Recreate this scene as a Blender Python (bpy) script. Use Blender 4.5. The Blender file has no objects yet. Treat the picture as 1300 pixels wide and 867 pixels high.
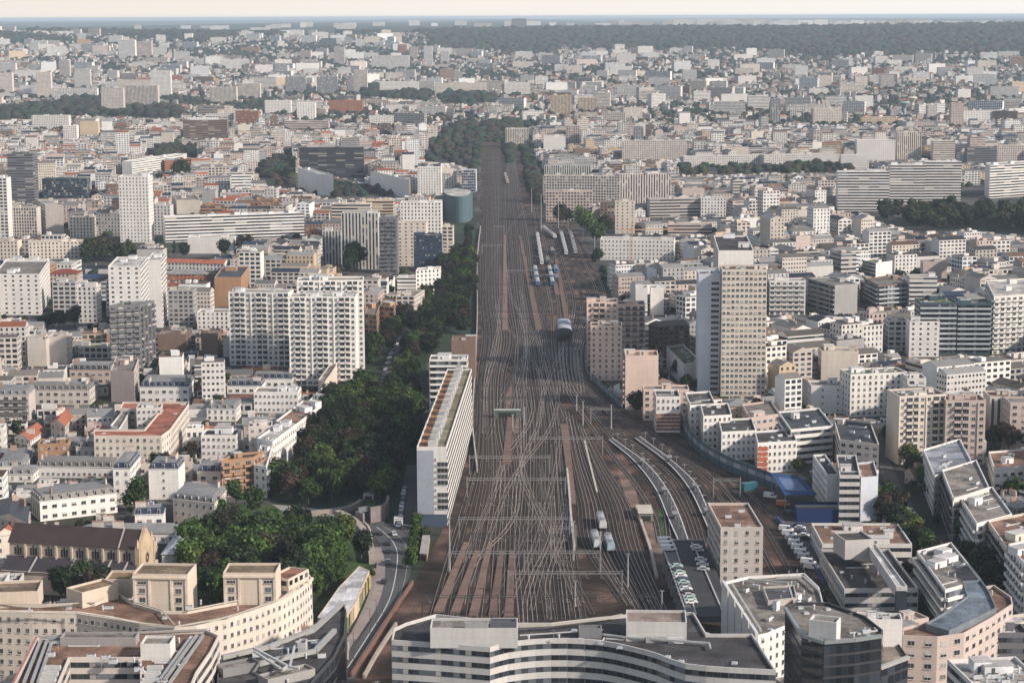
import bpy, math, random
import numpy as np
from mathutils import Vector, Matrix
random.seed(7); np.random.seed(7)
scene = bpy.context.scene
C = bpy.context.collection
rad = math.radians
# ------------------------------------------------------------------ camera
W0, H0, F0, CAMZ = 1300.0, 867.0, 2500.0, 200.0
PITCH = math.atan((433.5-21.0)/F0); ROLL = rad(-0.23)
cam = bpy.data.objects.new('camera', bpy.data.cameras.new('camera')); C.objects.link(cam)
RM = Matrix.Rotation(math.pi/2-PITCH, 3, 'X') @ Matrix.Rotation(ROLL, 3, 'Z')
cam.matrix_world = Matrix.Translation((0, 0, CAMZ)) @ RM.to_4x4()
cam.data.sensor_width = 36; cam.data.lens = 36*F0/W0
cam.data.clip_start = 1; cam.data.clip_end = 200000
scene.camera = cam
# ------------------------------------------------------------------ light
SUN_EL, SUN_AZ = 30.0, 118.0      # azimuth clockwise from +Y (view direction) towards +X
w = bpy.data.worlds.new('World'); scene.world = w; w.use_nodes = True
nt = w.node_tree; nt.nodes.clear()
sky = nt.nodes.new('ShaderNodeTexSky'); sky.sky_type = 'NISHITA'; sky.sun_disc = False
sky.sun_elevation = rad(SUN_EL); sky.sun_rotation = rad(SUN_AZ)
sky.dust_density = 1.0; sky.air_density = 1.0; sky.ozone_density = 1.0
bg = nt.nodes.new('ShaderNodeBackground'); bg.inputs['Strength'].default_value = 0.10
out = nt.nodes.new('ShaderNodeOutputWorld')
# thin bright evening veil low in the sky, whiter towards the sun side
_tc = nt.nodes.new('ShaderNodeTexCoord'); _sx = nt.nodes.new('ShaderNodeSeparateXYZ'); nt.links.new(_tc.outputs['Generated'], _sx.inputs[0])
_mr = nt.nodes.new('ShaderNodeMapRange'); nt.links.new(_sx.outputs[2], _mr.inputs[0]); _mr.inputs[1].default_value = 0.0; _mr.inputs[2].default_value = 0.16; _mr.inputs[3].default_value = 1.0; _mr.inputs[4].default_value = 0.22
_mx = nt.nodes.new('ShaderNodeMapRange'); nt.links.new(_sx.outputs[0], _mx.inputs[0]); _mx.inputs[1].default_value = -.3; _mx.inputs[2].default_value = .3; _mx.inputs[3].default_value = 0; _mx.inputs[4].default_value = 1
_c = nt.nodes.new('ShaderNodeMix'); _c.data_type = 'RGBA'; nt.links.new(_mx.outputs[0], _c.inputs[0]); _c.inputs[6].default_value = (6.6, 6.1, 5.5, 1); _c.inputs[7].default_value = (7.2, 7.0, 6.7, 1)
_m = nt.nodes.new('ShaderNodeMix'); _m.data_type = 'RGBA'; nt.links.new(_mr.outputs[0], _m.inputs[0]); nt.links.new(sky.outputs[0], _m.inputs[6]); nt.links.new(_c.outputs[2], _m.inputs[7])
nt.links.new(_m.outputs[2], bg.inputs[0]); nt.links.new(bg.outputs[0], out.inputs[0])
sd = bpy.data.lights.new('sun', 'SUN'); sd.energy = 3.9; sd.angle = rad(3); sd.color = (1.0, 0.885, 0.775)
so = bpy.data.objects.new('sun', sd); C.objects.link(so); so.location = (300, 0, 400)
dv = Vector((math.sin(rad(SUN_AZ))*math.cos(rad(SUN_EL)), math.cos(rad(SUN_AZ))*math.cos(rad(SUN_EL)), math.sin(rad(SUN_EL))))
so.rotation_euler = dv.to_track_quat('Z', 'Y').to_euler()
scene.view_settings.view_transform = 'Standard'; scene.view_settings.look = 'None'
scene.view_settings.gamma = 1.0; scene.view_settings.exposure = 0.48
scene.cycles.max_bounces = 4; scene.cycles.diffuse_bounces = 2; scene.cycles.glossy_bounces = 2
scene.cycles.volume_bounces = 0; scene.cycles.transparent_max_bounces = 4
HAZE = 4.8e-5
# ------------------------------------------------------------------ picture <-> world
RT = RM.transposed()
def ray(u, v): return RM @ Vector(((u-650)/F0, -(v-433.5)/F0, -1.0))
def P(u, v, z=0.0):
    d = ray(u, v); t = (z-CAMZ)/d.z
    return Vector((d.x*t, d.y*t, z))
def atY(u, v, Y):
    d = ray(u, v); t = Y/d.y
    return Vector((d.x*t, Y, CAMZ+d.z*t))
def proj(x, y, z):
    q = RT @ Vector((x, y, z-CAMZ))
    return 650+F0*q.x/-q.z, 433.5-F0*q.y/-q.z
RTn = np.array([list(r) for r in RT])
def projn(x, y, z):
    q = RTn @ np.stack([x, y, np.asarray(z)-CAMZ])
    return 650+F0*q[0]/-q[2], 433.5-F0*q[1]/-q[2]
_ty = [0, 3400, 4500, 5600, 7000, 8600, 10500, 60000]; _tz = [0, 0, 8, 22, 58, 118, 136, 138]
def T(x, y):
    b = np.interp(y, _ty, _tz)
    k = np.clip((np.asarray(y)-3600)/3500.0, 0, 1)
    return b + k*(9*np.sin(np.asarray(x)/900.0+np.asarray(y)/1700.0)+5*np.sin(np.asarray(x)/410.0+1.3)*np.cos(np.asarray(y)/800.0))
def PT(u, v):
    d = ray(u, v); t = 500.0
    for i in range(4000):
        x, y, z = d.x*t, d.y*t, CAMZ+d.z*t
        if z <= T(x, y): break
        t *= 1.002
    return x, y, float(T(x, y))
# ------------------------------------------------------------------ materials
def mat(name):
    m = bpy.data.materials.new(name); m.use_nodes = True
    n = m.node_tree; b = n.nodes['Principled BSDF']; b.inputs['Roughness'].default_value = .85
    b.inputs['Specular IOR Level'].default_value = .25
    return m, n, b
def N(n, t, **kw):
    x = n.nodes.new(t)
    for k, v in kw.items(): setattr(x, k, v)
    return x
def math_(n, op, a, b=None, c=None, clamp=False):
    x = N(n, 'ShaderNodeMath', operation=op); x.use_clamp = clamp
    for i, s in enumerate((a, b, c)):
        if s is None: continue
        if isinstance(s, (int, float)): x.inputs[i].default_value = s
        else: n.links.new(s, x.inputs[i])
    return x.outputs[0]
def noise(n, scale, detail=3, vec=None, coord='Object', stretch=None):
    t = N(n, 'ShaderNodeTexNoise'); t.inputs['Scale'].default_value = scale; t.inputs['Detail'].default_value = detail
    if vec is None:
        vec = N(n, 'ShaderNodeTexCoord').outputs[coord] if coord != 'World' else N(n, 'ShaderNodeNewGeometry').outputs['Position']
    if stretch:
        mp = N(n, 'ShaderNodeMapping'); mp.inputs['Scale'].default_value = stretch; n.links.new(vec, mp.inputs[0]); vec = mp.outputs[0]
    n.links.new(vec, t.inputs['Vector']); return t.outputs['Fac']
def maprange(n, s, a, b, c, d):
    x = N(n, 'ShaderNodeMapRange'); n.links.new(s, x.inputs[0])
    for i, v in enumerate((a, b, c, d)): x.inputs[i+1].default_value = v
    return x.outputs[0]
def mul(n, colsock, fac):
    x = N(n, 'ShaderNodeVectorMath', operation='SCALE'); n.links.new(colsock, x.inputs[0])
    if isinstance(fac, (int, float)): x.inputs['Scale'].default_value = fac
    else: n.links.new(fac, x.inputs['Scale'])
    return x.outputs[0]
def mixc(n, fac, a, b):
    x = N(n, 'ShaderNodeMix', data_type='RGBA')
    for s, k in ((fac, 0), (a, 6), (b, 7)):
        if isinstance(s, (int, float)): x.inputs[k].default_value = s
        elif isinstance(s, tuple): x.inputs[k].default_value = (*s, 1)
        else: n.links.new(s, x.inputs[k])
    return x.outputs[2]
M = {}
def attr(n, name='Col'): return N(n, 'ShaderNodeAttribute', attribute_name=name)
def plain(name, s1=.25, amp=.16, rough=.88, metal=0., s2=2.0, amp2=.1, objrand=0., spec=.25):
    m, n, b = mat(name); c = attr(n).outputs['Color']
    f = maprange(n, noise(n, s1, 4, coord='World'), .3, .7, 1-amp, 1+amp)
    g = maprange(n, noise(n, s2, 2, coord='World'), .3, .7, 1-amp2, 1+amp2)
    c = mul(n, c, math_(n, 'MULTIPLY', f, g))
    if objrand:
        c = mul(n, c, maprange(n, N(n, 'ShaderNodeObjectInfo').outputs['Random'], 0, 1, 1-objrand, 1+objrand))
    n.links.new(c, b.inputs['Base Color']); b.inputs['Roughness'].default_value = rough; b.inputs['Metallic'].default_value = metal
    b.inputs['Specular IOR Level'].default_value = spec
    M[name] = m; return m, n, b
plain('plain'); plain('render_wall', .12, .07, .9, 0, 1.2, .05); plain('gravel', .14, .42, .95, 0, 1.6, .3)
plain('metal', .4, .1, .4, .4); plain('paint', .5, .06, .3, 0, 3, .02, 0, .5)
plain('foliage', .35, .35, .8, 0, 1.6, .35, .35, .12); plain('bark'); plain('far_foliage', .05, .35, .9, 0, .22, .3, 0, .1)
def patchy():
    m = M['gravel']; n = m.node_tree; b = n.nodes['Principled BSDF']; c = b.inputs['Base Color'].links[0].from_socket
    v = N(n, 'ShaderNodeTexVoronoi'); v.inputs['Scale'].default_value = .13; v.distance = 'CHEBYCHEV'; n.links.new(N(n, 'ShaderNodeNewGeometry').outputs['Position'], v.inputs['Vector'])
    sp = N(n, 'ShaderNodeSeparateColor'); n.links.new(v.outputs['Color'], sp.inputs[0])
    n.links.new(mul(n, c, maprange(n, sp.outputs[0], 0, 1, .72, 1.3)), b.inputs['Base Color'])
patchy()
plain('paving', .08, .12, .9, 0, 1.5, .1); plain('asphalt', .06, .22, .85, 0, 1.1, .12); plain('rail', .5, .35, .45, .3, 3, .3)
plain('wood', .5, .2)
# zinc / tile: seams along the slope
def seamed(name, sc, rough, metal):
    m, n, b = plain(name, .2, .15, rough, metal)
    c = b.inputs['Base Color'].links[0].from_socket
    uv = N(n, 'ShaderNodeUVMap'); sx = N(n, 'ShaderNodeSeparateXYZ'); n.links.new(uv.outputs[0], sx.inputs[0])
    fr = math_(n, 'FRACT', math_(n, 'MULTIPLY', sx.outputs[0], sc))
    k = maprange(n, math_(n, 'LESS_THAN', fr, .16), 0, 1, 1.0, .78)
    n.links.new(mul(n, c, k), b.inputs['Base Color'])
seamed('zinc', 1.2, .5, .15); seamed('tile', 2.5, .85, 0)
# facade: windows as a pattern where they are too small to be objects; UV is in bays x storeys
def facade():
    m, n, b = mat('facade'); c = attr(n).outputs['Color']; wa = N(n, 'ShaderNodeSeparateXYZ'); n.links.new(attr(n, 'Win').outputs['Vector'], wa.inputs[0])
    uv = N(n, 'ShaderNodeUVMap'); sx = N(n, 'ShaderNodeSeparateXYZ'); n.links.new(uv.outputs[0], sx.inputs[0])
    U, V = sx.outputs[0], sx.outputs[1]
    fu = math_(n, 'ABSOLUTE', math_(n, 'SUBTRACT', math_(n, 'FRACT', U), .5)); fv = math_(n, 'ABSOLUTE', math_(n, 'SUBTRACT', math_(n, 'FRACT', V), .5))
    mk = math_(n, 'MULTIPLY', math_(n, 'LESS_THAN', fu, wa.outputs[0]), math_(n, 'LESS_THAN', fv, wa.outputs[1]))
    cb = N(n, 'ShaderNodeCombineXYZ'); n.links.new(math_(n, 'FLOOR', U), cb.inputs[0]); n.links.new(math_(n, 'FLOOR', V), cb.inputs[1]); n.links.new(wa.outputs[2], cb.inputs[2])
    wn = N(n, 'ShaderNodeTexWhiteNoise'); n.links.new(cb.outputs[0], wn.inputs['Vector'])
    rp = N(n, 'ShaderNodeValToRGB'); n.links.new(wn.outputs['Value'], rp.inputs[0]); rp.color_ramp.interpolation = 'CONSTANT'
    e = rp.color_ramp.elements; e[0].position = 0; e[0].color = (.018, .022, .03, 1); e[1].position = .5; e[1].color = (.045, .055, .07, 1)
    for p, q in ((.78, (.12, .14, .16, 1)), (.9, (.33, .31, .28, 1))): x = e.new(p); x.color = q
    f = maprange(n, noise(n, .1, 3, coord='World'), .3, .7, .92, 1.06)
    g = maprange(n, noise(n, 1.0, 3, coord='World', stretch=(1, 1, .12)), .3, .7, .93, 1.05)
    line = maprange(n, math_(n, 'GREATER_THAN', fv, .45), 0, 1, 1.0, .93)
    line = math_(n, 'MULTIPLY', line, maprange(n, math_(n, 'GREATER_THAN', fu, .475), 0, 1, 1.0, .93))
    wall = mul(n, c, math_(n, 'MULTIPLY', math_(n, 'MULTIPLY', f, g), line))
    n.links.new(mixc(n, mk, wall, rp.outputs[0]), b.inputs['Base Color'])
    n.links.new(maprange(n, mk, 0, 1, .9, .22), b.inputs['Roughness'])
    M['facade'] = m
facade()
def glass():
    m, n, b = mat('glass'); c = attr(n).outputs['Color']
    c = mul(n, c, maprange(n, N(n, 'ShaderNodeObjectInfo').outputs['Random'], 0, 1, .55, 1.5))
    n.links.new(c, b.inputs['Base Color']); b.inputs['Roughness'].default_value = .12; b.inputs['Specular IOR Level'].default_value = .5
    M['glass'] = m
glass()
def ground_mat(name, stops, scale, detail=8, s2=.35, amp=.25):
    m, n, b = mat(name); f = noise(n, scale, detail, coord='World')
    rp = N(n, 'ShaderNodeValToRGB'); n.links.new(f, rp.inputs[0]); e = rp.color_ramp.elements
    e[0].position, e[0].color = stops[0][0], (*stops[0][1], 1); e[1].position, e[1].color = stops[-1][0], (*stops[-1][1], 1)
    for p, q in stops[1:-1]: x = e.new(p); x.color = (*q, 1)
    n.links.new(mul(n, rp.outputs[0], maprange(n, noise(n, s2, 4, coord='World'), .3, .7, 1-amp, 1+amp)), b.inputs['Base Color'])
    b.inputs['Roughness'].default_value = .95; M[name] = m
ground_mat('city_ground', [(.38, (.022, .034, .018)), (.5, (.045, .045, .044)), (.6, (.09, .085, .08))], .012)
ground_mat('ballast', [(.36, (.015, .010, .008)), (.46, (.034, .022, .017)), (.54, (.060, .037, .028)), (.66, (.15, .09, .068))], .05, 7, 1.2, .45)
ground_mat('grass', [(.4, (.03, .055, .015)), (.6, (.05, .085, .025))], .1)
ground_mat('soil', [(.4, (.10, .075, .055)), (.6, (.20, .14, .11))], .1)
ground_mat('forest_floor', [(.4, (.02, .035, .02)), (.6, (.03, .05, .03))], .01)
# ------------------------------------------------------------------ mesh builder
class MB:
    def __init__(s): s.v = []; s.f = []; s.uv = []; s.col = []; s.win = []; s.mi = []
    def face(s, pts, col, win=(0, 0, 0), uv=None, mi=0):
        i = len(s.v); s.v += [tuple(p) for p in pts]; s.f.append(tuple(range(i, i+len(pts))))
        s.uv += uv if uv else [(0.3, 0.02)]*len(pts); s.col.append(col); s.win.append(win); s.mi.append(mi); return s
    def box(s, cx, cy, z0, sx, sy, sz, ang=0, col=(.5, .5, .5), mi=0, bottom=False, topcol=None):
        ca, sa = math.cos(ang), math.sin(ang)
        q = [(cx+ca*a*sx/2-sa*b*sy/2, cy+sa*a*sx/2+ca*b*sy/2) for a, b in ((-1, -1), (1, -1), (1, 1), (-1, 1))]
        lo = [(x, y, z0) for x, y in q]; hi = [(x, y, z0+sz) for x, y in q]
        for k in range(4):
            L = sx if k % 2 == 0 else sy; j = (k+1) % 4
            s.face([lo[k], lo[j], hi[j], hi[k]], col, uv=[(0, 0), (L, 0), (L, sz), (0, sz)], mi=mi)
        s.face(hi, topcol or col, uv=[(0, 0), (sx, 0), (sx, sy), (0, sy)], mi=mi)
        if bottom: s.face(lo[::-1], col, mi=mi)
        return s
    def bar(s, a, b, r, col, mi=0):      # square bar between two points
        a, b = Vector(a), Vector(b); d = (b-a)
        if d.length < 1e-6: return s
        d.normalize(); up = Vector((0, 0, 1)) if abs(d.z) < .9 else Vector((1, 0, 0))
        x = d.cross(up).normalized()*r; y = d.cross(x).normalized()*r
        A = [a+x+y, a-x+y, a-x-y, a+x-y]; B = [b+x+y, b-x+y, b-x-y, b+x-y]
        for k in range(4): j = (k+1) % 4; s.face([A[k], B[k], B[j], A[j]], col, mi=mi)
        s.face(A, col, mi=mi); s.face(B[::-1], col, mi=mi); return s
    def tube(s, cx, cy, z0, r0, r1, h, col, n=10, mi=0, cap=True):
        a = [(cx+r0*math.cos(2*math.pi*k/n), cy+r0*math.sin(2*math.pi*k/n), z0) for k in range(n)]
        b = [(cx+r1*math.cos(2*math.pi*k/n), cy+r1*math.sin(2*math.pi*k/n), z0+h) for k in range(n)]
        for k in range(n): j = (k+1) % n; s.face([a[k], a[j], b[j], b[k]], col, mi=mi)
        if cap: s.face(b, col, mi=mi)
        return s
    def mesh(s, name, mats):
        me = bpy.data.meshes.new(name); me.from_pydata(s.v, [], s.f)
        for m in (mats if isinstance(mats, (list, tuple)) else [mats]): me.materials.append(M[m])
        n = len(s.f)
        uvl = me.uv_layers.new(name='UVMap'); uvl.data.foreach_set('uv', np.array(s.uv, dtype=np.float32).ravel())
        a = me.attributes.new('Col', 'FLOAT_COLOR', 'FACE'); a.data.foreach_set('color', np.array([(*c[:3], 1) for c in s.col], dtype=np.float32).ravel())
        a = me.attributes.new('Win', 'FLOAT_VECTOR', 'FACE'); a.data.foreach_set('vector', np.array(s.win, dtype=np.float32).ravel())
        if any(s.mi): me.polygons.foreach_set('material_index', s.mi)
        return me
    def build(s, name, mats, parent=None, loc=(0, 0, 0)):
        if not s.f: return None
        return link(name, s.mesh(name, mats), parent, loc)
def link(name, me, parent=None, loc=(0, 0, 0), rz=0):
    o = bpy.data.objects.new(name, me); C.objects.link(o); o.parent = parent; o.location = loc
    if rz: o.rotation_euler = (0, 0, rz)
    return o
def tag(o, label=None, cat=None, group=None, kind=None):
    if label and len(label.split()) > 16: print('LONG', len(label.split()), label)
    if label: o['label'] = label
    if cat: o['category'] = cat
    if group: o['group'] = group
    if kind: o['kind'] = kind
    return o
def root(name, loc, label, cat, group=None, rz=0):
    o = link(name, None, None, loc, rz); o.empty_display_size = 2; return tag(o, label, cat, group)
def copy_tree(o, parent=None):
    c = o.copy(); C.objects.link(c); c.parent = parent
    for ch in KIDS.get(o.name, []): copy_tree(ch, c)
    return c
KIDS = {}
def remember(o, *kids): KIDS[o.name] = [k for k in kids if k]
def struct(name, mb, mats, loc=(0, 0, 0)): return tag(mb.build(name, mats, None, loc), kind='structure')
def vary(c, a=.05):
    k = 1+random.uniform(-a, a); return tuple(min(.85, max(.01, x*k)) for x in c)
# ------------------------------------------------------------------ what stands where
PROT = np.full((867, 1300), 1e9, dtype=np.float32)         # distance of the nearest thing that must stay visible at this pixel
GX0, GY0, GS = -1100, 400, 2.0
OCC = np.zeros((1600, 1200), dtype=bool)                   # world occupancy (2 m cells), Y 400..3600, X -1100..1300
def inpoly(px, py, poly):
    r = np.zeros(px.shape, bool); n = len(poly)
    for i in range(n):
        x1, y1 = poly[i][0], poly[i][1]; x2, y2 = poly[(i+1) % n][0], poly[(i+1) % n][1]
        if y1 == y2: continue
        c = ((y1 > py) != (y2 > py)) & (px < (x2-x1)*(py-y1)/(y2-y1)+x1); r ^= c
    return r
def fill_screen(poly, dist, vmax=867):
    us = [p[0] for p in poly]; vs = [p[1] for p in poly]
    u0, u1 = max(0, int(min(us))), min(1300, int(max(us))+2); v0, v1 = max(0, int(min(vs))), min(867, int(min(max(vs), vmax))+1)
    if u1 <= u0 or v1 <= v0: return
    X, Y = np.meshgrid(np.arange(u0, u1)+.5, np.arange(v0, v1)+.5)
    m = inpoly(X, Y, poly); s = PROT[v0:v1, u0:u1]; s[m] = np.minimum(s[m], dist)
def occ_poly(poly, mark=True, grow=0):
    xs = [p[0] for p in poly]; ys = [p[1] for p in poly]
    i0, i1 = int((min(xs)-GX0-grow)/GS), int((max(xs)-GX0+grow)/GS)+1; j0, j1 = int((min(ys)-GY0-grow)/GS), int((max(ys)-GY0+grow)/GS)+1
    i0, i1, j0, j1 = max(0, i0), min(1200, i1), max(0, j0), min(1600, j1)
    if i1 <= i0 or j1 <= j0: return False
    X, Y = np.meshgrid(GX0+(np.arange(i0, i1)+.5)*GS, GY0+(np.arange(j0, j1)+.5)*GS)
    if grow:
        cx, cy = sum(xs)/len(xs), sum(ys)/len(ys)
        poly = [(x+(x-cx)/max(1, math.hypot(x-cx, y-cy))*grow, y+(y-cy)/max(1, math.hypot(x-cx, y-cy))*grow) for x, y in [(p[0], p[1]) for p in poly]]
    m = inpoly(X, Y, poly)
    if mark: OCC[j0:j1, i0:i1] |= m; return True
    return bool((OCC[j0:j1, i0:i1] & m).any())
def hull(pts):
    pts = sorted(set((round(p[0], 2), round(p[1], 2)) for p in pts))
    def half(ps):
        h = []
        for p in ps:
            while len(h) > 1 and (h[-1][0]-h[-2][0])*(p[1]-h[-2][1])-(h[-1][1]-h[-2][1])*(p[0]-h[-2][0]) <= 0: h.pop()
            h.append(p)
        return h[:-1]
    return half(pts)+half(pts[::-1])
def hides(poly, h, z0=0.0):
    """would a solid on this footprint cover something nearer-protected in the picture?"""
    cy = sum(p[1] for p in poly)/len(poly)
    n = len(poly)
    for i in range(n):
        a, b = poly[i], poly[(i+1) % n]
        for t in (0, .35, .7):
            x, y = a[0]+(b[0]-a[0])*t, a[1]+(b[1]-a[1])*t
            for z in (h, h*.6, h*.25):
                u, v = proj(x, y, z0+z)
                if 0 <= u < 1300 and 0 <= v < 867 and PROT[int(v), int(u)] > cy+1 and PROT[int(v), int(u)] < 1e8: return True
    return False
def zone(px, ground=True):
    """an area on the ground, outlined in the picture, that buildings may neither stand on nor hide"""
    w_ = [P(u, v) for u, v in px]; 
    us = [p[0] for p in px]; vs = [p[1] for p in px]
    u0, u1 = max(0, int(min(us))), min(1300, int(max(us))+2); v0, v1 = max(0, int(min(vs))), min(867, int(max(vs))+1)
    X, Y = np.meshgrid(np.arange(u0, u1)+.5, np.arange(v0, v1)+.5); m = inpoly(X, Y, px)
    D = CAMZ*F0/np.maximum(Y-21, 1); s = PROT[v0:v1, u0:u1]; s[m] = np.minimum(s[m], D[m]); occ_poly([(p.x, p.y) for p in w_])
    return w_
# ------------------------------------------------------------------ buildings
COLS = dict(W=(.74, .71, .67), C=(.61, .545, .47), G=(.34, .33, .325), L=(.52, .50, .475), P=(.51, .42, .375), K=(.05, .05, .055), N=(.03, .05, .085),
            O=(.37, .22, .13), R=(.34, .14, .08), T=(.06, .10, .12), B=(.20, .14, .11), Y=(.56, .44, .31), D=(.16, .16, .17), S=(.52, .55, .60), X=(.54, .485, .44), M=(.66, .635, .60), Q=(.66, .51, .43), Z=(.075, .125, .14))
CW = dict(W='white', C='cream', G='grey', L='light grey', P='pinkish', K='black', N='navy', O='orange', R='brick red', T='teal', B='brown', Y='tan', D='dark grey', S='blue-grey', X='beige', M='off-white', Q='pink', Z='teal')
ROOFC = dict(flat=(.17, .155, .14), brown=(.18, .11, .08), dark=(.055, .053, .055), zinc=(.24, .24, .24), slate=(.05, .055, .065), navy=(.03, .045, .08), tile=(.34, .12, .07), green=(.10, .12, .06), black=(.045, .04, .042), light=(.32, .305, .285), teal=(.18, .22, .21))
STY = dict(p=(.21, .27, 3.0), P=(.31, .25, 3.6), b=(.5, .21, 3.0), g=(.46, .40, 2.2), s=(.24, .5, 2.8), c=(.36, .30, 3.8), B=(.5, .27, 3.6), n=(0, 0, 3), q=(.16, .2, 5), d=(.33, .36, 2.4), w=(.28, .2, 2.2), t=(.33, .24, 2.3), v=(.33, .30, 3.0), k=(.25, .25, 2.3))
def ccw(poly):
    a = sum(poly[i][0]*poly[(i+1) % len(poly)][1]-poly[(i+1) % len(poly)][0]*poly[i][1] for i in range(len(poly)))
    return poly if a > 0 else poly[::-1]
def inset(poly, d):
    n = len(poly); r = []
    for i in range(n):
        a, b, c = Vector(poly[i-1][:2]), Vector(poly[i][:2]), Vector(poly[(i+1) % n][:2])
        e1 = (b-a).normalized(); e2 = (c-b).normalized(); n1 = Vector((-e1.y, e1.x)); n2 = Vector((-e2.y, e2.x))
        m = n1+n2; k = m.dot(n1)
        m = m/k if k > .25 else n1
        r.append((b.x+m.x*d, b.y+m.y*d))
    return r
WINM = {}
TONES = [(.02, .025, .032), (.035, .042, .052), (.09, .10, .115), (.30, .285, .26), (.03, .035, .042)]
FRAME = (.42, .41, .40)
def window_mesh(w_, h_, tone, kind='w', dark=False):
    k = (round(w_, 1), round(h_, 1), tone, kind, dark)
    if k in WINM: return WINM[k]
    m = MB(); w_, h_ = k[0], k[1]; t = TONES[tone]
    if kind == 'w':
        m.box(0, -.03, 0, w_, .08, h_, 0, FRAME, 0, True)
        npn = 2 if w_ < 2.4 else max(3, int(w_/1.3)); pw = (w_-.10)/npn
        for i in range(npn):
            x = -w_/2+.05+pw*(i+.5)
            m.face([(x-pw/2+.05, -.085, .07), (x+pw/2-.05, -.085, .07), (x+pw/2-.05, -.085, h_-.07), (x-pw/2+.05, -.085, h_-.07)], t, mi=1)
        if tone == 4: m.face([(-w_/2+.1, -.1, h_*.5), (w_/2-.1, -.1, h_*.5), (w_/2-.1, -.1, h_-.08), (-w_/2+.1, -.1, h_-.08)], (.45, .42, .38))
        m.box(0, -.12, -.12, w_+.2, .26, .1, 0, (.5, .48, .45), 0, True)
    elif kind == 'r':       # ribbon with mullions, one per storey
        m.box(0, -.03, 0, w_, .08, h_, 0, (.12, .12, .125) if not dark else (.03, .03, .033), 0, True)
        npn = max(2, int(w_/1.5)); pw = w_/npn; rr = random.Random(int(w_*10))
        for i in range(npn):
            x = -w_/2+pw*(i+.5); tt = rr.choice([(.012, .014, .018), (.02, .024, .03), (.03, .036, .045)]) if dark else rr.choice(TONES[:3]+TONES[:2]+[(.14, .16, .18)] + ([TONES[3]] if rr.random() < .5 else []))
            m.face([(x-pw/2+.05, -.085, .05), (x+pw/2-.05, -.085, .05), (x+pw/2-.05, -.085, h_-.05), (x-pw/2+.05, -.085, h_-.05)], tt, mi=1)
    me = m.mesh('window', ['plain', 'glass']); WINM[k] = me; return me
def balcony_mesh(w_, col, kind):
    k = ('bal', round(w_, 1), col, kind)
    if k in WINM: return WINM[k]
    m = MB(); w_ = k[1]; d = 1.2
    if kind == 'pier':
        m.box(0, -.22, 0, .5, .45, w_, 0, col, 0, True); me = m.mesh('pier', 'plain'); WINM[k] = me; return me
    m.box(0, -d/2, -.2, w_, d, .2, 0, col, 0, True)
    c2 = col if kind == 's' else (.10, .10, .11)
    m.box(0, -d+.05, 0, w_, .1, .95, 0, c2, 0); m.box(-w_/2+.05, -d/2, 0, .1, d-.1, .95, 0, c2, 0); m.box(w_/2-.05, -d/2, 0, .1, d-.1, .95, 0, c2, 0)
    me = m.mesh('balcony', 'plain'); WINM[k] = me; return me
def floors_of(H): return max(1, round(H/3.0))
CAMP = Vector((0, 0, CAMZ))
STATS = dict(b=0, w=0)
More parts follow.
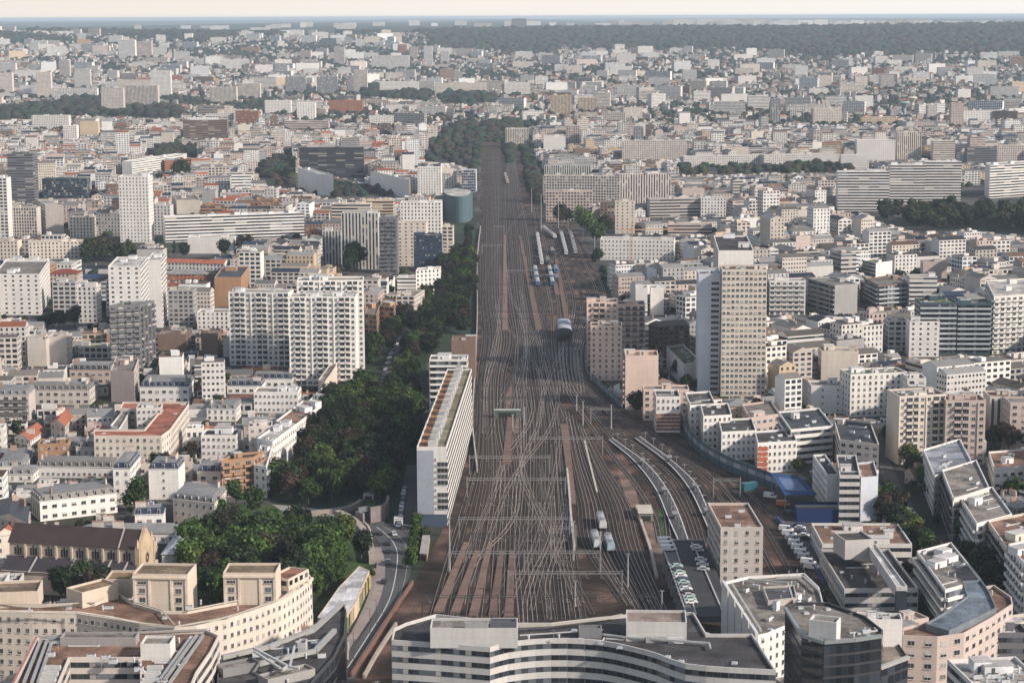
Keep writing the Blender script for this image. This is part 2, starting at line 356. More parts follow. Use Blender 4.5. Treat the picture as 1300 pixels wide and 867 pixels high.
def put_windows(rt, a, b, z0, z1, st, col, rng, budget):
    """windows (and balconies) of one straight wall, as objects under the building; past the budget they go into one part"""
    rl = rt.location; A, B = Vector(a[:2]), Vector(b[:2]); L = (B-A).length; e = (B-A)/L; ang = math.atan2(e.y, e.x)
    H = z1-z0; nf = max(1, int(H/3.0)); fh = H/nf; su = STY[st][2]; n = max(1, int(L/su)); cell = L/n
    out_ = []
    def at(s, z): return (A.x+e.x*s-rl.x, A.y+e.y*s-rl.y, z-rl.z)
    if st in 'bgB':
        hh = {'b': 1.35, 'g': fh*.8, 'B': 1.9}[st]
        for k in range(nf):
            z = z0+fh*k+(fh-hh)*.55
            out_.append(('window', window_mesh(L-(.6 if L > 14 and st != 'g' else .1), hh, 0, 'r', max(col) < .1), at(L/2, z)))
            if st == 'B' and k: out_.append(('balcony', balcony_mesh(L-.3, col if max(col) > .2 else (.42, .45, .47), 's'), at(L/2, z0+fh*k)))
    elif st == 's':
        for i in range(n): out_.append(('window', window_mesh(1.3, H-1.2, rng.choice((0, 1, 1)), 'w'), at(cell*(i+.5), z0+.6)))
    elif st == 'q':
        for s in ([L*.5] if L < 14 else [L*.3, L*.7]):
            for k in range(nf): out_.append(('window', window_mesh(.9, 1.0, rng.choice((0, 0, 1)), 'w'), at(s, z0+fh*k+1.1)))
    elif st == 'v':         # bays: plain windows, every third bay a loggia strip between piers
        for i in range(n):
            log = i % 4 in (1, 2)
            if i % 2 == 0:
                out_.append(('pier', balcony_mesh(H-.4, tuple(min(.74, c*1.04) for c in col), 'pier'), at(cell*i+.2, z0)))
            for k in range(nf):
                if log:
                    out_.append(('window', window_mesh(cell*.82, fh*.78, rng.choice((0, 0, 1, 1, 2)), 'w'), at(cell*(i+.5), z0+fh*k+.35)))
                    if k: out_.append(('balcony', balcony_mesh(cell*.84, tuple(c*.92 for c in col), 's'), at(cell*(i+.5), z0+fh*k+.1)))
                else: out_.append(('window', window_mesh(cell*.5, 1.45, rng.choice((0, 0, 1, 2, 3, 4, 4)), 'w'), at(cell*(i+.5), z0+fh*k+1.0)))
    elif st != 'n':
        ww, hh = {'p': (1.2, 1.5), 'P': (2.0, 1.4), 'c': (2.4, 2.1), 'd': (1.5, 2.0), 'w': (1.2, 1.1), 'k': (1.05, 1.35), 't': (1.6, 1.45)}[st]
        ww = min(ww, cell*.8)
        for k in range(nf):
            for i in range(n):
                zb = {'c': .25, 'd': .5}.get(st, 1.0)
                out_.append(('window', window_mesh(ww, hh, rng.choice((0, 0, 1, 1, 2, 3, 4, 4)), 'w'), at(cell*(i+.5), z0+fh*k+zb)))
                if st == 'c' and k: out_.append(('balcony', balcony_mesh(cell*.86, col, 's' if (int(A.x) % 3) else 'm'), at(cell*(i+.5), z0+fh*k+.05)))
    extra = {}
    for nm, me, loc in out_:
        if budget[nm] > 0:
            budget[nm] -= 1; link(nm, me, rt, loc, ang); STATS['w'] += 1
        else: extra.setdefault(nm, []).append((me, loc, ang))
    for nm, lst in extra.items(): budget['x'+nm] = budget.get('x'+nm, [])+lst
def merge_extra(rt, nm, lst):
    m = MB()
    for me, loc, ang in lst:
        key = me.name; 
        if key not in RAW: RAW[key] = ([tuple(v.co) for v in me.vertices], [tuple(p.vertices) for p in me.polygons], [p.material_index for p in me.polygons], [tuple(x.color)[:3] for x in me.attributes['Col'].data])
        V, Fa, MI, CO = RAW[key]; ca, sa = math.cos(ang), math.sin(ang); i = len(m.v)
        m.v += [(loc[0]+ca*x-sa*y, loc[1]+sa*x+ca*y, loc[2]+z) for x, y, z in V]
        m.f += [tuple(i+q for q in f) for f in Fa]; m.mi += MI; m.col += CO; m.win += [(0, 0, 0)]*len(Fa); m.uv += [(0, 0)]*sum(len(f) for f in Fa)
    tag(m.build(nm, ['plain', 'glass'] if nm == 'window' else 'plain', rt), kind='stuff')
RAW = {}
def chimney_mesh(v):
    k = ('chim', v)
    if k in WINM: return WINM[k]
    m = MB(); L = (1.6, 2.8, 4.2)[v]; c = [(.48, .41, .34), (.34, .23, .18), (.52, .48, .43)][v]
    m.box(0, 0, -.5, L, .55, 2.6, 0, c); m.box(0, 0, 2.1, L+.12, .67, .14, 0, (.4, .37, .33))
    q = MB()
    for i in range(int(L/.42)): q.tube(-L/2+.3+i*.42, 0, 2.24, .11, .09, .5, (.42, .2, .12), 6)
    WINM[('pots', v)] = q.mesh('chimney_pots', 'plain')
    me = m.mesh('chimney', 'plain'); WINM[k] = me; return me
def hut(rt, x, y, z, sx, sy, sz, ang, col, rng):
    rl = rt.location; m = MB(); m.box(0, 0, 0, sx, sy, sz, 0, col, 0); m.box(0, 0, sz, sx+.3, sy+.3, .15, 0, vary((.42, .41, .4), .2), 0)
    o = m.build('rooftop_hut', 'plain', rt, (x-rl.x, y-rl.y, z-rl.z)); o.rotation_euler = (0, 0, ang)
    if sx > 3 and y < 1100:
        if 'door' not in WINM: d = MB(); d.box(0, 0, 0, .9, .06, 1.7, 0, (.1, .1, .1)); WINM['door'] = d.mesh('door', 'plain')
        link('door', WINM['door'], o, (-sx*.2, -sy/2-.04, 0))
def unit_mesh(v):
    k = ('unit', v)
    if k in WINM: return WINM[k]
    m = MB()
    if v == 0:
        m.box(0, 0, .2, 2.2, 1.1, 1.1, 0, (.5, .51, .52)); m.box(0, 0, 0, 2.0, .9, .2, 0, (.15, .15, .15)); m.tube(-.5, 0, 1.3, .42, .42, .12, (.12, .12, .12), 10); m.tube(.5, 0, 1.3, .42, .42, .12, (.12, .12, .12), 10)
    elif v == 1:
        m.tube(0, 0, 0, .28, .28, 1.3, (.5, .5, .5), 8); m.tube(0, 0, 1.3, .45, .1, .25, (.45, .45, .46), 8)
    elif v == 3:
        m.bar((0, 0, 0), (0, 0, 3.2), .05, (.3, .3, .3)); m.bar((-.7, 0, 2.9), (.7, 0, 2.9), .04, (.3, .3, .3)); m.bar((-.5, 0, 2.4), (.5, 0, 2.4), .04, (.3, .3, .3))
    elif v == 4:
        for i in range(5): m.box(i*1.1-2.2, 0, 0, .6, .6, .9, 0, (.48, .47, .45))
    elif v == 5:
        m.bar((-4, 0, .3), (4, 0, .3), .18, (.5, .5, .49)); m.bar((4, 0, .3), (4, 2.5, .3), .18, (.5, .5, .49))
    else:
        m.box(0, 0, 0, 1.5, 1.5, .35, 0, (.55, .55, .54)); m.box(0, 0, .35, 1.2, 1.2, .14, 0, (.32, .38, .42))
    me = m.mesh('roof_unit', 'plain'); WINM[k] = me; return me
UN = ['air_unit', 'vent', 'skylight', 'antenna', 'vent_row', 'pipe']
def building(name, label, cat, poly, h, col, styles, roof, z0=0.0, lvl=2, group=None, rng=random, rt=None, roofcol=None, chim=0, huts=1, units=0, zw=None, parapet=.9, skirt=None):
    poly = ccw([(p[0], p[1]) for p in poly]); n = len(poly)
    cx, cy = sum(p[0] for p in poly)/n, sum(p[1] for p in poly)/n
    if rt is None: rt = root(name, (cx, cy, z0), label, cat, group)
    rl = rt.location; lx = lambda p, z: (p[0]-rl.x, p[1]-rl.y, z-rl.z)
    rk = roof.split('/')[0]; rc = ROOFC[roof.split('/')[1]] if '/' in roof else ROOFC['flat']
    if roofcol: rc = roofcol
    wall_h = h-3.0 if rk == 'mans' else (h-2.6 if rk in ('gable', 'hip') else h)
    m = MB(); seed = rng.random()*50
    if isinstance(styles, str): styles = [styles]
    edges = []
    for i in range(n):
        a, b = poly[i], poly[(i+1) % n]; ex, ey = b[0]-a[0], b[1]-a[1]; L = math.hypot(ex, ey)
        if L < .05: continue
        nx, ny = ey/L, -ex/L; mx, my = (a[0]+b[0])/2, (a[1]+b[1])/2
        d = math.hypot(mx, my); face = (nx*-mx+ny*-my)/d; sidew = nx
        edges.append((i, a, b, L, face, nx, ny))
    front = max(edges, key=lambda e: e[4]*min(e[3], 30) if e[4] > .05 else -1)
    budget = dict(window=100, balcony=100, pier=100)
    order = sorted(edges, key=lambda e: -e[4]); sty = {}
    for (i, a, b, L, face, nx, ny) in edges:
        if len(styles[0]) == 1: s = styles[0]
        elif len(styles[0]) == n and n > 4 or styles[0].startswith('='): s = styles[0].lstrip('=')[i]
        else:   # 'fs' front / side ; 'fsr' front / side facing right / left
            fr = abs(nx*front[5]+ny*front[6]) > .6
            s = styles[0][0] if fr else styles[0][1]
            if len(styles[0]) > 2 and not fr: s = styles[0][1] if nx > 0 else styles[0][2]
        sty[i] = s
    for (i, a, b, L, face, nx, ny) in edges:
        s = sty[i]; A_, B_, su = STY[s]; H = wall_h; nf = floors_of(H); nb = max(1, round(L/(su if s not in 'bB' else 11)))
        obj_ = lvl >= 2 and face > .03 and s != 'n'
        win = (0, 0, 0) if obj_ or s == 'n' else (A_, B_, seed+i)
        c = vary(col, .02)
        m.face([lx(a, z0-(1.5)), lx(b, z0-1.5), lx(b, z0+H), lx(a, z0+H)], c, win, [(0, -.5), (nb, -.5), (nb, nf), (0, nf)])
        if skirt: 
            o_ = .05; m.face([lx((a[0]+nx*o_, a[1]+ny*o_), z0), lx((b[0]+nx*o_, b[1]+ny*o_), z0), lx((b[0]+nx*o_, b[1]+ny*o_), z0+skirt[0]), lx((a[0]+nx*o_, a[1]+ny*o_), z0+skirt[0])], skirt[1])
    par = parapet if rk == 'flat' else 0
    if rk == 'flat':
        ins = inset(poly, .35)
        for i in range(n):
            j = (i+1) % n
            m.face([lx(poly[i], z0+h), lx(poly[j], z0+h), lx(ins[j], z0+h), lx(ins[i], z0+h)], vary(tuple(min(.72, x*1.1+.04) for x in col), .02))
            m.face([lx(ins[j], z0+h), lx(ins[j], z0+h-par), lx(ins[i], z0+h-par), lx(ins[i], z0+h)][::-1], col)
    m.build('wall', 'facade', rt)
    if lvl >= 2:
        for (i, a, b, L, face, nx, ny) in order:
            if face > .03 and sty[i] != 'n' and L > 1.5: put_windows(rt, a, b, z0+.2, z0+wall_h-(.6 if rk == 'flat' else 0), sty[i], tuple(col), rng, budget)
        for k in ('window', 'balcony', 'pier'):
            if budget.get('x'+k): merge_extra(rt, k, budget['x'+k])
    r = MB(); e0 = front; ang = math.atan2(e0[2][1]-e0[1][1], e0[2][0]-e0[1][0])
    if rk == 'flat':
        r.face([lx(p, z0+h-par) for p in inset(poly, .35)], vary(rc, .15)); r.build('roof', 'gravel', rt); top = h-par
    elif rk == 'mans':
        q = inset(poly, 1.1); o2 = inset(poly, -.25); zt = z0+h-.5
        for i in range(n):
            j = (i+1) % n; L = math.hypot(poly[j][0]-poly[i][0], poly[j][1]-poly[i][1])
            r.face([lx(poly[i], z0+wall_h+.25), lx(poly[j], z0+wall_h+.25), lx(q[j], zt), lx(q[i], zt)], rc, uv=[(0, 0), (L, 0), (L, 2), (0, 2)])
            r.face([lx(o2[i], z0+wall_h), lx(o2[j], z0+wall_h), lx(o2[j], z0+wall_h+.25), lx(o2[i], z0+wall_h+.25)], tuple(min(.7, x*1.1) for x in col))
            r.face([lx(o2[i], z0+wall_h+.25), lx(o2[j], z0+wall_h+.25), lx(poly[j], z0+wall_h+.25), lx(poly[i], z0+wall_h+.25)], col)
        c2 = (sum(p[0] for p in q)/n, sum(p[1] for p in q)/n)
        tc = vary((.22, .215, .21), .2)
        for i in range(n):
            j = (i+1) % n; r.face([lx(q[i], zt), lx(q[j], zt), lx(c2, z0+h)], tc, uv=[(0, 0), (math.dist(q[i], q[j]), 0), (math.dist(q[i], q[j])/2, 5)])
        r.build('roof', 'zinc', rt); top = h-.6
        if lvl >= 1:
            for (i, a, b, L, face, nx, ny) in edges:
                if face < .1: continue
                k = max(1, int(L/3.2))
                if lvl < 2 and k > 6: k = 6
                for t in range(min(k, 14)):
                    s = (t+.5)/k; x, y = a[0]+(b[0]-a[0])*s-nx*.75, a[1]+(b[1]-a[1])*s-ny*.75
                    if 'dorm' not in WINM:
                        d = MB(); d.box(0, 0, 0, 1.15, 1.3, 1.75, 0, (.45, .45, .45)); d.box(0, -.05, 1.75, 1.35, 1.5, .12, 0, (.2, .21, .22)); WINM['dorm'] = d.mesh('dormer', 'plain'); d = MB(); d.box(0, -.66, .15, .8, .06, 1.35, 0, (.03, .035, .045)); WINM['dpane'] = d.mesh('window', 'glass')
                    do = link('dormer', WINM['dorm'], rt, lx((x, y), z0+wall_h+.3), math.atan2(b[1]-a[1], b[0]-a[0])); link('window', WINM['dpane'], do)
    else:
        # ridge along the longer direction of the quad
        q = [Vector((p[0], p[1])) for p in poly[:4]] if n == 4 else None
        if q is None:
            q = inset(poly, 2.5); c2 = (sum(p[0] for p in q)/n, sum(p[1] for p in q)/n)
            for i in range(n):
                j = (i+1) % n; L = math.dist(poly[i], poly[j]); r.face([lx(poly[i], z0+wall_h), lx(poly[j], z0+wall_h), lx(q[j], z0+h), lx(q[i], z0+h)], rc, uv=[(0, 0), (L, 0), (L, 3), (0, 3)])
            r.face([lx(p, z0+h) for p in q], rc)
        else:
            o2 = [Vector(p) for p in inset(poly, -.4)]
            if (o2[1]-o2[0]).length < (o2[2]-o2[1]).length: o2 = o2[1:]+o2[:1]
            f = .5*(o2[2]-o2[1]).length/(o2[1]-o2[0]).length if rk == 'hip' else 0.0
            m1, m2 = (o2[0]+o2[3])/2, (o2[1]+o2[2])/2; r1, r2 = m1+(m2-m1)*f, m2+(m1-m2)*f; zw_ = z0+wall_h-.15; L = (o2[1]-o2[0]).length
            r.face([lx(o2[0], zw_), lx(o2[1], zw_), lx(r2, z0+h), lx(r1, z0+h)], rc, uv=[(0, 0), (L, 0), (L, 4), (0, 4)])
            r.face([lx(o2[2], zw_), lx(o2[3], zw_), lx(r1, z0+h), lx(r2, z0+h)], rc, uv=[(0, 0), (L, 0), (L, 4), (0, 4)])
            ec = rc if rk == 'hip' else col
            r.face([lx(o2[3], zw_), lx(o2[0], zw_), lx(r1, z0+h)], ec); r.face([lx(o2[1], zw_), lx(o2[2], zw_), lx(r2, z0+h)], ec)
        r.build('roof', 'tile' if 'tile' in roof else 'zinc', rt); top = h-.9
    # things that belong to the roof
    inner = inset(poly, 2.2); 
    def spot():
        i = rng.randrange(n); a, b = inner[i], inner[(i+1) % n]; t = rng.random(); s = rng.random()*.8
        return (a[0]+(b[0]-a[0])*t)*(1-s)+cx*s, (a[1]+(b[1]-a[1])*t)*(1-s)+cy*s
    span = min(e[3] for e in edges)
    for k in range(huts if rk == 'flat' else 0):
        x, y = spot(); s = min(span*.35, rng.uniform(2.5, 5)); hut(rt, x, y, z0+top, s*rng.uniform(1, 1.8), s, rng.uniform(1.8, 3.0), ang, vary(tuple(min(.7, c*1.05) for c in col), .1), rng)
    for k in range(chim):
        v = rng.randrange(3); i = rng.randrange(n); a, b = inner[i], inner[(i+1) % n]; t = rng.random()
        co = link('chimney', chimney_mesh(v), rt, lx((a[0]+(b[0]-a[0])*t, a[1]+(b[1]-a[1])*t), z0+top), ang+rng.choice((0, math.pi/2)))
        if lvl >= 2: link('chimney_pots', WINM[('pots', v)], co)
    for k in range(int(units*1.8+.9) if units else 0):
        x, y = spot(); v = rng.choice((0, 0, 1, 1, 2, 3, 2, 5)) if rk == 'flat' else rng.choice((1, 3, 3)); link(UN[v], unit_mesh(v), rt, lx((x, y), z0+top), ang)
    STATS['b'] += 1
    return rt
REFS = []      # landmarks by which the anonymous buildings are described
def quad(FL, FR, BK, z):
    a, b = P(*FL, z), P(*FR, z)
    if isinstance(BK, (int, float)):
        e = (b-a).normalized(); nn = Vector((-e.y, e.x, 0))*BK; return [a, b, b+nn, a+nn]
    c = P(*BK, z)
    return [a, b, c, a+c-b] if abs(BK[0]-FR[0]) < abs(BK[0]-FL[0]) else [a, b, b+c-a, c]
def H(name, label, cat, ref, FL, FR, BK, h, vb, col, sty, roof, **kw):
    """one building from its roof outline in the picture; h = 0 works the height out from where its foot stands (vb)"""
    if isinstance(BK, (int, float)) and FR[0]-FL[0] < 62: FL, FR = (FL[0], (FL[1]+FR[1])/2), (FR[0], (FL[1]+FR[1])/2)
    far = FL[1] < 190 or (vb < 190 and vb > 0)
    u0, v0 = FL
    if far:
        x, y, z = PT((FL[0]+FR[0])/2, vb); top = atY(u0, v0, y).z; h_ = top-z; base = z
        a = atY(FL[0], FL[1], y); b = atY(FR[0], FR[1], y); b.y = y
        if isinstance(BK, tuple): dd = BK[0]; a.y -= 0; b.y += dd; b.x = b.x*(y+dd)/y; BK = BK[1]
        e = (b-a); e.z = 0; e.normalize(); nn = Vector((-e.y, e.x, 0))*BK
        q = [a, b, b+nn, a+nn]; z0 = base; h = h_
    else:
        z0 = 0
        if not h:
            yb = P(u0, vb).y; h = atY(u0, v0, yb).z
        q = quad(FL, FR, BK, h)
    cy = sum(p.y for p in q)/4
    lvl = kw.pop('lvl', 2 if cy < 1150 else 1)
    pts = [proj(p.x, p.y, z0+h) for p in q]+[proj(p.x, p.y, z0) for p in q]
    vis = kw.pop('vis', vb if vb else 867)
    fill_screen(hull(pts), cy, vis+1); occ_poly([(p.x, p.y) for p in q], grow=2)
    o = building(name, label, cat, q, h, COLS[col], sty, roof, z0=z0, lvl=lvl, **kw)
    REFS.append((ref, sum(p.x for p in q)/4, cy, h, u0, vb)); o['_h'] = h
    return o
# ------------------------------------------------------------------ terrain
def sheet(name, matn, ys, xhalf, dz=0.0):
    m = MB(); xs = [-1, -.75, -.5, -.35, -.25, -.15, -.08, 0, .08, .15, .25, .35, .5, .75, 1]; xs = [x*xhalf for x in xs]
    xs = sorted(set(xs+[k*400.0 for k in range(-12, 13)]))
    for j in range(len(ys)-1):
        for i in range(len(xs)-1):
            q = [(xs[i], ys[j]), (xs[i+1], ys[j]), (xs[i+1], ys[j+1]), (xs[i], ys[j+1])]
            m.face([(x, y, float(T(x, y))+dz) for x, y in q], (.08, .08, .08))
    return struct(name, m, matn)
sheet('ground', 'city_ground', [-600, 0, 800, 1600, 2400]+[3000+200*k for k in range(21)], 30000)
sheet('forest_hills', 'forest_floor', [7000+250*k for k in range(15)]+[12000, 16000, 25000, 60000], 45000)
def patch(name, px, matn, z, col=(.1, .1, .1), kind='structure'):
    m = MB(); pts = [P(u, v) for u, v in px]; m.face([(p.x, p.y, z) for p in pts] if sum(pts[i].x*pts[(i+1) % len(pts)].y-pts[(i+1) % len(pts)].x*pts[i].y for i in range(len(pts))) > 0 else [(p.x, p.y, z) for p in pts][::-1], col)
    return tag(m.build(name, matn), kind=kind)
def catmull(pts, step):
    pts = [Vector(p) for p in pts]; Q = [pts[0]*2-pts[1]]+pts+[pts[-1]*2-pts[-2]]; out_ = []
    for i in range(1, len(Q)-2):
        p0, p1, p2, p3 = Q[i-1:i+3]; n = max(2, int((p2-p1).length/step))
        t0 = 0; d1 = max(.01, (p1-p0).length**.5); d2 = max(.01, (p2-p1).length**.5); d3 = max(.01, (p3-p2).length**.5)
        m1 = ((p1-p0)/d1-(p2-p0)/(d1+d2)+(p2-p1)/d2)*d2; m2 = ((p2-p1)/d2-(p3-p1)/(d2+d3)+(p3-p2)/d3)*d2
        for k in range(n):
            t = k/n; a = 2*t**3-3*t*t+1; b = t**3-2*t*t+t; c = -2*t**3+3*t*t; d = t**3-t*t
            out_.append(p1*a+m1*b+p2*c+m2*d)
    out_.append(pts[-1]); return out_
def normals(line):
    r = []
    for i in range(len(line)):
        a, b = line[max(0, i-1)], line[min(len(line)-1, i+1)]; d = (b-a).normalized(); r.append(Vector((-d.y, d.x, 0)))
    return r
def ribbon(m, line, off, w_, z0, z1, col, mi=0, sides=True, uvs=1.0):
    ns = normals(line); s = 0
    for i in range(len(line)-1):
        a, b = line[i], line[i+1]; na, nb = ns[i], ns[i+1]; L = (b-a).length
        al, ar, bl, br = a+na*(off+w_/2), a+na*(off-w_/2), b+nb*(off+w_/2), b+nb*(off-w_/2)
        f = lambda p, z: (p.x, p.y, z)
        m.face([f(ar, z1), f(br, z1), f(bl, z1), f(al, z1)], col, uv=[(s, 0), (s+L, 0), (s+L, 1), (s, 1)], mi=mi)
        if sides:
            m.face([f(ar, z0), f(br, z0), f(br, z1), f(ar, z1)], col, mi=mi); m.face([f(bl, z0), f(al, z0), f(al, z1), f(bl, z1)], col, mi=mi)
        s += L
    if sides:
        for k in (0, -1):
            p, nn = line[k], ns[k]; a, b = p+nn*(off+w_/2), p+nn*(off-w_/2)
            m.face([(a.x, a.y, z0), (b.x, b.y, z0), (b.x, b.y, z1), (a.x, a.y, z1)], col, mi=mi)
# ---- protected areas of the picture
YARD = [(440, 867), (452, 850), (500, 775), (527, 738), (548, 700), (578, 640), (598, 560), (604, 480), (607, 400), (609, 300), (611, 200), (613, 182), (638, 182), (645, 212), (655, 190), (661, 190), (668, 232), (684, 262), (708, 266), (733, 292), (748, 330), (776, 380), (748, 402), (742, 440), (745, 478), (768, 500), (800, 525), (872, 556), (905, 585), (975, 618), (992, 655), (1048, 735), (1030, 760), (1000, 867)]
yard_w = zone(YARD)
patch('rail_yard', YARD, 'ballast', .10)
AVE = [(338, 622), (352, 600), (385, 545), (432, 500), (458, 470), (470, 440), (500, 405), (542, 372), (560, 340), (566, 300), (575, 250), (600, 240), (606, 300), (605, 400), (602, 440), (590, 470), (560, 470), (542, 460), (540, 510), (530, 560), (528, 655), (520, 665), (440, 660), (400, 652), (345, 640)]
zone(AVE); patch('park_ground', AVE, 'forest_floor', .05)
GARDEN = [(240, 700), (262, 655), (300, 640), (345, 642), (430, 657), (470, 700), (474, 716), (456, 722), (402, 778), (398, 760), (360, 770), (240, 776)]
zone([(242, 700), (262, 680), (300, 655), (345, 642), (430, 657), (470, 700), (474, 716), (456, 722), (402, 770), (398, 725), (240, 725), (238, 660), (262, 650)]); patch('garden_ground', GARDEN, 'grass', .06)
zone([(972, 594), (1016, 596), (1042, 628), (1040, 640), (985, 640)]); zone([(238, 772), (238, 700), (284, 700), (284, 765)]); zone([(58, 775), (58, 745), (134, 745), (134, 772)])
patch('bare_soil', [(818, 662), (834, 662), (843, 700), (842, 738), (828, 722)], 'soil', .13)
patch('bare_soil', [(784, 600), (800, 598), (812, 640), (812, 662), (800, 650)], 'soil', .13)
patch('weeds', [(834, 650), (842, 645), (854, 692), (843, 697)], 'grass', .13)
patch('weeds', [(742, 560), (752, 556), (765, 600), (757, 612)], 'soil', .13)
patch('bare_soil', [(982, 655), (992, 655), (1042, 735), (1026, 735)], 'soil', .13)
patch('bare_soil', [(641, 500), (652, 480), (664, 500), (662, 590), (645, 592)], 'soil', .13)
patch('bare_soil', [(704, 440), (712, 440), (716, 480), (706, 500)], 'soil', .13)
ROADS = [
 ('boulevard', [(436, 867), (440, 838), (470, 790), (487, 745), (488, 710), (482, 690), (465, 670), (462, 662), (484, 660), (500, 668), (516, 680), (522, 700), (521, 730), (500, 775), (455, 850), (450, 867)], True),
 ('avenue_road', [(478, 520), (486, 470), (498, 440), (512, 418), (560, 372), (566, 372), (520, 424), (508, 450), (501, 480), (494, 520)], False),
 ('side_street', [(503, 672), (510, 628), (516, 590), (529, 590), (529, 668)], True),
 ('tree_lined_street', [(1106, 560), (1120, 560), (1140, 610), (1168, 660), (1210, 708), (1300, 790), (1300, 815), (1262, 775), (1190, 715), (1150, 672), (1122, 610)], True),
 ('cross_street', [(1119, 640), (1210, 715), (1203, 722), (1112, 645)], False),
 ('depot_yard', [(983, 664), (1018, 660), (1040, 690), (1066, 740), (1048, 742)], True),
]
for nm, px, pr in ROADS:
    if pr: zone(px)
    else: occ_poly([(P(u, v).x, P(u, v).y) for u, v in px])
    patch(nm, px, 'asphalt', .14 if nm != 'depot_yard' else .16, (.075, .075, .08))
def strip(name, px, w_, z, col, matn='paving', z0=None, step=5):
    line = catmull([P(u, v) for u, v in px], step); m = MB(); ribbon(m, line, 0, w_, z0 if z0 is not None else z-.12, z, col, sides=True)
    return struct(name, m, matn)
strip('pavement', [(446, 812), (470, 775), (481, 745), (483, 712), (478, 695)], 3.2, .27, (.26, .22, .21))
strip('pavement', [(432, 835), (455, 795), (474, 750), (476, 722)], 2.6, .26, (.22, .2, .19))
m = MB(); ribbon(m, catmull([P(u, v) for u, v in [(441, 848), (468, 806), (494, 762), (503, 725), (504, 700), (496, 684), (478, 669)]], 5), 0, .28, .15, .155, (.6, .6, .58), sides=False); struct('lane_marking', m, 'paint')
m = MB(); ribbon(m, catmull([P(u, v) for u, v in [(452, 842), (480, 800), (508, 755), (516, 725), (517, 700), (508, 682), (488, 669)]], 5), 0, .14, .15, .155, (.45, .45, .44), sides=False); struct('lane_marking', m, 'paint')
patch('lawn', [(437, 640), (445, 636), (478, 634), (474, 645), (452, 650)], 'grass', .2)
patch('courtyard_paving', [(345, 640), (425, 648), (432, 656), (395, 655), (360, 650)], 'paving', .09, (.3, .28, .26))
# ---- railway tracks
def bed_mat():
    m, n, b = plain('sleepers', .3, .3, .95, 0, 2.5, .2)
    c = b.inputs['Base Color'].links[0].from_socket; uv = N(n, 'ShaderNodeUVMap'); sx = N(n, 'ShaderNodeSeparateXYZ'); n.links.new(uv.outputs[0], sx.inputs[0])
    k = maprange(n, math_(n, 'LESS_THAN', math_(n, 'FRACT', math_(n, 'MULTIPLY', sx.outputs[0], 1.6)), .42), 0, 1, 1.15, .55)
    n.links.new(mul(n, c, k), b.inputs['Base Color'])
bed_mat()
ORD = ['first', 'second', 'third', 'fourth', 'fifth', 'sixth', 'seventh', 'eighth', 'ninth', 'tenth', 'eleventh', 'twelfth', 'thirteenth', 'fourteenth', 'fifteenth', 'sixteenth', 'seventeenth', 'eighteenth', 'nineteenth', 'twentieth']
TRACKS = []
def track(pts, label, group, z=0.0):
    line = catmull(pts, 9); c = line[0]; rt = root('railway_track', (c.x, c.y, 0), label, 'railway track', group)
    line = [p-Vector((c.x, c.y, 0)) for p in line]; z += random.uniform(0, .02)
    m = MB(); ribbon(m, line, 0, 2.7, .12+z, .16+z, vary((.038, .028, .024), .4), sides=False); m.build('sleepers', 'sleepers', rt)
    rc = vary((.34, .285, .25), .5)
    for s in (-1, 1):
        m = MB(); ribbon(m, line, s*.7525, .14, .14+z, .32+z, rc); m.build('rail', 'rail', rt)
    TRACKS.append(line)
def family(L, R, n, what, group, wob=.0):
    k = len(L)
    for i in range(n):
        t = i/(n-1); pts = []
        for a, b in zip(L, R):
            tt = min(1, max(0, t+random.uniform(-wob, wob))); pts.append(P(a[0]+(b[0]-a[0])*tt, a[1]+(b[1]-a[1])*tt))
        track(pts, f'railway track, {ORD[i]} from left {what}', group)
G1 = 'railway tracks fanning out of the station'
family([(548, 785), (572, 700), (600, 600), (607, 540), (608, 480), (614, 430), (611, 380), (612, 300), (614, 250), (616, 190)],
       [(655, 785), (650, 700), (652, 600), (640, 540), (640, 480), (650, 430), (638, 380), (638, 300), (638, 250), (635, 190)], 8, 'in the main line bundle beside the long slab block', G1, .03)
family([(662, 790), (656, 700), (664, 600), (663, 540), (656, 480), (655, 430), (647, 380), (642, 300), (641, 250), (645, 200)],
       [(742, 785), (728, 700), (716, 600), (713, 540), (703, 480), (692, 430), (681, 380), (672, 300), (663, 255), (653, 200)], 9, 'in the central bundle under the wire gantries', G1, .03)
for i, pl in enumerate([[(735, 770), (700, 690), (668, 610), (655, 550)], [(700, 775), (672, 700), (648, 640), (622, 590)], [(600, 745), (618, 690), (650, 610), (700, 540), (712, 470)], [(585, 715), (620, 640), (642, 570), (660, 500)],
        [(752, 780), (722, 720), (698, 660), (686, 590)], [(618, 560), (640, 500), (672, 440), (690, 400), (698, 360)], [(712, 560), (695, 500), (665, 440), (625, 400)], [(725, 545), (700, 490), (680, 430), (650, 380), (640, 330)],
        [(680, 560), (690, 500), (715, 440), (728, 400)], [(640, 780), (676, 700), (700, 620), (712, 560)], [(618, 780), (660, 690), (690, 600)], [(612, 370), (630, 320), (655, 280), (672, 265)], [(675, 775), (690, 715), (722, 640)], [(560, 772), (600, 690), (640, 600), (660, 560)]]):
    track([P(u, v) for u, v in pl], f'crossover track cutting slantwise over main lines, {ORD[i]} from the station', 'crossover tracks', .05)
rx = random.Random(3)
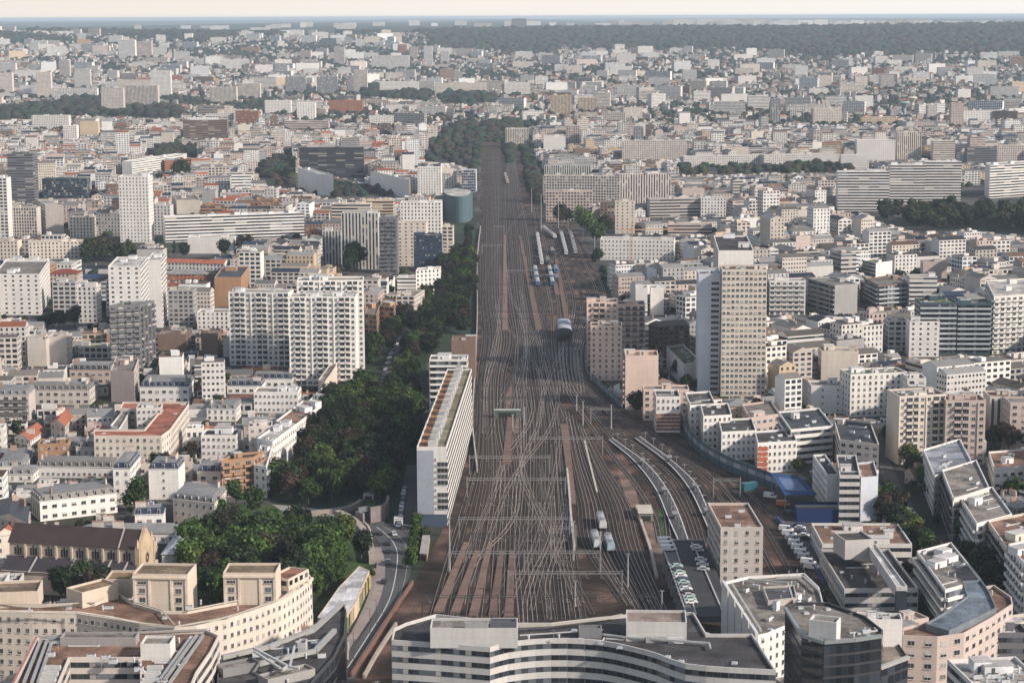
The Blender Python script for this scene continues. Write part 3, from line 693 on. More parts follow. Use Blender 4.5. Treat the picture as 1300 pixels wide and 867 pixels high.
for i in range(16):
    v0 = rx.uniform(470, 770); v1 = v0-rx.uniform(60, 150); tl = rx.uniform(.05, .95); tr = min(.97, max(.03, tl+rx.choice((-1, 1))*rx.uniform(.12, .4)))
    def ub(v, t):
        L_ = np.interp(v, [300, 380, 430, 480, 540, 600, 700, 785], [612, 611, 614, 608, 607, 600, 572, 548]); R_ = np.interp(v, [300, 360, 420, 480, 540, 600, 700, 785], [672, 677, 690, 703, 713, 716, 728, 742]); return L_+(R_-L_)*t
    pts = [(ub(v0+40, tl), v0+40), (ub(v0, tl), v0), (ub(v0*.67+v1*.33, tl*.74+tr*.26), v0*.67+v1*.33), (ub(v0*.33+v1*.67, tl*.26+tr*.74), v0*.33+v1*.67), (ub(v1, tr), v1), (ub(v1-30, tr), v1-30)]
    track([P(*p) for p in pts], 'short curved crossover track linking neighbouring main lines', 'short crossovers', .03)
family([(705, 500), (697, 440), (690, 390), (680, 340), (675, 300), (673, 262)], [(740, 500), (738, 440), (768, 385), (752, 335), (733, 298), (706, 268)], 9, 'in the carriage sidings', 'siding tracks')
family([(716, 520), (722, 580), (735, 640), (742, 690), (790, 765)], [(742, 545), (766, 590), (795, 640), (812, 700), (850, 790)], 7, 'in the locomotive yard', 'locomotive yard tracks', .02)
family([(715, 400), (712, 440), (718, 490), (742, 530), (775, 575), (810, 620), (830, 655), (838, 690)], [(722, 400), (717, 440), (724, 490), (756, 532), (790, 572), (822, 608), (842, 642), (850, 690)], 2, 'on the curve left of the platforms', 'curved tracks by the platforms')
family([(725, 400), (722, 440), (728, 488), (760, 532), (806, 572), (850, 615), (872, 655), (884, 690)], [(731, 400), (726, 440), (732, 486), (768, 532), (815, 572), (856, 608), (880, 650), (893, 690)], 2, 'between the two curved platforms', 'curved tracks by the platforms')
family([(738, 400), (729, 440), (736, 486), (780, 532), (830, 566), (876, 600), (905, 640), (925, 690), (945, 740)], [(746, 402), (739, 440), (742, 478), (790, 528), (850, 562), (905, 592), (960, 635), (990, 670), (1030, 735)], 5, 'sweeping right past the noise barrier', 'curved tracks by the platforms')
# platforms (long low slabs with pale edges)
def platform(L, R, label, group, h=.9, top=(.062, .062, .066), edge=(.62, .62, .62)):
    a = catmull([P(*p) for p in L], 6); b = catmull([P(*p) for p in R], 6); n = 40
    f = lambda l, t: l[min(len(l)-1, int(t*(len(l)-1)))]
    A = [f(a, i/n) for i in range(n+1)]; B = [f(b, i/n) for i in range(n+1)]; c = A[0]
    rt = root('station_platform', (c.x, c.y, 0), label, 'platform', group); g = lambda p, z: (p.x-c.x, p.y-c.y, z)
    m = MB()
    for i in range(n): m.face([g(A[i], h), g(B[i], h), g(B[i+1], h), g(A[i+1], h)][::-1], top); 
    for X in (A, B):
        for i in range(n): m.face([g(X[i], .1), g(X[i+1], .1), g(X[i+1], h), g(X[i], h)], top)
    m.build('deck', 'paving', rt)
    for i in range(3, n, 3):
        q = (A[i]+B[i])/2-c; m = MB(); m.bar((q.x, q.y, h), (q.x, q.y, h+5), .09, (.35, .35, .34)); m.bar((q.x-1, q.y, h+5), (q.x+1, q.y, h+5), .12, (.4, .4, .4)); m.build('platform_lamp', 'metal', rt)
    for i in (12, 24, 33):
        q = (A[i]+B[i])/2-c; m = MB(); m.box(q.x, q.y, h, 1.6, 5, .2, 0, (.1, .1, .1)); m.box(q.x, q.y, h+.2, .3, 4.4, 2.1, 0, (.16, .19, .2)); m.box(q.x, q.y, h+2.3, 2.0, 5.4, .15, 0, (.24, .24, .24)); m.build('shelter', 'plain', rt)
    for X in (A, B):
        m = MB(); ribbon(m, [p-c for p in X], 0, .4, h, h+.06, edge); m.build('edge', 'paint', rt)
platform([(773, 560), (804, 586), (832, 622), (849, 661), (863, 692)], [(777, 558), (820, 590), (846, 622), (862, 655), (875, 692)], 'long curved grey platform with white edges, left of two', 'curved platforms')
platform([(806, 558), (847, 589), (873, 619), (891, 654), (906, 690)], [(812, 556), (853, 587), (882, 615), (898, 648), (912, 680)], 'long curved grey platform with white edges, right of two', 'curved platforms')
pf = [((556, 778), (592, 690)), ((577, 780), (606, 700)), ((601, 782), (622, 692)), ((626, 782), (637, 700)), ((646, 784), (650, 700)), ((643, 590), (648, 520)), ((641, 420), (641, 300)), ((716, 540), (728, 640)), ((684, 420), (660, 300)), ((708, 375), (700, 340)), ((722, 420), (706, 330))]
for i, (a, b) in enumerate(pf):
    A, B = P(*a), P(*b); d = (B-A).normalized(); nn = Vector((-d.y, d.x, 0))*(1.6 if i < 5 else 1.9); m = MB(); c = A
    g = lambda p, z: (p.x-c.x, p.y-c.y, z); q = [A-nn, A+nn, B+nn*.6, B-nn*.6]; q = ccw([(p.x, p.y) for p in q]); q = [Vector((*p, 0)) for p in q]
    col = vary((.15, .10, .08), .2)
    m.face([g(p, .7) for p in q], col)
    for k in range(4): m.face([g(q[k], .1), g(q[(k+1) % 4], .1), g(q[(k+1) % 4], .7), g(q[k], .7)], col)
    tag(m.build('station_platform', 'plain', None, (c.x, c.y, 0)), f'narrow brown platform strip between tracks, {ORD[i]} when counted from the station end' , 'platform', 'low strips between the tracks')
# gantries
def gantry(v, u0, u1, label=None, col=(.40, .41, .41), z=7.5, heavy=False, drops=True):
    a, b = P(u0, v, z), P(u1, v, z); b.y = a.y = (a.y+b.y)/2
    b = P(u1, v, z); rt = root('catenary_gantry', (a.x, a.y, 0), label, 'gantry', 'catenary gantries across the tracks'); r = .14 if heavy else .11
    o = Vector((a.x, a.y, 0)); a2, b2 = a-o, b-o
    m = MB(); m.bar(a2, b2, r, col); m.bar(a2+Vector((0, 0, .9)), b2+Vector((0, 0, .9)), r*.6, col); L = (b2-a2).length; n = max(2, int(L/3))
    for i in range(n): m.bar(a2+(b2-a2)*(i/n), a2+(b2-a2)*((i+1)/n)+Vector((0, 0, .9)), r*.4, col)
    m.build('beam', 'metal', rt)
    for p in ([a2, b2] if L < 45 else [a2, (a2+b2)/2, b2]):
        m = MB(); m.bar((p.x, p.y, 0), (p.x, p.y, z+1.3), .15 if not heavy else .24, col); m.build('post', 'metal', rt)
    if drops:
        for i in range(1, int(L/4.6)+1):
            p = a2+(b2-a2)*((i-.5)/int(L/4.6)) if int(L/4.6) else a2; m = MB(); m.bar(p, p-Vector((0, 0, 1.6)), .07, (.3, .3, .3)); m.bar(p-Vector((0, 0, 1.5)), p+Vector((1.1, 0, -1.5)), .05, (.4, .38, .35)); m.build('wire_hanger', 'metal', rt)
GN = [(758, 536, 728, 0), (757, 728, 832, 0), (728, 645, 790, 1), (702, 570, 762, 1), (681, 600, 726, 0), (659, 583, 723, 1), (636, 588, 722, 0), (609, 593, 718, 1), (581, 596, 698, 1), (557, 672, 765, 1), (545, 605, 700, 0), (520, 750, 776, 1), (505, 604, 706, 0),
      (490, 606, 712, 0), (467, 610, 720, 0), (455, 612, 700, 0), (440, 690, 735, 0), (425, 614, 690, 0), (405, 612, 672, 0), (396, 612, 700, 0), (375, 610, 640, 0), (362, 612, 672, 0), (344, 645, 678, 1), (325, 645, 672, 0), (312, 612, 640, 1), (305, 645, 680, 0), (288, 628, 640, 1), (286, 690, 722, 1), (297, 720, 742, 0), (270, 612, 634, 0), (262, 612, 634, 0), (248, 614, 636, 0), (236, 614, 636, 0), (222, 614, 638, 0), (205, 614, 640, 0), (671, 700, 731, 1), (610, 906, 940, 1), (548, 770, 800, 0)]
GN.sort(key=lambda g: -g[0])
for i, (v, a, b, hv) in enumerate(GN):
    w_ = 'long' if b-a > 60 else 'short'; kk = sum(1 for g in GN[:i] if ('long' if g[2]-g[1] > 60 else 'short') == w_)
    gantry(v, a, b, f'{w_} {"thick pale" if hv else "thin grey"} wire gantry over the tracks, number {kk+1} of {w_} ones from station', (.28, .28, .27) if hv else (.08, .078, .075), heavy=bool(hv))
# ------------------------------------------------------------------ landmark buildings, nearest first
def HP(name, label, cat, ref, px, h, col, sty, roof, vb=867, **kw):
    q = [P(u, v, h) for u, v in px]; cy = sum(p.y for p in q)/len(q)
    pts = [proj(p.x, p.y, h) for p in q]
    n = len(q)
    fill_screen(px, cy, vb)
    for i in range(n):
        a, b = q[i], q[(i+1) % n]; fill_screen(hull([proj(a.x, a.y, h), proj(b.x, b.y, h), proj(a.x, a.y, 0), proj(b.x, b.y, 0)]), cy, vb)
    occ_poly([(p.x, p.y) for p in q], grow=2)
    o = building(name, label, cat, q, h, COLS[col], sty, roof, **kw)
    REFS.append((ref, sum(p.x for p in q)/n, cy, h, px[0][0], vb)); return o
def sub_poly(rt, nm, px, z0, z1, col, matn='plain', roofc=None, win=None):
    """an extra volume of a building: outline in the picture at its top"""
    q = ccw([(P(u, v, z1).x, P(u, v, z1).y) for u, v in px]); rl = rt.location; m = MB(); n = len(q)
    for i in range(n):
        j = (i+1) % n; L = math.dist(q[i], q[j]); 
        wv = (0, 0, 0) if not win else (STY[win][0], STY[win][1], 3+i)
        m.face([(q[i][0]-rl.x, q[i][1]-rl.y, z0), (q[j][0]-rl.x, q[j][1]-rl.y, z0), (q[j][0]-rl.x, q[j][1]-rl.y, z1), (q[i][0]-rl.x, q[i][1]-rl.y, z1)], col, wv, [(0, 0), (max(1, round(L/3)), 0), (max(1, round(L/3)), max(1, round((z1-z0)/3))), (0, max(1, round((z1-z0)/3)))])
    ins = inset(q, .3)
    for i in range(n):
        j = (i+1) % n
        m.face([(q[i][0]-rl.x, q[i][1]-rl.y, z1), (q[j][0]-rl.x, q[j][1]-rl.y, z1), (ins[j][0]-rl.x, ins[j][1]-rl.y, z1), (ins[i][0]-rl.x, ins[i][1]-rl.y, z1)], tuple(min(.72, c*1.15) for c in col))
        m.face([(ins[i][0]-rl.x, ins[i][1]-rl.y, z1), (ins[j][0]-rl.x, ins[j][1]-rl.y, z1), (ins[j][0]-rl.x, ins[j][1]-rl.y, z1-.7), (ins[i][0]-rl.x, ins[i][1]-rl.y, z1-.7)], col)
    m.build(nm, 'facade' if win or matn == 'facade' else matn, rt)
    m = MB(); m.face([(a-rl.x, b-rl.y, z1-.7) for a, b in ins], roofc or ROOFC['flat']); m.build('roof', 'gravel', rt)
def line_part(rt, nm, px, z, r, col, matn='metal'):
    rl = rt.location; m = MB(); pts = [P(u, v, z)-Vector((rl.x, rl.y, 0)) for u, v in px]
    for a, b in zip(pts, pts[1:]): m.bar(a, b, r, col)
    m.build(nm, matn, rt)
def smooth(px, n=4):
    c = catmull([Vector((u, v, 0)) for u, v in px], 1e9) if False else []
    Q = [(2*px[0][0]-px[1][0], 2*px[0][1]-px[1][1])]+list(px)+[(2*px[-1][0]-px[-2][0], 2*px[-1][1]-px[-2][1])]
    for i in range(1, len(Q)-2):
        for k in range(n):
            t = k/n; f = lambda j: .5*(2*Q[i][j]+(Q[i+1][j]-Q[i-1][j])*t+(2*Q[i-1][j]-5*Q[i][j]+4*Q[i+1][j]-Q[i+2][j])*t*t+(-Q[i-1][j]+3*Q[i][j]-3*Q[i+1][j]+Q[i+2][j])*t**3)
            c.append((f(0), f(1)))
    return c+[px[-1]]
AP, OF, TW = 'apartment_building', 'office_building', 'residential_tower'
# ---- station front block
st = HP('station_building', 'long curved pale tiled station block with dark ribbon windows closing the tracks', 'station building', 'curved station block',
   [(497, 812), (560, 816)]+smooth([(622, 821), (645, 815), (680, 811), (720, 810), (765, 813), (800, 820), (834, 829), (870, 842), (925, 847)], 2)+[(985, 850), (955, 804), (897, 804), (881, 777), (845, 775), (800, 779), (760, 783), (700, 790), (657, 790), (600, 784), (553, 779), (515, 790), (500, 797)],
   36, 'L', 'b', 'flat/dark', huts=0, units=10)
def box_on(rt, FL, FR, bk, z0, z1, col, nm='rooftop_hut', roofc=None, win=None):
    a, b = P(*FL, z1), P(*FR, z1); e = (b-a).normalized(); nn = Vector((-e.y, e.x, 0))*bk
    q = [a, b, b+nn, a+nn]; sub_poly(rt, nm, [proj(p.x, p.y, z1) for p in q], z0, z1, col, 'facade', roofc, win)
box_on(st, (546, 797), (657, 797), 9, 35, 40.5, (.50, .49, .47)); box_on(st, (795, 789), (872, 790), 11, 35, 40.5, (.50, .49, .47), roofc=(.2, .16, .14))
box_on(st, (735, 797), (764, 797), 3, 35, 38, (.2, .2, .21)); box_on(st, (820, 809), (845, 809), .8, 35.1, 36.6, (.3, .3, .3), 'vent_box'); box_on(st, (848, 809), (868, 809), .8, 35.1, 36.8, (.5, .5, .5), 'vent_box')
box_on(st, (590, 790), (620, 790), 2, 38, 42, (.3, .3, .3), 'plant_room'); box_on(st, (622, 789), (655, 789), 3, 38, 41.8, (.1, .11, .13), 'plant_room')
line_part(st, 'roof_pipe', [(765, 805), (790, 808), (900, 816), (902, 822)], 36.2, .25, (.5, .5, .5)); line_part(st, 'roof_rail', [(660, 806), (765, 799)], 36.6, .15, (.6, .6, .58)); line_part(st, 'roof_rail', [(657, 795), (700, 793), (760, 786), (790, 780)], 37, .25, (.55, .5, .42))
# ---- curved arcade building (ring of flats)
ringf = [(-6, 776), (40, 778), (97, 778), (138, 784), (177, 792), (221, 797), (249, 794), (290, 784), (330, 772), (358, 761), (380, 748), (396, 734)]
ringb = [(390, 724), (372, 740), (345, 753), (310, 762), (270, 769), (238, 775), (205, 775), (170, 765), (150, 752), (120, 765), (60, 767), (-6, 767)]
bo = HP(AP, 'cream curved arcade apartment building with terraced roof gardens and square pavilions', 'apartment building', 'curved arcade building', ringf+ringb, 27, 'C', 'k', 'flat/brown', huts=0, units=8)
def pav(FL, FR, bk, cols):
    box_on(bo, FL, FR, bk, 20, 36, (.60, .51, .42), 'pavilion', (.17, .13, .09)); rl = bo.location; a, b = P(*FL, 36), P(*FR, 36); d = b-a; ang = math.atan2(d.y, d.x)
    for t in cols:
        for k in range(4): c = a+d*t; link('window', window_mesh(1.9 if k < 3 else 2.6, 1.6 if k < 3 else .9, (0, 1, 2, 0)[k], 'w'), bo, (c.x-rl.x, c.y-rl.y-.02, 24.4+k*2.8), ang)
    for t in (.03, .3, .7, .97):
        c = a+d*t; m = MB(); m.box(0, -.15, 0, .7, .3, 11, 0, (.62, .53, .44)); o = m.build('pilaster', 'plain', bo, (c.x-rl.x, c.y-rl.y, 24)); o.rotation_euler = (0, 0, ang)
    m = MB(); m.bar((a.x-rl.x, a.y-rl.y-.3, 34.9), (b.x-rl.x, b.y-rl.y-.3, 34.9), .3, (.64, .55, .45)); m.build('cornice', 'plain', bo)
pav((168, 728), (238, 729), 12, (.17, .83)); pav((283, 727), (350, 727), 11, (.15, .85)); box_on(bo, (133, 735), (166, 735), 10, 25, 31, (.56, .47, .38), 'terrace', (.2, .14, .08))
box_on(bo, (-8, 752), (48, 750), 12, 25, 31, (.56, .47, .38), 'pavilion', (.16, .12, .09)); box_on(bo, (104, 752), (150, 740), 8, 25, 31, (.56, .47, .38), 'pavilion', (.18, .13, .08)); box_on(bo, (366, 735), (392, 722), 7, 25, 31, (.56, .47, .38), 'pavilion', (.2, .09, .06), 'P')
for k, pl in enumerate([[(-4, 777), (97, 779), (177, 791), (222, 795), (290, 783), (355, 760), (392, 735)], [(-4, 766), (60, 767), (120, 764), (150, 750)], [(238, 774), (310, 760), (372, 738)], [(170, 764), (205, 774), (221, 792)]]): line_part(bo, 'roof_rail', pl, 27.6, .16, (.62, .58, .5))
for k in (0, 1, 2): line_part(bo, 'cornice', [(-6, 776), (40, 778), (97, 778), (138, 784), (177, 792), (221, 797), (249, 794), (290, 784), (330, 772), (358, 761), (380, 748), (396, 734)], (26.2, 20.4, 23.4)[k], (.5, .22, .14)[k], (.62, .54, .44), 'plain')
# ---- near left office with U-shaped roof
of = HP(OF, 'U-shaped office with teal glass courtyard and pipe covered roof at bottom left', 'office building', 'teal courtyard office', [(4, 895), (48, 808), (120, 804), (200, 801), (262, 799), (278, 806), (268, 826), (250, 852), (232, 895), (178, 895), (178, 834), (88, 834), (62, 895)], 38, 'X', '=bbbbbbbbbbbgb', 'flat/brown', huts=0, units=18)
box_on(of, (178, 817), (216, 817), 7, 37, 41.5, (.6, .58, .55)); box_on(of, (76, 809), (172, 809), 5, 37, 39.5, (.3, .28, .27))
for pl in [[(52, 812), (30, 867)], [(60, 812), (40, 867)], [(66, 814), (48, 867)], [(258, 806), (215, 867)], [(250, 806), (206, 867)], [(243, 808), (200, 867)], [(60, 810), (175, 807)], [(60, 815), (175, 813)]]: line_part(of, 'duct', pl, 38.0, .35, (.42, .42, .41))
for pl in [[(46, 809), (10, 880)], [(46, 808), (262, 799)]]: line_part(of, 'parapet_cap', pl, 38.1, .25, (.45, .2, .16) if pl[1][0] == 10 else (.45, .43, .4))
for i in range(4):
    for (u, v) in [(56, 846), (186, 846)]: box_on(of, (u-i*3, v+i*8), (u+20-i*3, v+i*8), 1.4, 37.1, 38.4, (.5, .5, .49), 'air_unit')
# ---- dark curved glass building beside the boulevard
dk = HP(OF, 'dark curved glass building with light roof deck and white cable masts by the boulevard', 'office building', 'dark curved glass building', [(276, 838), (300, 829), (335, 822), (365, 815), (398, 800), (420, 780), (436, 764), (440, 775), (438, 805), (425, 832), (400, 860), (380, 890), (300, 895), (276, 895)], 30, 'K', 'g', 'flat/dark', huts=0, units=8)
for pl in [[(322, 822), (365, 845), (358, 850)], [(325, 828), (356, 848)], [(374, 820), (368, 846), (380, 848)]]: line_part(dk, 'cable_mast', pl, 33, .28, (.62, .62, .6))
for pl in [[(282, 834), (340, 821), (398, 799), (434, 766)], [(300, 850), (345, 838), (400, 826), (425, 800)]]: line_part(dk, 'roof_band', pl, 30.3, .6, (.45, .44, .42))
box_on(dk, (378, 816), (388, 816), 4, 29, 32.5, (.4, .4, .4)); box_on(dk, (283, 849), (330, 840), 5, 29, 31.5, (.2, .2, .2), 'roof_pod'); box_on(dk, (340, 862), (400, 848), 5, 29, 31.5, (.3, .29, .28), 'roof_pod')
# ---- wedge with coloured panels
wg = HP('pavilion_building', 'long wedge shaped pavilion with grey metal roofs and yellow green side panels', 'pavilion', 'coloured wedge pavilion', [(403, 783), (432, 792), (452, 764), (469, 724), (456, 718), (430, 745)], 5.5, 'Y', 'n', 'flat/zinc', vb=800, huts=0, parapet=.1, roofcol=(.38, .38, .39))
for k in range(9):
    t = k/9; u, v = 433+(469-433)*t, 792+(724-792)*t; a = P(u, v, 5.5); b = P(u+(36/9)*.7, v-(68/9)*.7, 5.5); rl = wg.location; m = MB()
    c = [(.42, .33, .14), (.14, .22, .09), (.40, .31, .2), (.28, .29, .1)][k % 4]; d = Vector((.12, -.05, 0))
    m.face([(a.x-rl.x+.9, a.y-rl.y-.3, .5), (b.x-rl.x+.9, b.y-rl.y-.3, .5), (b.x-rl.x+.9, b.y-rl.y-.3, 5), (a.x-rl.x+.9, a.y-rl.y-.3, 5)], c); m.build('panel', 'paint', wg)
# ---- white block with the parking deck etc (right bottom)
H(OF, 'beige slab office with brown roof terrace and glazed left side above the parking deck', 'office building', 'brown roofed beige slab', (915, 669), (969, 669), (950, 638), 0, 752, 'X', 'pd', 'flat/brown', huts=0, units=2)
b_ = REFS[-1]
wp = HP(OF, 'low office with tall rounded white wall panels and grey courtyard roof', 'office building', 'white panelled office', [(920, 738), (962, 806), (975, 803), (1006, 790), (1046, 768), (1040, 745), (1021, 727), (985, 729), (950, 731)], 22, 'W', '=gpppppnnn', 'flat/flat', huts=2, units=14)
for pl in [[(930, 742), (966, 800)], [(950, 735), (1000, 740), (1010, 770)], [(985, 733), (1020, 732), (1040, 750)]]: line_part(wp, 'roof_rail', pl, 22.4, .3, (.5, .49, .47))
sub_poly(wp, 'courtyard_rim', [(975, 762), (1012, 758), (1008, 742), (968, 744)], 21, 23.2, (.42, .38, .34), 'plain', (.07, .07, .08))
for i in range(5):
    t = i/5; a = P(918+(962-918)*t, 738+(806-738)*t, 23); b = P(918+44*(t+.17), 738+68*(t+.17), 23); rl = wp.location; m = MB(); c = (a+b)/2; ang = math.atan2(b.y-a.y, b.x-a.x)
    m.box(c.x-rl.x, c.y-rl.y, 1, (b-a).length, .9, 22.4, ang, (.64, .63, .61)); m.build('wall_panel', 'paint', wp)
bg_ = HP(OF, 'black glass polygonal office with chamfered corners and cluttered flat roof', 'office building', 'black glass office', [(997, 772), (1018, 806), (1046, 815), (1085, 812), (1119, 807), (1121, 799), (1098, 781), (1050, 764), (1010, 764)], 40, 'K', 'g', 'flat/flat', huts=0, units=10)
box_on(bg_, (1027, 786), (1062, 790), 5, 39, 45, (.6, .59, .57)); line_part(bg_, 'parapet_cap', [(997, 772), (1018, 806), (1046, 815), (1085, 812), (1119, 807)], 40.1, .45, (.3, .32, .33))
sub_poly(bg_, 'lower_wing', [(1030, 842), (1060, 853), (1110, 850), (1153, 834), (1140, 815), (1119, 812), (1060, 822)], 0, 30, (.05, .05, .055), 'facade', (.24, .2, .17), 'g')
line_part(bg_, 'parapet_cap', [(1030, 842), (1060, 853), (1110, 850), (1153, 834)], 30.1, .5, (.5, .49, .46)); line_part(bg_, 'crane_arm', [(1075, 822), (1092, 840)], 33, .3, (.08, .13, .15))
wm = HP(OF, 'white mesh clad block tucked behind the black glass office', 'office building', 'white mesh block', [(1100, 786), (1146, 786), (1143, 778), (1088, 776), (1084, 782)], 37, 'W', 'n', 'flat/brown', huts=1, units=4)
pe = HP(AP, 'peach rounded corner apartment building with blue grey metal roof at bottom right', 'apartment building', 'peach corner building', [(1146, 806), (1190, 808), (1224, 803), (1258, 784), (1286, 766), (1284, 757), (1262, 742), (1236, 746), (1212, 770), (1190, 786), (1146, 796)], 30, 'P', 'P', 'flat/brown', huts=0, units=4)
sub_poly(pe, 'metal_roof', [(1175, 791), (1205, 800), (1265, 771), (1256, 750), (1246, 736), (1222, 737), (1228, 756), (1200, 776)], 29, 31.2, (.16, .18, .20), 'plain', (.12, .15, .18)); 
H(AP, 'long block with deep slanting balconies and rooftop machinery beside the dark roofed hall', 'apartment building', 'slanting balcony block', (1200, 748), (1246, 735), (1164, 699), 0, 800, 'W', 'Bn', 'flat/flat', huts=3, units=8)
ind = H('industrial_hall', 'broad hall with dark flat roofs, white parapets and a glazed entrance slot', 'hall', 'dark roofed hall', (1072, 747), (1166, 746), (1041, 697), 0, 776, 'L', 'bp', 'flat/dark', huts=0, units=6, roofcol=(.055, .05, .05))
box_on(ind, (1073, 686), (1109, 684), 12, 10, 17, (.5, .48, .46), 'upper_hall', (.06, .055, .055)); sub_poly(ind, 'skylight_spine', [(1138, 744), (1152, 744), (1112, 690), (1101, 690)], 10.5, 14.4, (.5, .49, .47), 'plain', (.42, .41, .40)); box_on(ind, (1138, 752), (1152, 752), 2, 0, 13.0, (.03, .04, .05), 'glass_slot')
H('industrial_hall', 'low white hall with small roof houses behind the dark roofed hall', 'hall', 'low white hall', (1044, 690), (1158, 690), 30, 8, 700, 'M', 'bp', 'flat/brown', huts=4, units=10)
# hospital like group with blue base
hb = H(OF, 'white clinic wing with blue grey window bands beside the blue canopy', 'office building', 'white clinic wing', (1050, 602), (1066, 601), (1032, 577), 0, 652, 'W', 'np', 'flat/dark', huts=0, units=1)
hc = H(OF, 'central clinic block with banded windows and solar panels on its roof', 'office building', 'central clinic block', (1066, 603), (1092, 603), (1062, 577), 0, 664, 'L', 'bb', 'flat/slate', huts=1, units=2)
hd = H(OF, 'blank grey clinic tower end with flat brown roof', 'office building', 'blank grey clinic end', (1093, 606), (1115, 604), (1088, 587), 0, 662, 'S', 'nn', 'flat/brown', huts=0)
H(OF, 'low clinic plinth with bright blue lower wall', 'office building', 'blue plinth', (1012, 650), (1092, 650), 12, 0, 663, 'L', 'nn', 'flat/flat', huts=0, skirt=(5.5, (.015, .035, .12)))
cano = P(1008, 616, 8); rt = root('canopy', (cano.x, cano.y, 0), 'bright blue sloping canopy roof beside the white clinic wing', 'canopy'); m = MB(); rl = rt.location
q = [P(978, 600, 11), P(1014, 604, 9), P(1037, 627, 8), P(996, 627, 8)]; q = [p-rl for p in q]
m.face([tuple(p) for p in q][::-1], (.02, .055, .14)); m.face([(p.x, p.y, p.z-.4) for p in q], (.1, .15, .25)); 
for k in range(4): j = (k+1) % 4; m.face([(q[k].x, q[k].y, q[k].z-.4), (q[j].x, q[j].y, q[j].z-.4), tuple(q[j]), tuple(q[k])], (.02, .08, .25))
m.build('roof', 'plain', rt)
for p in q: m = MB(); m.bar((p.x*.92, p.y*.92, 0), (p.x*.92, p.y*.92, p.z-.4), .18, (.3, .3, .32)); m.build('post', 'metal', rt)
# right edge stepped blocks
H(AP, 'cream corner block with grey metal roof and tall window bays on the tree lined street', 'apartment building', 'grey roofed corner block', (1186, 603), (1235, 588), (1172, 570), 0, 655, 'M', 'pP', 'flat/zinc', huts=0, units=3, roofcol=(.2, .21, .24))
H(AP, 'white block with dark grey set-back top floors and planted terraces, upper one of two', 'apartment building', 'upper dark topped block', (1210, 632), (1256, 618), (1196, 596), 0, 690, 'M', 'cP', 'flat/flat', huts=0, units=2)
H(AP, 'white block with tall window columns and dark grey penthouse, lower one of two', 'apartment building', 'lower dark topped block', (1240, 664), (1285, 652), (1217, 628), 0, 720, 'W', 'cs', 'flat/flat', huts=1, units=2)
H(AP, 'cream stepped terrace block with balcony plants at the right edge', 'apartment building', 'stepped terrace block', (1278, 694), (1330, 683), (1254, 660), 0, 752, 'C', 'cc', 'flat/brown', huts=1, units=3)
H(AP, 'white block with dark metal railings, lowest at the right edge', 'apartment building', 'lowest right edge block', (1302, 716), (1350, 706), (1280, 690), 24, 800, 'W', 'cc', 'flat/brown', huts=1)
H(AP, 'white polygonal villa block with brown roof at the right edge', 'apartment building', 'white villa block', (1262, 594), (1310, 590), (1255, 573), 0, 622, 'W', 'PP', 'flat/brown', huts=1, units=2)
H(OF, 'pale roof with white serpentine ducts at the bottom right corner', 'office building', 'white duct roof', (1240, 872), (1330, 868), 22, 34, 867, 'W', 'bb', 'flat/light', huts=2, units=8)
H(OF, 'small dark grey office beneath the serpentine duct roof building and the peach corner', 'office building', 'small grey office', (1252, 806), (1306, 800), 9, 24, 835, 'D', 'bb', 'flat/slate', huts=1, units=2)
# ---- white clustered blocks along the noise barrier
for i, (FL, FR, BK, vb, c, s, lab, ref) in enumerate([
  ((833, 503), (864, 503), (830, 494), 549, 'W', 'kP', 'white block with brown brick lower panels at the bend of the tracks', 'white block at the bend'),
  ((876, 514), (908, 512), (870, 498), 556, 'W', 'kP', 'white cube block with grey roof, upper of the row behind the noise barrier', 'upper white cube'),
  ((893, 528), (929, 526), (889, 513), 572, 'W', 'kp', 'white cube block with narrow window slots, second along the noise barrier', 'second white cube'),
  ((916, 548), (960, 546), (912, 532), 585, 'W', 'ks', 'white double cube block with a grey slot, middle of the noise barrier row', 'middle white cube'),
  ((962, 562), (1012, 559), (958, 547), 601, 'W', 'kp', 'white block with an orange red end panel, lowest of the noise barrier row', 'lowest white cube')]):
    H(AP, lab, 'apartment building', ref, FL, FR, BK, 0, vb, c, s, 'flat/dark', huts=0, units=2, group='white cubes behind the noise barrier')
for ref_, cc in (('white block at the bend', (.26, .12, .08)), ('lowest white cube', (.42, .12, .06))):
    o = [q for q in bpy.data.objects if q.get('label', '').startswith({'white block at the bend': 'white block with brown brick lower', 'lowest white cube': 'white block with an orange red'}[ref_])][0]; rl = o.location
    FLc, BKc = {'white block at the bend': ((833, 503), (864, 503)), 'lowest white cube': ((962, 562), (975, 561.5))}[ref_]; a, b = P(*FLc, o['_h']), P(*BKc, o['_h']); m = MB(); z1 = o['_h']*(.55 if 'bend' in ref_ else .9)
    for k in range(5): z = 1+(z1-1)*k/5; m.face([(a.x-rl.x, a.y-rl.y-.1, z), (b.x-rl.x, b.y-rl.y-.1, z), (b.x-rl.x, b.y-rl.y-.1, z+(z1-1)/5-.5), (a.x-rl.x, a.y-rl.y-.1, z+(z1-1)/5-.5)], cc)
    m.build('coloured_panel', 'plain', o)
H(AP, 'off white block with terraces and a curved roofline behind the white cubes', 'apartment building', 'terraced curved block', (1004, 545), (1058, 540), (988, 522), 0, 590, 'M', 'bB', 'flat/slate', huts=1, units=2)
H(AP, 'rounded block with glazed penthouse and ivy ledge left of the twin blocks', 'apartment building', 'rounded penthouse block', (1066, 558), (1116, 564), (1058, 530), 0, 606, 'C', 'Pb', 'flat/slate', huts=1, units=2)
H(AP, 'low pink block with long flat roof left of the tall blue grey tower', 'apartment building', 'low pink block', (817, 497), (875, 491), 12, 0, 534, 'Q', 'Pp', 'flat/flat', huts=1)
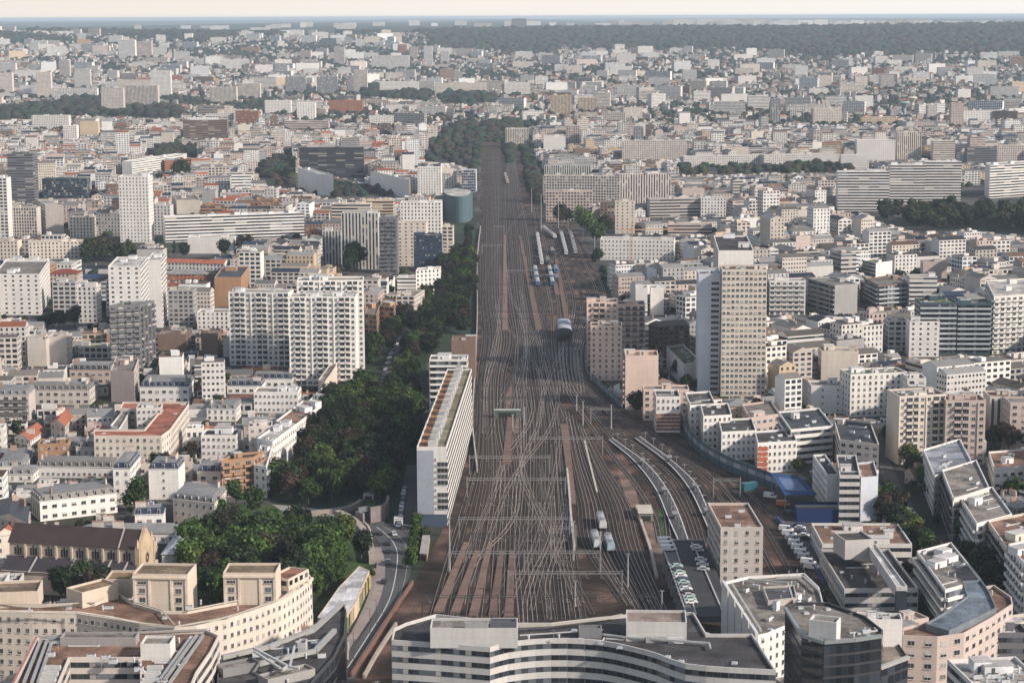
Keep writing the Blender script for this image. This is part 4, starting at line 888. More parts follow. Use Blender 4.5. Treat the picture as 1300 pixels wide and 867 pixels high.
H('industrial_hall', 'small hall with greenish flat roof at the foot of the tall tower', 'hall', 'green roofed hall', (868, 462), (890, 458), (846, 440), 0, 492, 'M', 'nP', 'flat/green', huts=0, units=5)
H(AP, 'small cream house with curved roof at the foot of the cream grid tower', 'house', 'curved roof house', (921, 509), (950, 509), 12, 0, 533, 'Y', 'pp', 'hip/zinc', chim=2)
H(AP, 'pinkish block with red window frames right of the curved roof house', 'apartment building', 'red framed block', (952, 530), (990, 525), (942, 513), 0, 552, 'P', 'Pp', 'flat/flat', huts=1)
# ---- tall tower pair
H('office_tower', 'dark topped white tower standing behind the cream grid tower', 'tower', 'rear dark topped tower', (912, 318), (957, 318), (906, 299), 0, 490, 'W', 'np', 'flat/black', vis=340, huts=2)
tw = H('office_tower', 'tall cream tower with a fine grid of square windows, tallest by the tracks', 'tower', 'cream grid tower', (917, 343), (974, 341), 20, 0, 503, 'C', 'tn', 'flat/brown', huts=1, units=3)
H('office_tower', 'slim blue grey wing attached left of the cream grid tower', 'tower', 'blue grey tower wing', (887, 349), (915, 346), 18, 0, 500, 'S', 'nn', 'flat/light', huts=1, units=2)
w_ = C.objects; wo = [o for o in bpy.data.objects if o.get('label', '').startswith('slim blue grey wing')][0]; hh_ = wo['_h']; a_, b_1 = P(887, 347.5, hh_), P(915, 347.5, hh_)
for k in range(int(hh_/3)-1): c = a_+(b_1-a_)*.76; link('window', window_mesh(4.2, 1.5, k % 2, 'w'), wo, (c.x-wo.location.x, c.y-wo.location.y-.02, 2+k*3))
# ---- pink group right of the throat
H(TW, 'tall pink tower block, left of the pink pair by the yard', 'tower', 'left pink tower', (745, 383), (784, 383), 14, 0, 470, 'Q', 'vp', 'flat/dark', huts=2, units=2)
H(TW, 'tall pink tower block, right of the pink pair by the yard', 'tower', 'right pink tower', (784, 387), (819, 385), 14, 0, 470, 'Q', 'cp', 'flat/dark', huts=2, units=2)
H(TW, 'pinkish tower with square windows in front of the pink pair', 'tower', 'front pink tower', (750, 412), (790, 414), 12, 0, 483, 'Q', 'pn', 'flat/dark', huts=2, units=1)
H(AP, 'stepped pink block with blank walls below the pink towers', 'apartment building', 'stepped pink block', (794, 450), (836, 452), 16, 0, 520, 'Q', 'nc', 'flat/brown', huts=2, units=1)
H(TW, 'white slab tower, left half of the grey striped pair behind the pink towers', 'tower', 'left striped white tower', (807, 365), (822, 365), 12, 0, 402, 'W', 'nn', 'flat/flat', huts=1); H(TW, 'white slab tower, right half of the grey striped pair behind the pink towers', 'tower', 'right striped white tower', (826, 365), (843, 365), 12, 0, 400, 'W', 'nn', 'flat/flat', huts=1)
# ---- twin blocks on the right etc
H(AP, 'big beige block with balcony rows, left of the twin blocks', 'apartment building', 'left twin block', (1142, 503), (1201, 500), (1126, 494), 0, 590, 'C', 'vn', 'flat/flat', huts=2, units=4)
H(AP, 'big beige block with reddish balcony rows, right of the twin blocks', 'apartment building', 'right twin block', (1201, 508), (1252, 508), 14, 0, 590, 'P', 'vn', 'flat/brown', huts=2, units=3)
H(AP, 'cream striped block at the right behind the twin blocks', 'apartment building', 'striped block', (1257, 503), (1296, 503), 15, 0, 552, 'C', 'sn', 'flat/brown', huts=2)
H(AP, 'pale pink block cut by the right edge', 'apartment building', 'edge pink block', (1283, 512), (1330, 510), 15, 0, 575, 'P', 'Pp', 'flat/flat', huts=1)
H(OF, 'white grid block with square windows behind the twin blocks', 'apartment building', 'white grid block', (1080, 475), (1152, 472), 15, 0, 530, 'W', 'pp', 'flat/green', huts=2, units=5)
H(AP, 'lower pale block joined right of the white grid block', 'apartment building', 'pale joined block', (1152, 482), (1176, 478), 12, 26, 505, 'M', 'cp', 'flat/flat', huts=1)
H(AP, 'white blank walled block with few square windows left of the white grid block', 'apartment building', 'white blank block', (1030, 490), (1079, 488), 14, 0, 525, 'W', 'qp', 'flat/flat', huts=1, units=2)
H(AP, 'beige old block with rounded corner above the white grid block', 'apartment building', 'rounded beige block', (1043, 450), (1090, 441), 14, 0, 486, 'C', 'np', 'flat/flat', huts=2, chim=2)
H(TW, 'white tower with a single window column right of centre', 'tower', 'white single column tower', (1155, 409), (1193, 407), 14, 0, 453, 'W', 'qn', 'flat/flat', huts=1, units=1)
H(AP, 'slim balcony block left of the white single column tower', 'apartment building', 'slim balcony block', (1128, 405), (1154, 410), 16, 0, 446, 'M', 'cc', 'flat/flat', huts=1)
H(AP, 'large dark teal block with white balcony bands, left half', 'apartment building', 'left teal balcony block', (1168, 385), (1215, 383), 18, 0, 450, 'T', 'Bb', 'flat/green', huts=1, units=2, lvl=2)
H(AP, 'large dark teal block with white balcony bands, right half', 'apartment building', 'right teal balcony block', (1216, 386), (1259, 384), 18, 0, 450, 'T', 'Bb', 'flat/flat', huts=2, units=2, lvl=2)
H(AP, 'pale block with zigzag balconies at the right edge', 'apartment building', 'zigzag balcony block', (1262, 376), (1330, 372), (1252, 356), 0, 450, 'M', 'cc', 'flat/light', huts=2, lvl=2)
H(AP, 'grey block with banded loggias, purple grey end wall at right', 'apartment building', 'purple ended block', (1060, 362), (1089, 360), (1026, 353), 0, 400, 'G', 'nB', 'flat/flat', huts=1, lvl=2)
H(AP, 'white balcony block left of the purple ended block', 'apartment building', 'white balcony block', (977, 357), (1023, 355), 12, 0, 400, 'M', 'cc', 'flat/flat', huts=2, lvl=2)
H(AP, 'brown banded block with stacked terraces right of the purple ended block', 'apartment building', 'brown banded block', (1115, 362), (1155, 359), (1098, 353), 0, 392, 'B', 'BB', 'flat/flat', huts=1, lvl=2)
H(AP, 'pale long block behind the brown banded block', 'apartment building', 'pale long block', (1155, 352), (1190, 350), 12, 22, 366, 'M', 'bp', 'flat/flat', huts=1)
H(AP, 'white block with planted roof and blank end wall in the right middle', 'apartment building', 'planted roof block', (1112, 334), (1133, 331), (1095, 330), 0, 352, 'W', 'nb', 'flat/green', huts=1)
H(AP, 'cream block with a blank pink end wall beside the planted roof block', 'apartment building', 'blank pink end block', (1172, 331), (1203, 333), 12, 0, 356, 'P', 'np', 'flat/flat', huts=1)
# ---- long slab beside the tracks
sl = H('slab_block', 'long narrow slab block with grey end wall, brown roof patches and sunlit side', 'apartment building', 'long slab block', (529, 567), (567, 567), (599, 468), 0, 668, 'M', '=nbnb', 'flat/light', huts=0)
rl = sl.location
hS = sl['_h']; A = P(529, 567, hS); B = P(567, 567, hS); D_ = P(599, 468, hS)-B; L_ = D_.length; d_ = D_.normalized(); e_ = (B-A).normalized(); wd = (B-A).length
m = MB(); q = [A+e_*.0, A+e_*(wd*.56)]; m.face([(q[0].x-rl.x, q[0].y-rl.y-.06, 5), (q[1].x-rl.x, q[1].y-rl.y-.06, 5), (q[1].x-rl.x, q[1].y-rl.y-.06, hS-1.5), (q[0].x-rl.x, q[0].y-rl.y-.06, hS-1.5)], (.30, .33, .38)); m.build('end_panel', 'render_wall', sl)
m = MB(); m.face([(A.x-rl.x, A.y-rl.y-.08, 0), (B.x-rl.x, B.y-rl.y-.08, 0), (B.x-rl.x, B.y-rl.y-.08, 5), (A.x-rl.x, A.y-rl.y-.08, 5)], (.06, .09, .13)); m.build('base_panel', 'render_wall', sl)
for k in range(9):
    z = 7+k*(hS-10)/9; c = A+e_*(wd*.86)
    if k not in (3, 8): link('window', window_mesh(4.2, 1.8, k % 3), sl, (c.x-rl.x, c.y-rl.y-.05, z))
    link('window', window_mesh(.6, .7, 0), sl, ((A+e_*(wd*.62)).x-rl.x, (A+e_*(wd*.62)).y-rl.y-.05, z))
nb = 14
for k in range(nb):
    s = (k+.5)/nb*L_; c = A+e_*(wd*.5)+d_*s; ang = math.atan2(e_.y, e_.x)
    m = MB(); m.box(0, 0, 0, wd*.30, 6.5, 2.6, 0, (.46, .45, .43)); m.box(0, 0, 2.6, wd*.2, 3.5, .8, 0, (.3, .3, .3)); o = m.build('rooftop_hut', 'plain', sl, (c.x-rl.x, c.y-rl.y, hS-.9)); o.rotation_euler = (0, 0, ang)
    for sd_, cc in ((-.33, [(.27, .13, .06), (.22, .11, .06), (.3, .15, .07)][k % 3]), (.34, (.18, .16, .10))):
        c2 = A+e_*(wd*(.5+sd_))+d_*s; m = MB(); m.box(0, 0, 0, wd*.27, L_/nb-.8, .12, 0, cc); o = m.build('roof_patch', 'gravel', sl, (c2.x-rl.x, c2.y-rl.y, hS-.86)); o.rotation_euler = (0, 0, ang)
H(AP, 'white terraced block standing behind the long slab block', 'apartment building', 'white terraced block', (545, 457), (593, 455), 14, 0, 520, 'W', 'Bb', 'flat/flat', huts=4, vis=500)
H(TW, 'brown brick tower behind the white terraced block beside the tracks', 'tower', 'brown brick tower', (573, 432), (603, 432), 16, 0, 485, 'B', 'nn', 'flat/brown', huts=1, units=1)
# ---- left: church and convent
ch = root('church', tuple(P(100, 668, 22).xy)+(0,), 'long stone church with dark pitched roofs, arched window groups and tan gable front', 'church'); rl = ch.location
r0, r1 = P(20, 663, 22), P(181, 672, 22); d = (r1-r0).normalized(); nn = Vector((-d.y, d.x, 0)); L = (r1-r0).length; c0 = (r0+r1)/2; ang = math.atan2(d.y, d.x); ST = (.42, .35, .28)
ci = Vector((c0.x-rl.x, c0.y-rl.y, 0))
def lb(nm, off, w_, z0, z1, col, l=L, sh=0):
    m = MB(); p = ci+nn*off+d*sh; m.box(p.x, p.y, z0, l, w_, z1-z0, ang, col); m.build(nm, 'plain', ch)
lb('nave_wall', 0, 11, 0, 16.5, ST); lb('aisle_wall', -9, 7.5, 0, 8, ST); lb('aisle_wall', 9, 7.5, 0, 8, ST)
def slope(nm, o1, z1, o2, z2, col, l=L/2+.5):
    m = MB(); a = ci+nn*o1-d*l; b = ci+nn*o1+d*l; c_ = ci+nn*o2+d*l; e_2 = ci+nn*o2-d*l
    m.face([(a.x, a.y, z1), (b.x, b.y, z1), (c_.x, c_.y, z2), (e_2.x, e_2.y, z2)], col, uv=[(0, 0), (L, 0), (L, 3), (0, 3)]); m.build(nm, 'tile', ch)
slope('nave_roof', -6, 16.2, 0, 22, (.05, .035, .035)); slope('nave_roof', 0, 22, 6, 16.2, (.05, .035, .035)); slope('aisle_roof', -13.2, 7.6, -5.5, 11.5, (.045, .04, .05)); slope('aisle_roof', 5.5, 11.5, 13.2, 7.6, (.045, .04, .05))
for i in range(8):
    s = -L/2+L*(i+.55)/8.2; m = MB()
    for k in (-1, 0, 1):
        p = ci-nn*5.56+d*(s+k*.95); hh = 3.2 if k else 3.9; m.box(p.x, p.y, 11.9, .6, .1, hh-.4, ang, (.03, .03, .035)); m.tube(p.x, p.y, 11.9+hh-.5, .02, .02, .1, (.03, .03, .03), 4)
    m.build('arched_window', 'plain', ch)
    p = ci-nn*5.9+d*(s+L/16.4); m = MB(); m.box(p.x, p.y, 0, .7, .9, 16, ang, ST); m.build('buttress', 'plain', ch)
m = MB(); p = ci+d*(L/2+.6); T2 = (.44, .34, .23)
g = lambda o, z, s=0: tuple(p+nn*o+d*s+Vector((0, 0, z)))
m.face([g(-6.4, 0, .8), g(6.4, 0, .8), g(6.4, 16, .8), g(0, 23, .8), g(-6.4, 16, .8)], T2); m.face([g(-6.4, 0, -.6), g(-6.4, 16, -.6), g(0, 23, -.6), g(6.4, 16, -.6), g(6.4, 0, -.6)], T2)
for a_, b_2 in ((g(-6.4, 16, -.6), g(0, 23, -.6)), (g(0, 23, -.6), g(6.4, 16, -.6))):
    aa, bb = Vector(a_), Vector(b_2); m.face([aa, aa+d*1.4, bb+d*1.4, bb], T2)
m.face([g(-6.4, 0, -.6), g(-6.4, 0, .8), g(-6.4, 18, .8), g(-6.4, 18, -.6)], T2); m.face([g(6.4, 0, -.6), g(6.4, 18, -.6), g(6.4, 18, .8), g(6.4, 0, .8)], T2)
m.build('gable_front', 'plain', ch)
for o in (-6.2, 6.2):
    q = p+nn*o; m = MB(); m.box(q.x, q.y, 0, 1.6, 1.6, 17, ang, T2); m.tube(q.x, q.y, 17, .9, .05, 3, T2, 4); m.build('pinnacle', 'plain', ch)
m = MB(); q = p+Vector((0, 0, 23)); m.bar(q, q+Vector((0, 0, 2.4)), .12, (.4, .35, .3)); m.bar(q+Vector((0, -.7, 1.6)), q+Vector((0, .7, 1.6)), .1, (.4, .35, .3)); m.build('cross', 'plain', ch)
for t in (-.28, .02, .30, .43):
    for o1, z1, o2, z2 in ((-13.3, 7.8, -5.5, 11.8),): m = MB(); a = ci+nn*o1+d*(t*L); b = ci+nn*o2+d*(t*L); m.bar((a.x, a.y, z1), (b.x, b.y, z2), .22, (.35, .33, .32)); m.build('roof_rib', 'plain', ch)
m = MB(); a = ci-nn*6+d*(L*.36); b = ci+d*(L*.36); m.bar((a.x, a.y, 16.4), (b.x, b.y, 22.2), .22, (.35, .33, .32)); m.build('roof_rib', 'plain', ch)
m = MB(); q = p+d*.85; 
for k_ in range(12): a0, a1 = 6.283*k_/12, 6.283*(k_+1)/12; m.face([tuple(q+nn*(1.6*math.cos(t_))*r_+Vector((0, 0, 12+1.9*math.sin(t_)*r_)) ) for t_, r_ in ((a0, 1), (a1, 1), (a1, .3), (a0, .3))], (.06, .05, .05))
m.build('rose_window', 'plain', ch)
fill_screen([(18, 663), (182, 671), (206, 680), (206, 720), (150, 726), (18, 722)], 690); occ_poly([(c0.x+d.x*s*(L/2+2)+nn.x*o, c0.y+d.y*s*(L/2+2)+nn.y*o) for s, o in ((-1, -14), (1, -14), (1, 14), (-1, 14))]); REFS.append(('stone church', c0.x, c0.y, 22, 100, 720))
H('convent_building', 'white two storey convent range with grey roof behind the church', 'convent', 'white convent range', (97, 668), (232, 668), 11, 0, 690, 'M', 'pp', 'hip/zinc', chim=2)
H('convent_building', 'white wing with pale zinc hipped roof right of the church front', 'convent', 'zinc roofed wing', (205, 694), (231, 694), 34, 0, 722, 'M', 'np', 'hip/zinc', vis=715, roofcol=(.36, .38, .42))
# ---- left foreground town
for row in [
 (AP, 'curved white corner building with pilasters and brown grey roof', 'curved white corner building', (50, 628), (148, 617), 16, 0, 662, 'W', 'Ps', 'mans/flat', dict(chim=3)),
 (AP, 'long off white building with grey roof band and navy right end', 'long grey banded building', (44, 584), (143, 585), 13, 0, 606, 'M', 'wp', 'mans/flat', dict(chim=3)),
 (AP, 'white block with navy mansard joined right of the long grey banded building', 'navy ended block', (143, 586), (165, 586), (178, 570), 0, 640, 'W', 'pp', 'mans/navy', dict(chim=1)),
 (AP, 'white gable block with navy topped storey and one window column', 'navy topped gable block', (188, 586), (226, 587), 15, 0, 634, 'W', 'qn', 'mans/navy', dict(chim=2)),
 (AP, 'orange apartment building with dark balcony rails beside the park grove', 'orange building', (281, 584), (322, 580), (336, 572), 0, 632, 'O', 'cc', 'flat/dark', dict(huts=1)),
 (AP, 'narrow cream block with navy roof left of the orange building', 'narrow navy roofed block', (250, 590), (280, 590), 12, 0, 625, 'C', 'Pp', 'mans/navy', dict(chim=1)),
 (AP, 'wide pale building with glazed grey attic below the orange building', 'glazed attic building', (219, 624), (272, 630), (287, 614), 0, 668, 'C', 'pp', 'mans/zinc', dict(chim=2)),
 (AP, 'small white house with slate attic and blue grey windows at left', 'small slate attic house', (10, 594), (42, 594), 10, 0, 612, 'W', 'pp', 'mans/zinc', dict(chim=1)),
 (AP, 'white wide block with small square windows right of the red courtyard building', 'wide white block', (255, 552), (300, 552), 14, 0, 588, 'W', 'wp', 'flat/slate', dict(huts=1)),
 (AP, 'pale low range in front of the red roofed courtyard building', 'pale low range', (96, 560), (215, 558), 12, 0, 580, 'M', 'pp', 'mans/flat', dict(chim=3)),
 (AP, 'white mansard building with navy roof and round dormers, centre left', 'navy mansard building', (177, 484), (239, 484), (246, 474), 0, 512, 'W', 'Pp', 'mans/navy', dict(chim=2)),
 (AP, 'long stone building with grey mansard and many dormers at left', 'long grey mansard building', (28, 488), (113, 488), 13, 0, 514, 'X', 'Pp', 'mans/flat', dict(chim=4)),
 (AP, 'cream building with blue grey roof and orange end wall at the left edge', 'orange ended building', (-10, 494), (36, 494), (44, 486), 0, 534, 'X', 'cn', 'mans/zinc', dict(chim=1)),
 ('house', 'white house with red tiled roof below the orange ended building', 'red tiled house', (18, 548), (38, 552), (57, 538), 0, 562, 'W', 'pp', 'gable/tile', dict(chim=1)),
 ('house', 'house with steep red roof left of the courtyard building', 'steep red roofed house', (64, 530), (82, 534), (92, 522), 10, 545, 'C', 'pp', 'gable/tile', dict(chim=2)),
 ('house', 'pinkish house with red hipped roof at far left bottom behind the church', 'red roofed church house', (-8, 672), (20, 668), (36, 652), 14, 700, 'C', 'pp', 'gable/tile', dict(chim=1)),
 (AP, 'slate roofed building with skylights at the left edge above the church', 'slate roofed edge building', (-10, 648), (34, 655), (36, 634), 18, 672, 'C', 'pp', 'gable/slate', dict(chim=2)),
 (AP, 'blank beige party wall building, left of two near the upper left trees', 'left party wall block', (34, 430), (58, 432), 16, 0, 465, 'X', 'nn', 'flat/flat', dict(chim=2, huts=1)),
 (AP, 'blank grey beige party wall building, right of two near the upper left trees', 'right party wall block', (60, 426), (84, 428), 14, 0, 462, 'X', 'np', 'flat/flat', dict(chim=2, huts=1)),
 (AP, 'pink grey low block with dark roof beside the navy mansard building', 'pink dark roofed block', (88, 462), (140, 464), 16, 0, 488, 'P', 'Pp', 'mans/dark', dict(chim=2)),
 (AP, 'tall pinkish block with long flat roof left of the navy mansard building', 'tall pinkish block', (140, 470), (170, 472), (176, 455), 0, 510, 'P', 'np', 'flat/flat', dict(huts=2)),
 (AP, 'pale grey flats with green tinted roof below the dark grey tower', 'green tinted roof flats', (99, 440), (152, 441), 14, 0, 456, 'L', 'cp', 'flat/green', dict(huts=2)),
 (AP, 'brown brick building with blank wall beneath the orange brown block', 'brown brick building', (200, 424), (236, 424), 16, 0, 445, 'B', 'np', 'flat/flat', dict(huts=1, chim=2)),
 (AP, 'dark blank brick block at the foot of the big white apartment wall', 'dark blank brick block', (255, 423), (276, 423), 14, 0, 452, 'B', 'nn', 'flat/flat', dict(huts=1)),
 (AP, 'white building with blue dormer roof and arches left of the avenue row', 'blue dormer building', (288, 482), (332, 484), 14, 0, 500, 'W', 'Pp', 'mans/navy', dict(chim=1)),
 (AP, 'navy roofed building with two rows of dormers beneath the pink slab', 'double dormer navy building', (371, 464), (428, 464), (432, 452), 0, 490, 'M', 'Pp', 'mans/navy', dict(chim=1)),
 (AP, 'black roofed long building left of the double dormer navy building', 'black roofed long building', (320, 474), (371, 474), 12, 0, 492, 'W', 'Pp', 'mans/navy', dict(chim=1)),
 (AP, 'white building with gable windows in front of the avenue row', 'white gable windowed building', (262, 512), (300, 512), 14, 0, 535, 'W', 'pp', 'mans/zinc', dict(chim=2)),
 (AP, 'wide off white block with rows of small windows before the pink slab', 'wide off white block', (322, 497), (378, 497), 14, 0, 524, 'W', 'wp', 'flat/flat', dict(huts=2)),
 (AP, 'avenue building with brown flat roof, upper of the row facing the grove', 'upper avenue building', (388, 512), (408, 516), (432, 492), 0, 540, 'W', 'pP', 'flat/brown', dict(huts=2, units=3)),
 (AP, 'avenue building with brown flat roof, middle of the row facing the grove', 'middle avenue building', (350, 534), (374, 540), (408, 513), 0, 572, 'W', 'pP', 'flat/brown', dict(huts=2, units=4)),
 (AP, 'avenue building with pale roof, lowest of the row facing the grove', 'lower avenue building', (326, 556), (346, 560), (376, 538), 0, 600, 'W', 'pP', 'flat/light', dict(huts=2, units=3)),
 (AP, 'white building between the orange building and the lower avenue building', 'white in-between building', (322, 590), (338, 592), (346, 566), 0, 630, 'W', 'pc', 'flat/light', dict(huts=1)),
 (AP, 'cream block with tall window rows by the avenue, beyond the pink slab', 'cream avenue end block', (404, 482), (412, 484), (428, 462), 0, 512, 'C', 'np', 'flat/flat', dict(huts=0)),
 ('slab_block', 'pink blank slab in front of the big white apartment wall', 'pink slab', (380, 420), (432, 420), 12, 0, 470, 'P', 'nn', 'flat/flat', dict(huts=2)),
 ('slab_block', 'big white apartment wall with vertical strips, left wing', 'left wing of the white apartment wall', (290, 370), (366, 371), 13, 0, 464, 'W', 'vn', 'flat/flat', dict(huts=2, units=3)),
 ('slab_block', 'big white apartment wall with tall balcony bays, right wing', 'right wing of the white apartment wall', (366, 376), (451, 376), 12, 0, 490, 'W', 'vn', 'flat/flat', dict(huts=4, units=4)),
 ('slab_block', 'white apartment slab rising behind the big white apartment wall', 'rear slab of the white wall', (377, 356), (461, 355), 14, 0, 483, 'W', 'vn', 'flat/flat', dict(huts=3, vis=372)),
 (TW, 'dark grey balcony tower with planted roof in front of the twin white tower', 'dark grey balcony tower', (138, 388), (178, 386), (196, 381), 0, 470, 'D', 'cc', 'flat/green', dict(huts=1, units=2)),
 (TW, 'white tower with blank front, left of the twin white tower', 'left twin white tower', (137, 338), (178, 338), (188, 326), 0, 440, 'W', 'qc', 'flat/light', dict(huts=2, units=4, vis=386)),
 (TW, 'white tower with balcony side, right of the twin white tower', 'right twin white tower', (186, 330), (204, 330), (211, 321), 0, 416, 'W', 'nc', 'flat/light', dict(huts=1, units=2)),
 (TW, 'big stepped white block at the left edge, lower front part', 'front white edge block', (-8, 348), (50, 348), (62, 330), 0, 400, 'W', 'qp', 'flat/flat', dict(huts=2)),
 (TW, 'big stepped white block at the left edge, higher rear part', 'rear white edge block', (4, 332), (56, 330), 14, 0, 380, 'W', 'np', 'flat/flat', dict(huts=3, vis=346)),
 (AP, 'pale balcony building right of the stepped white edge block', 'pale balcony building', (66, 358), (96, 358), 13, 0, 398, 'L', 'cp', 'flat/flat', dict(huts=2)),
 (AP, 'whitish building with corner windows left of the twin white tower', 'corner window building', (98, 364), (122, 364), 13, 0, 410, 'M', 'pp', 'flat/flat', dict(huts=1)),
 (AP, 'orange brown blank block with grey mansard left of the white apartment wall', 'orange brown block', (272, 352), (306, 352), (316, 338), 0, 390, 'O', 'nn', 'flat/slate', dict(huts=1)),
 (AP, 'old grey stone block with chimneys left of the orange brown block', 'old grey stone block', (213, 368), (245, 370), 14, 0, 414, 'G', 'Pp', 'flat/flat', dict(huts=1, chim=4)),
 (AP, 'white tiny-window block with red house beside it before the apartment wall', 'white low corner block', (250, 396), (290, 396), 14, 0, 418, 'W', 'pp', 'flat/flat', dict(huts=1)),
 ('school_building', 'long white range with red tiled roof in the left middle', 'long red roofed range', (208, 329), (284, 331), 10, 0, 342, 'W', 'pp', 'gable/tile', dict()),
 ('school_building', 'low brick range with blue grey roof below the red roofed range', 'low brick range', (213, 344), (262, 344), 11, 0, 356, 'R', 'pp', 'hip/zinc', dict()),
 ('gymnasium', 'hall with big dark blue pitched roof left of the twin white tower', 'dark blue roofed hall', (74, 350), (128, 350), 22, 0, 356, 'P', 'nn', 'gable/navy', dict(roofcol=(.03, .055, .12))),
 ('house', 'house with steep dark red roof left of the dark blue roofed hall', 'dark red roofed house', (62, 344), (98, 342), 16, 14, 352, 'P', 'pp', 'hip/tile', dict(roofcol=(.2, .05, .035))),
 (OF, 'long beige office with grid of dark windows, lower left', 'long beige grid office', (36, 308), (108, 306), 13, 0, 330, 'C', 'pn', 'flat/flat', dict(huts=2)),
 (OF, 'beige grid office wing touching the left edge', 'beige edge office', (-10, 306), (22, 306), 13, 0, 330, 'C', 'pn', 'flat/flat', dict(huts=1)),
 (OF, 'grey beige office with square windows above the long beige grid office', 'grey grid office', (10, 264), (46, 264), 14, 0, 300, 'X', 'dn', 'flat/flat', dict(huts=1)),
 (TW, 'white banded tower with blank grey end wall', 'blank ended banded tower', (57, 260), (80, 260), (46, 253), 0, 296, 'X', 'nb', 'flat/light', dict(huts=1)),
 (TW, 'slim white tower cut by the left edge', 'slim edge tower', (-12, 226), (8, 226), 14, 0, 302, 'M', 'cn', 'flat/flat', dict(huts=1)),
 (TW, 'dark brown tower near the upper left edge', 'dark brown tower', (9, 196), (41, 195), 18, 0, 256, 'D', 'bb', 'flat/dark', dict(huts=1, lvl=1)),
 (OF, 'teal glass office with white end piers right of the dark brown tower', 'teal glass office', (53, 228), (110, 226), 16, 0, 252, 'T', 'gg', 'flat/slate', dict(huts=1)),
 (TW, 'tall white point tower with dotted windows, brightest on the left', 'white point tower', (150, 224), (188, 224), 17, 0, 308, 'W', 'pp', 'flat/light', dict(huts=1, lvl=2)),
 (AP, 'beige tower like block before the long banded slab', 'low beige block', (66+22, 276), (117, 276), 14, 0, 302, 'C', 'pp', 'flat/flat', dict(huts=1)),
 (AP, 'grey grid block right of the white point tower', 'grey grid block', (190, 260), (216, 262), 14, 0, 298, 'L', 'pn', 'flat/flat', dict(huts=1)),
 (AP, 'beige block with tilted roof above the long banded slab', 'beige block above the slab', (224, 254), (254, 254), (218, 247), 0, 272, 'C', 'nb', 'flat/flat', dict(huts=1)),
 ('slab_block', 'long horizontally banded slab with white balcony bands', 'long banded slab', (209, 276), (386, 270), 14, 0, 308, 'W', 'Bn', 'flat/light', dict(huts=6, lvl=1)),
 (AP, 'low off white office before the right part of the long banded slab', 'low off white office', (238, 303), (296, 300), 13, 14, 330, 'M', 'np', 'flat/light', dict(huts=2)),
 (AP, 'banded balcony block with fanned terraces above the grey high-rise', 'fanned terrace block', (421, 262), (470, 256), 16, 0, 300, 'C', 'Bb', 'flat/light', dict(huts=3, lvl=1, vis=272)),
 (AP, 'cream block with yellow lit balconies right of the fanned terrace block', 'yellow lit block', (460, 258), (499, 252), 16, 0, 290, 'Y', 'Bb', 'flat/light', dict(huts=2, lvl=1, vis=270)),
 (TW, 'grey high-rise with vertical stripes in the centre left', 'grey striped high-rise', (433, 271), (480, 271), 14, 0, 342, 'L', 'sn', 'flat/light', dict(huts=2)),
 (TW, 'dark high-rise with white balcony fronts right of the grey striped one', 'dark balcony high-rise', (481, 276), (504, 277), 13, 0, 348, 'D', 'cn', 'flat/light', dict(huts=1, lvl=2)),
 (TW, 'white high-rise with blank cream wall and window column', 'white column high-rise', (504, 283), (541, 282), 13, 0, 338, 'C', 'qn', 'flat/flat', dict(huts=1)),
 (TW, 'navy clad tower with white central stripe beside the avenue', 'navy tower', (525, 299), (560, 298), 12, 0, 345, 'N', 'wn', 'flat/light', dict(huts=2)),
 (TW, 'white tall block behind the navy tower', 'white block behind the navy tower', (508, 258), (560, 256), 14, 0, 320, 'W', 'pp', 'flat/light', dict(huts=2, vis=292)),
 (TW, 'beige balcony tower right of the navy tower', 'beige avenue tower', (561, 289), (575, 287), 14, 0, 325, 'C', 'cp', 'flat/flat', dict(huts=1)),
 (TW, 'grey low striped tower left of the grey striped high-rise', 'lower striped tower', (409, 294), (433, 294), 13, 0, 336, 'L', 'sn', 'flat/flat', dict(huts=1)),
 (AP, 'white low block with red accents before the navy tower', 'white red accented block', (528, 343), (558, 341), (560, 338), 0, 380, 'W', 'pp', 'flat/flat', dict(huts=1)),
 (AP, 'white stepped low block left of the red accented block', 'white stepped low block', (504, 352), (528, 352), 12, 0, 370, 'W', 'bp', 'flat/flat', dict(huts=1)),
 (AP, 'grey beige block with bay windows beside the avenue, upper', 'upper bay window block', (503, 376), (526, 376), (539, 368), 0, 408, 'X', 'cp', 'flat/flat', dict(huts=1)),
 (AP, 'orange brick block with balconies left of the avenue, right one', 'right orange brick block', (482, 388), (500, 390), (503, 380), 0, 420, 'O', 'cc', 'flat/flat', dict(huts=1)),
 (AP, 'orange brick block with balconies left of the avenue, left one', 'left orange brick block', (463, 398), (478, 400), (482, 388), 0, 430, 'O', 'cc', 'flat/flat', dict(huts=1)),
 ('glass_building', 'pale green glass tower behind the round glass building', 'pale glass tower', (586, 216), (604, 216), 16, 0, 244, 'S', 'gn', 'flat/light', dict(huts=0)),
 (TW, 'white block near the woods left of the tracks', 'white block by the woods', (530, 213), (560, 212), 14, 0, 246, 'W', 'pn', 'flat/light', dict(huts=1)),
 ('slab_block', 'white slab seen end on, right of the dark banded office', 'white end-on slab', (500, 224), (519, 228), (470, 217), 0, 248, 'W', 'nB', 'flat/light', dict(huts=1)),
 ('slab_block', 'white slab seen end on, left below the dark banded office', 'white slab below the dark office', (404, 221), (423, 222), (378, 213), 0, 248, 'W', 'nB', 'flat/light', dict(huts=1)),
 (OF, 'wide dark banded office block with grey side walls', 'dark banded office', (380, 188), (461, 187), 18, 0, 226, 'K', 'bn', 'flat/flat', dict(huts=1)),
 ('slab_block', 'white curved office with rows of bands, upper left', 'curved white block', (167, 205), (237, 195), 14, 0, 222, 'W', 'bn', 'flat/light', dict(huts=1)),
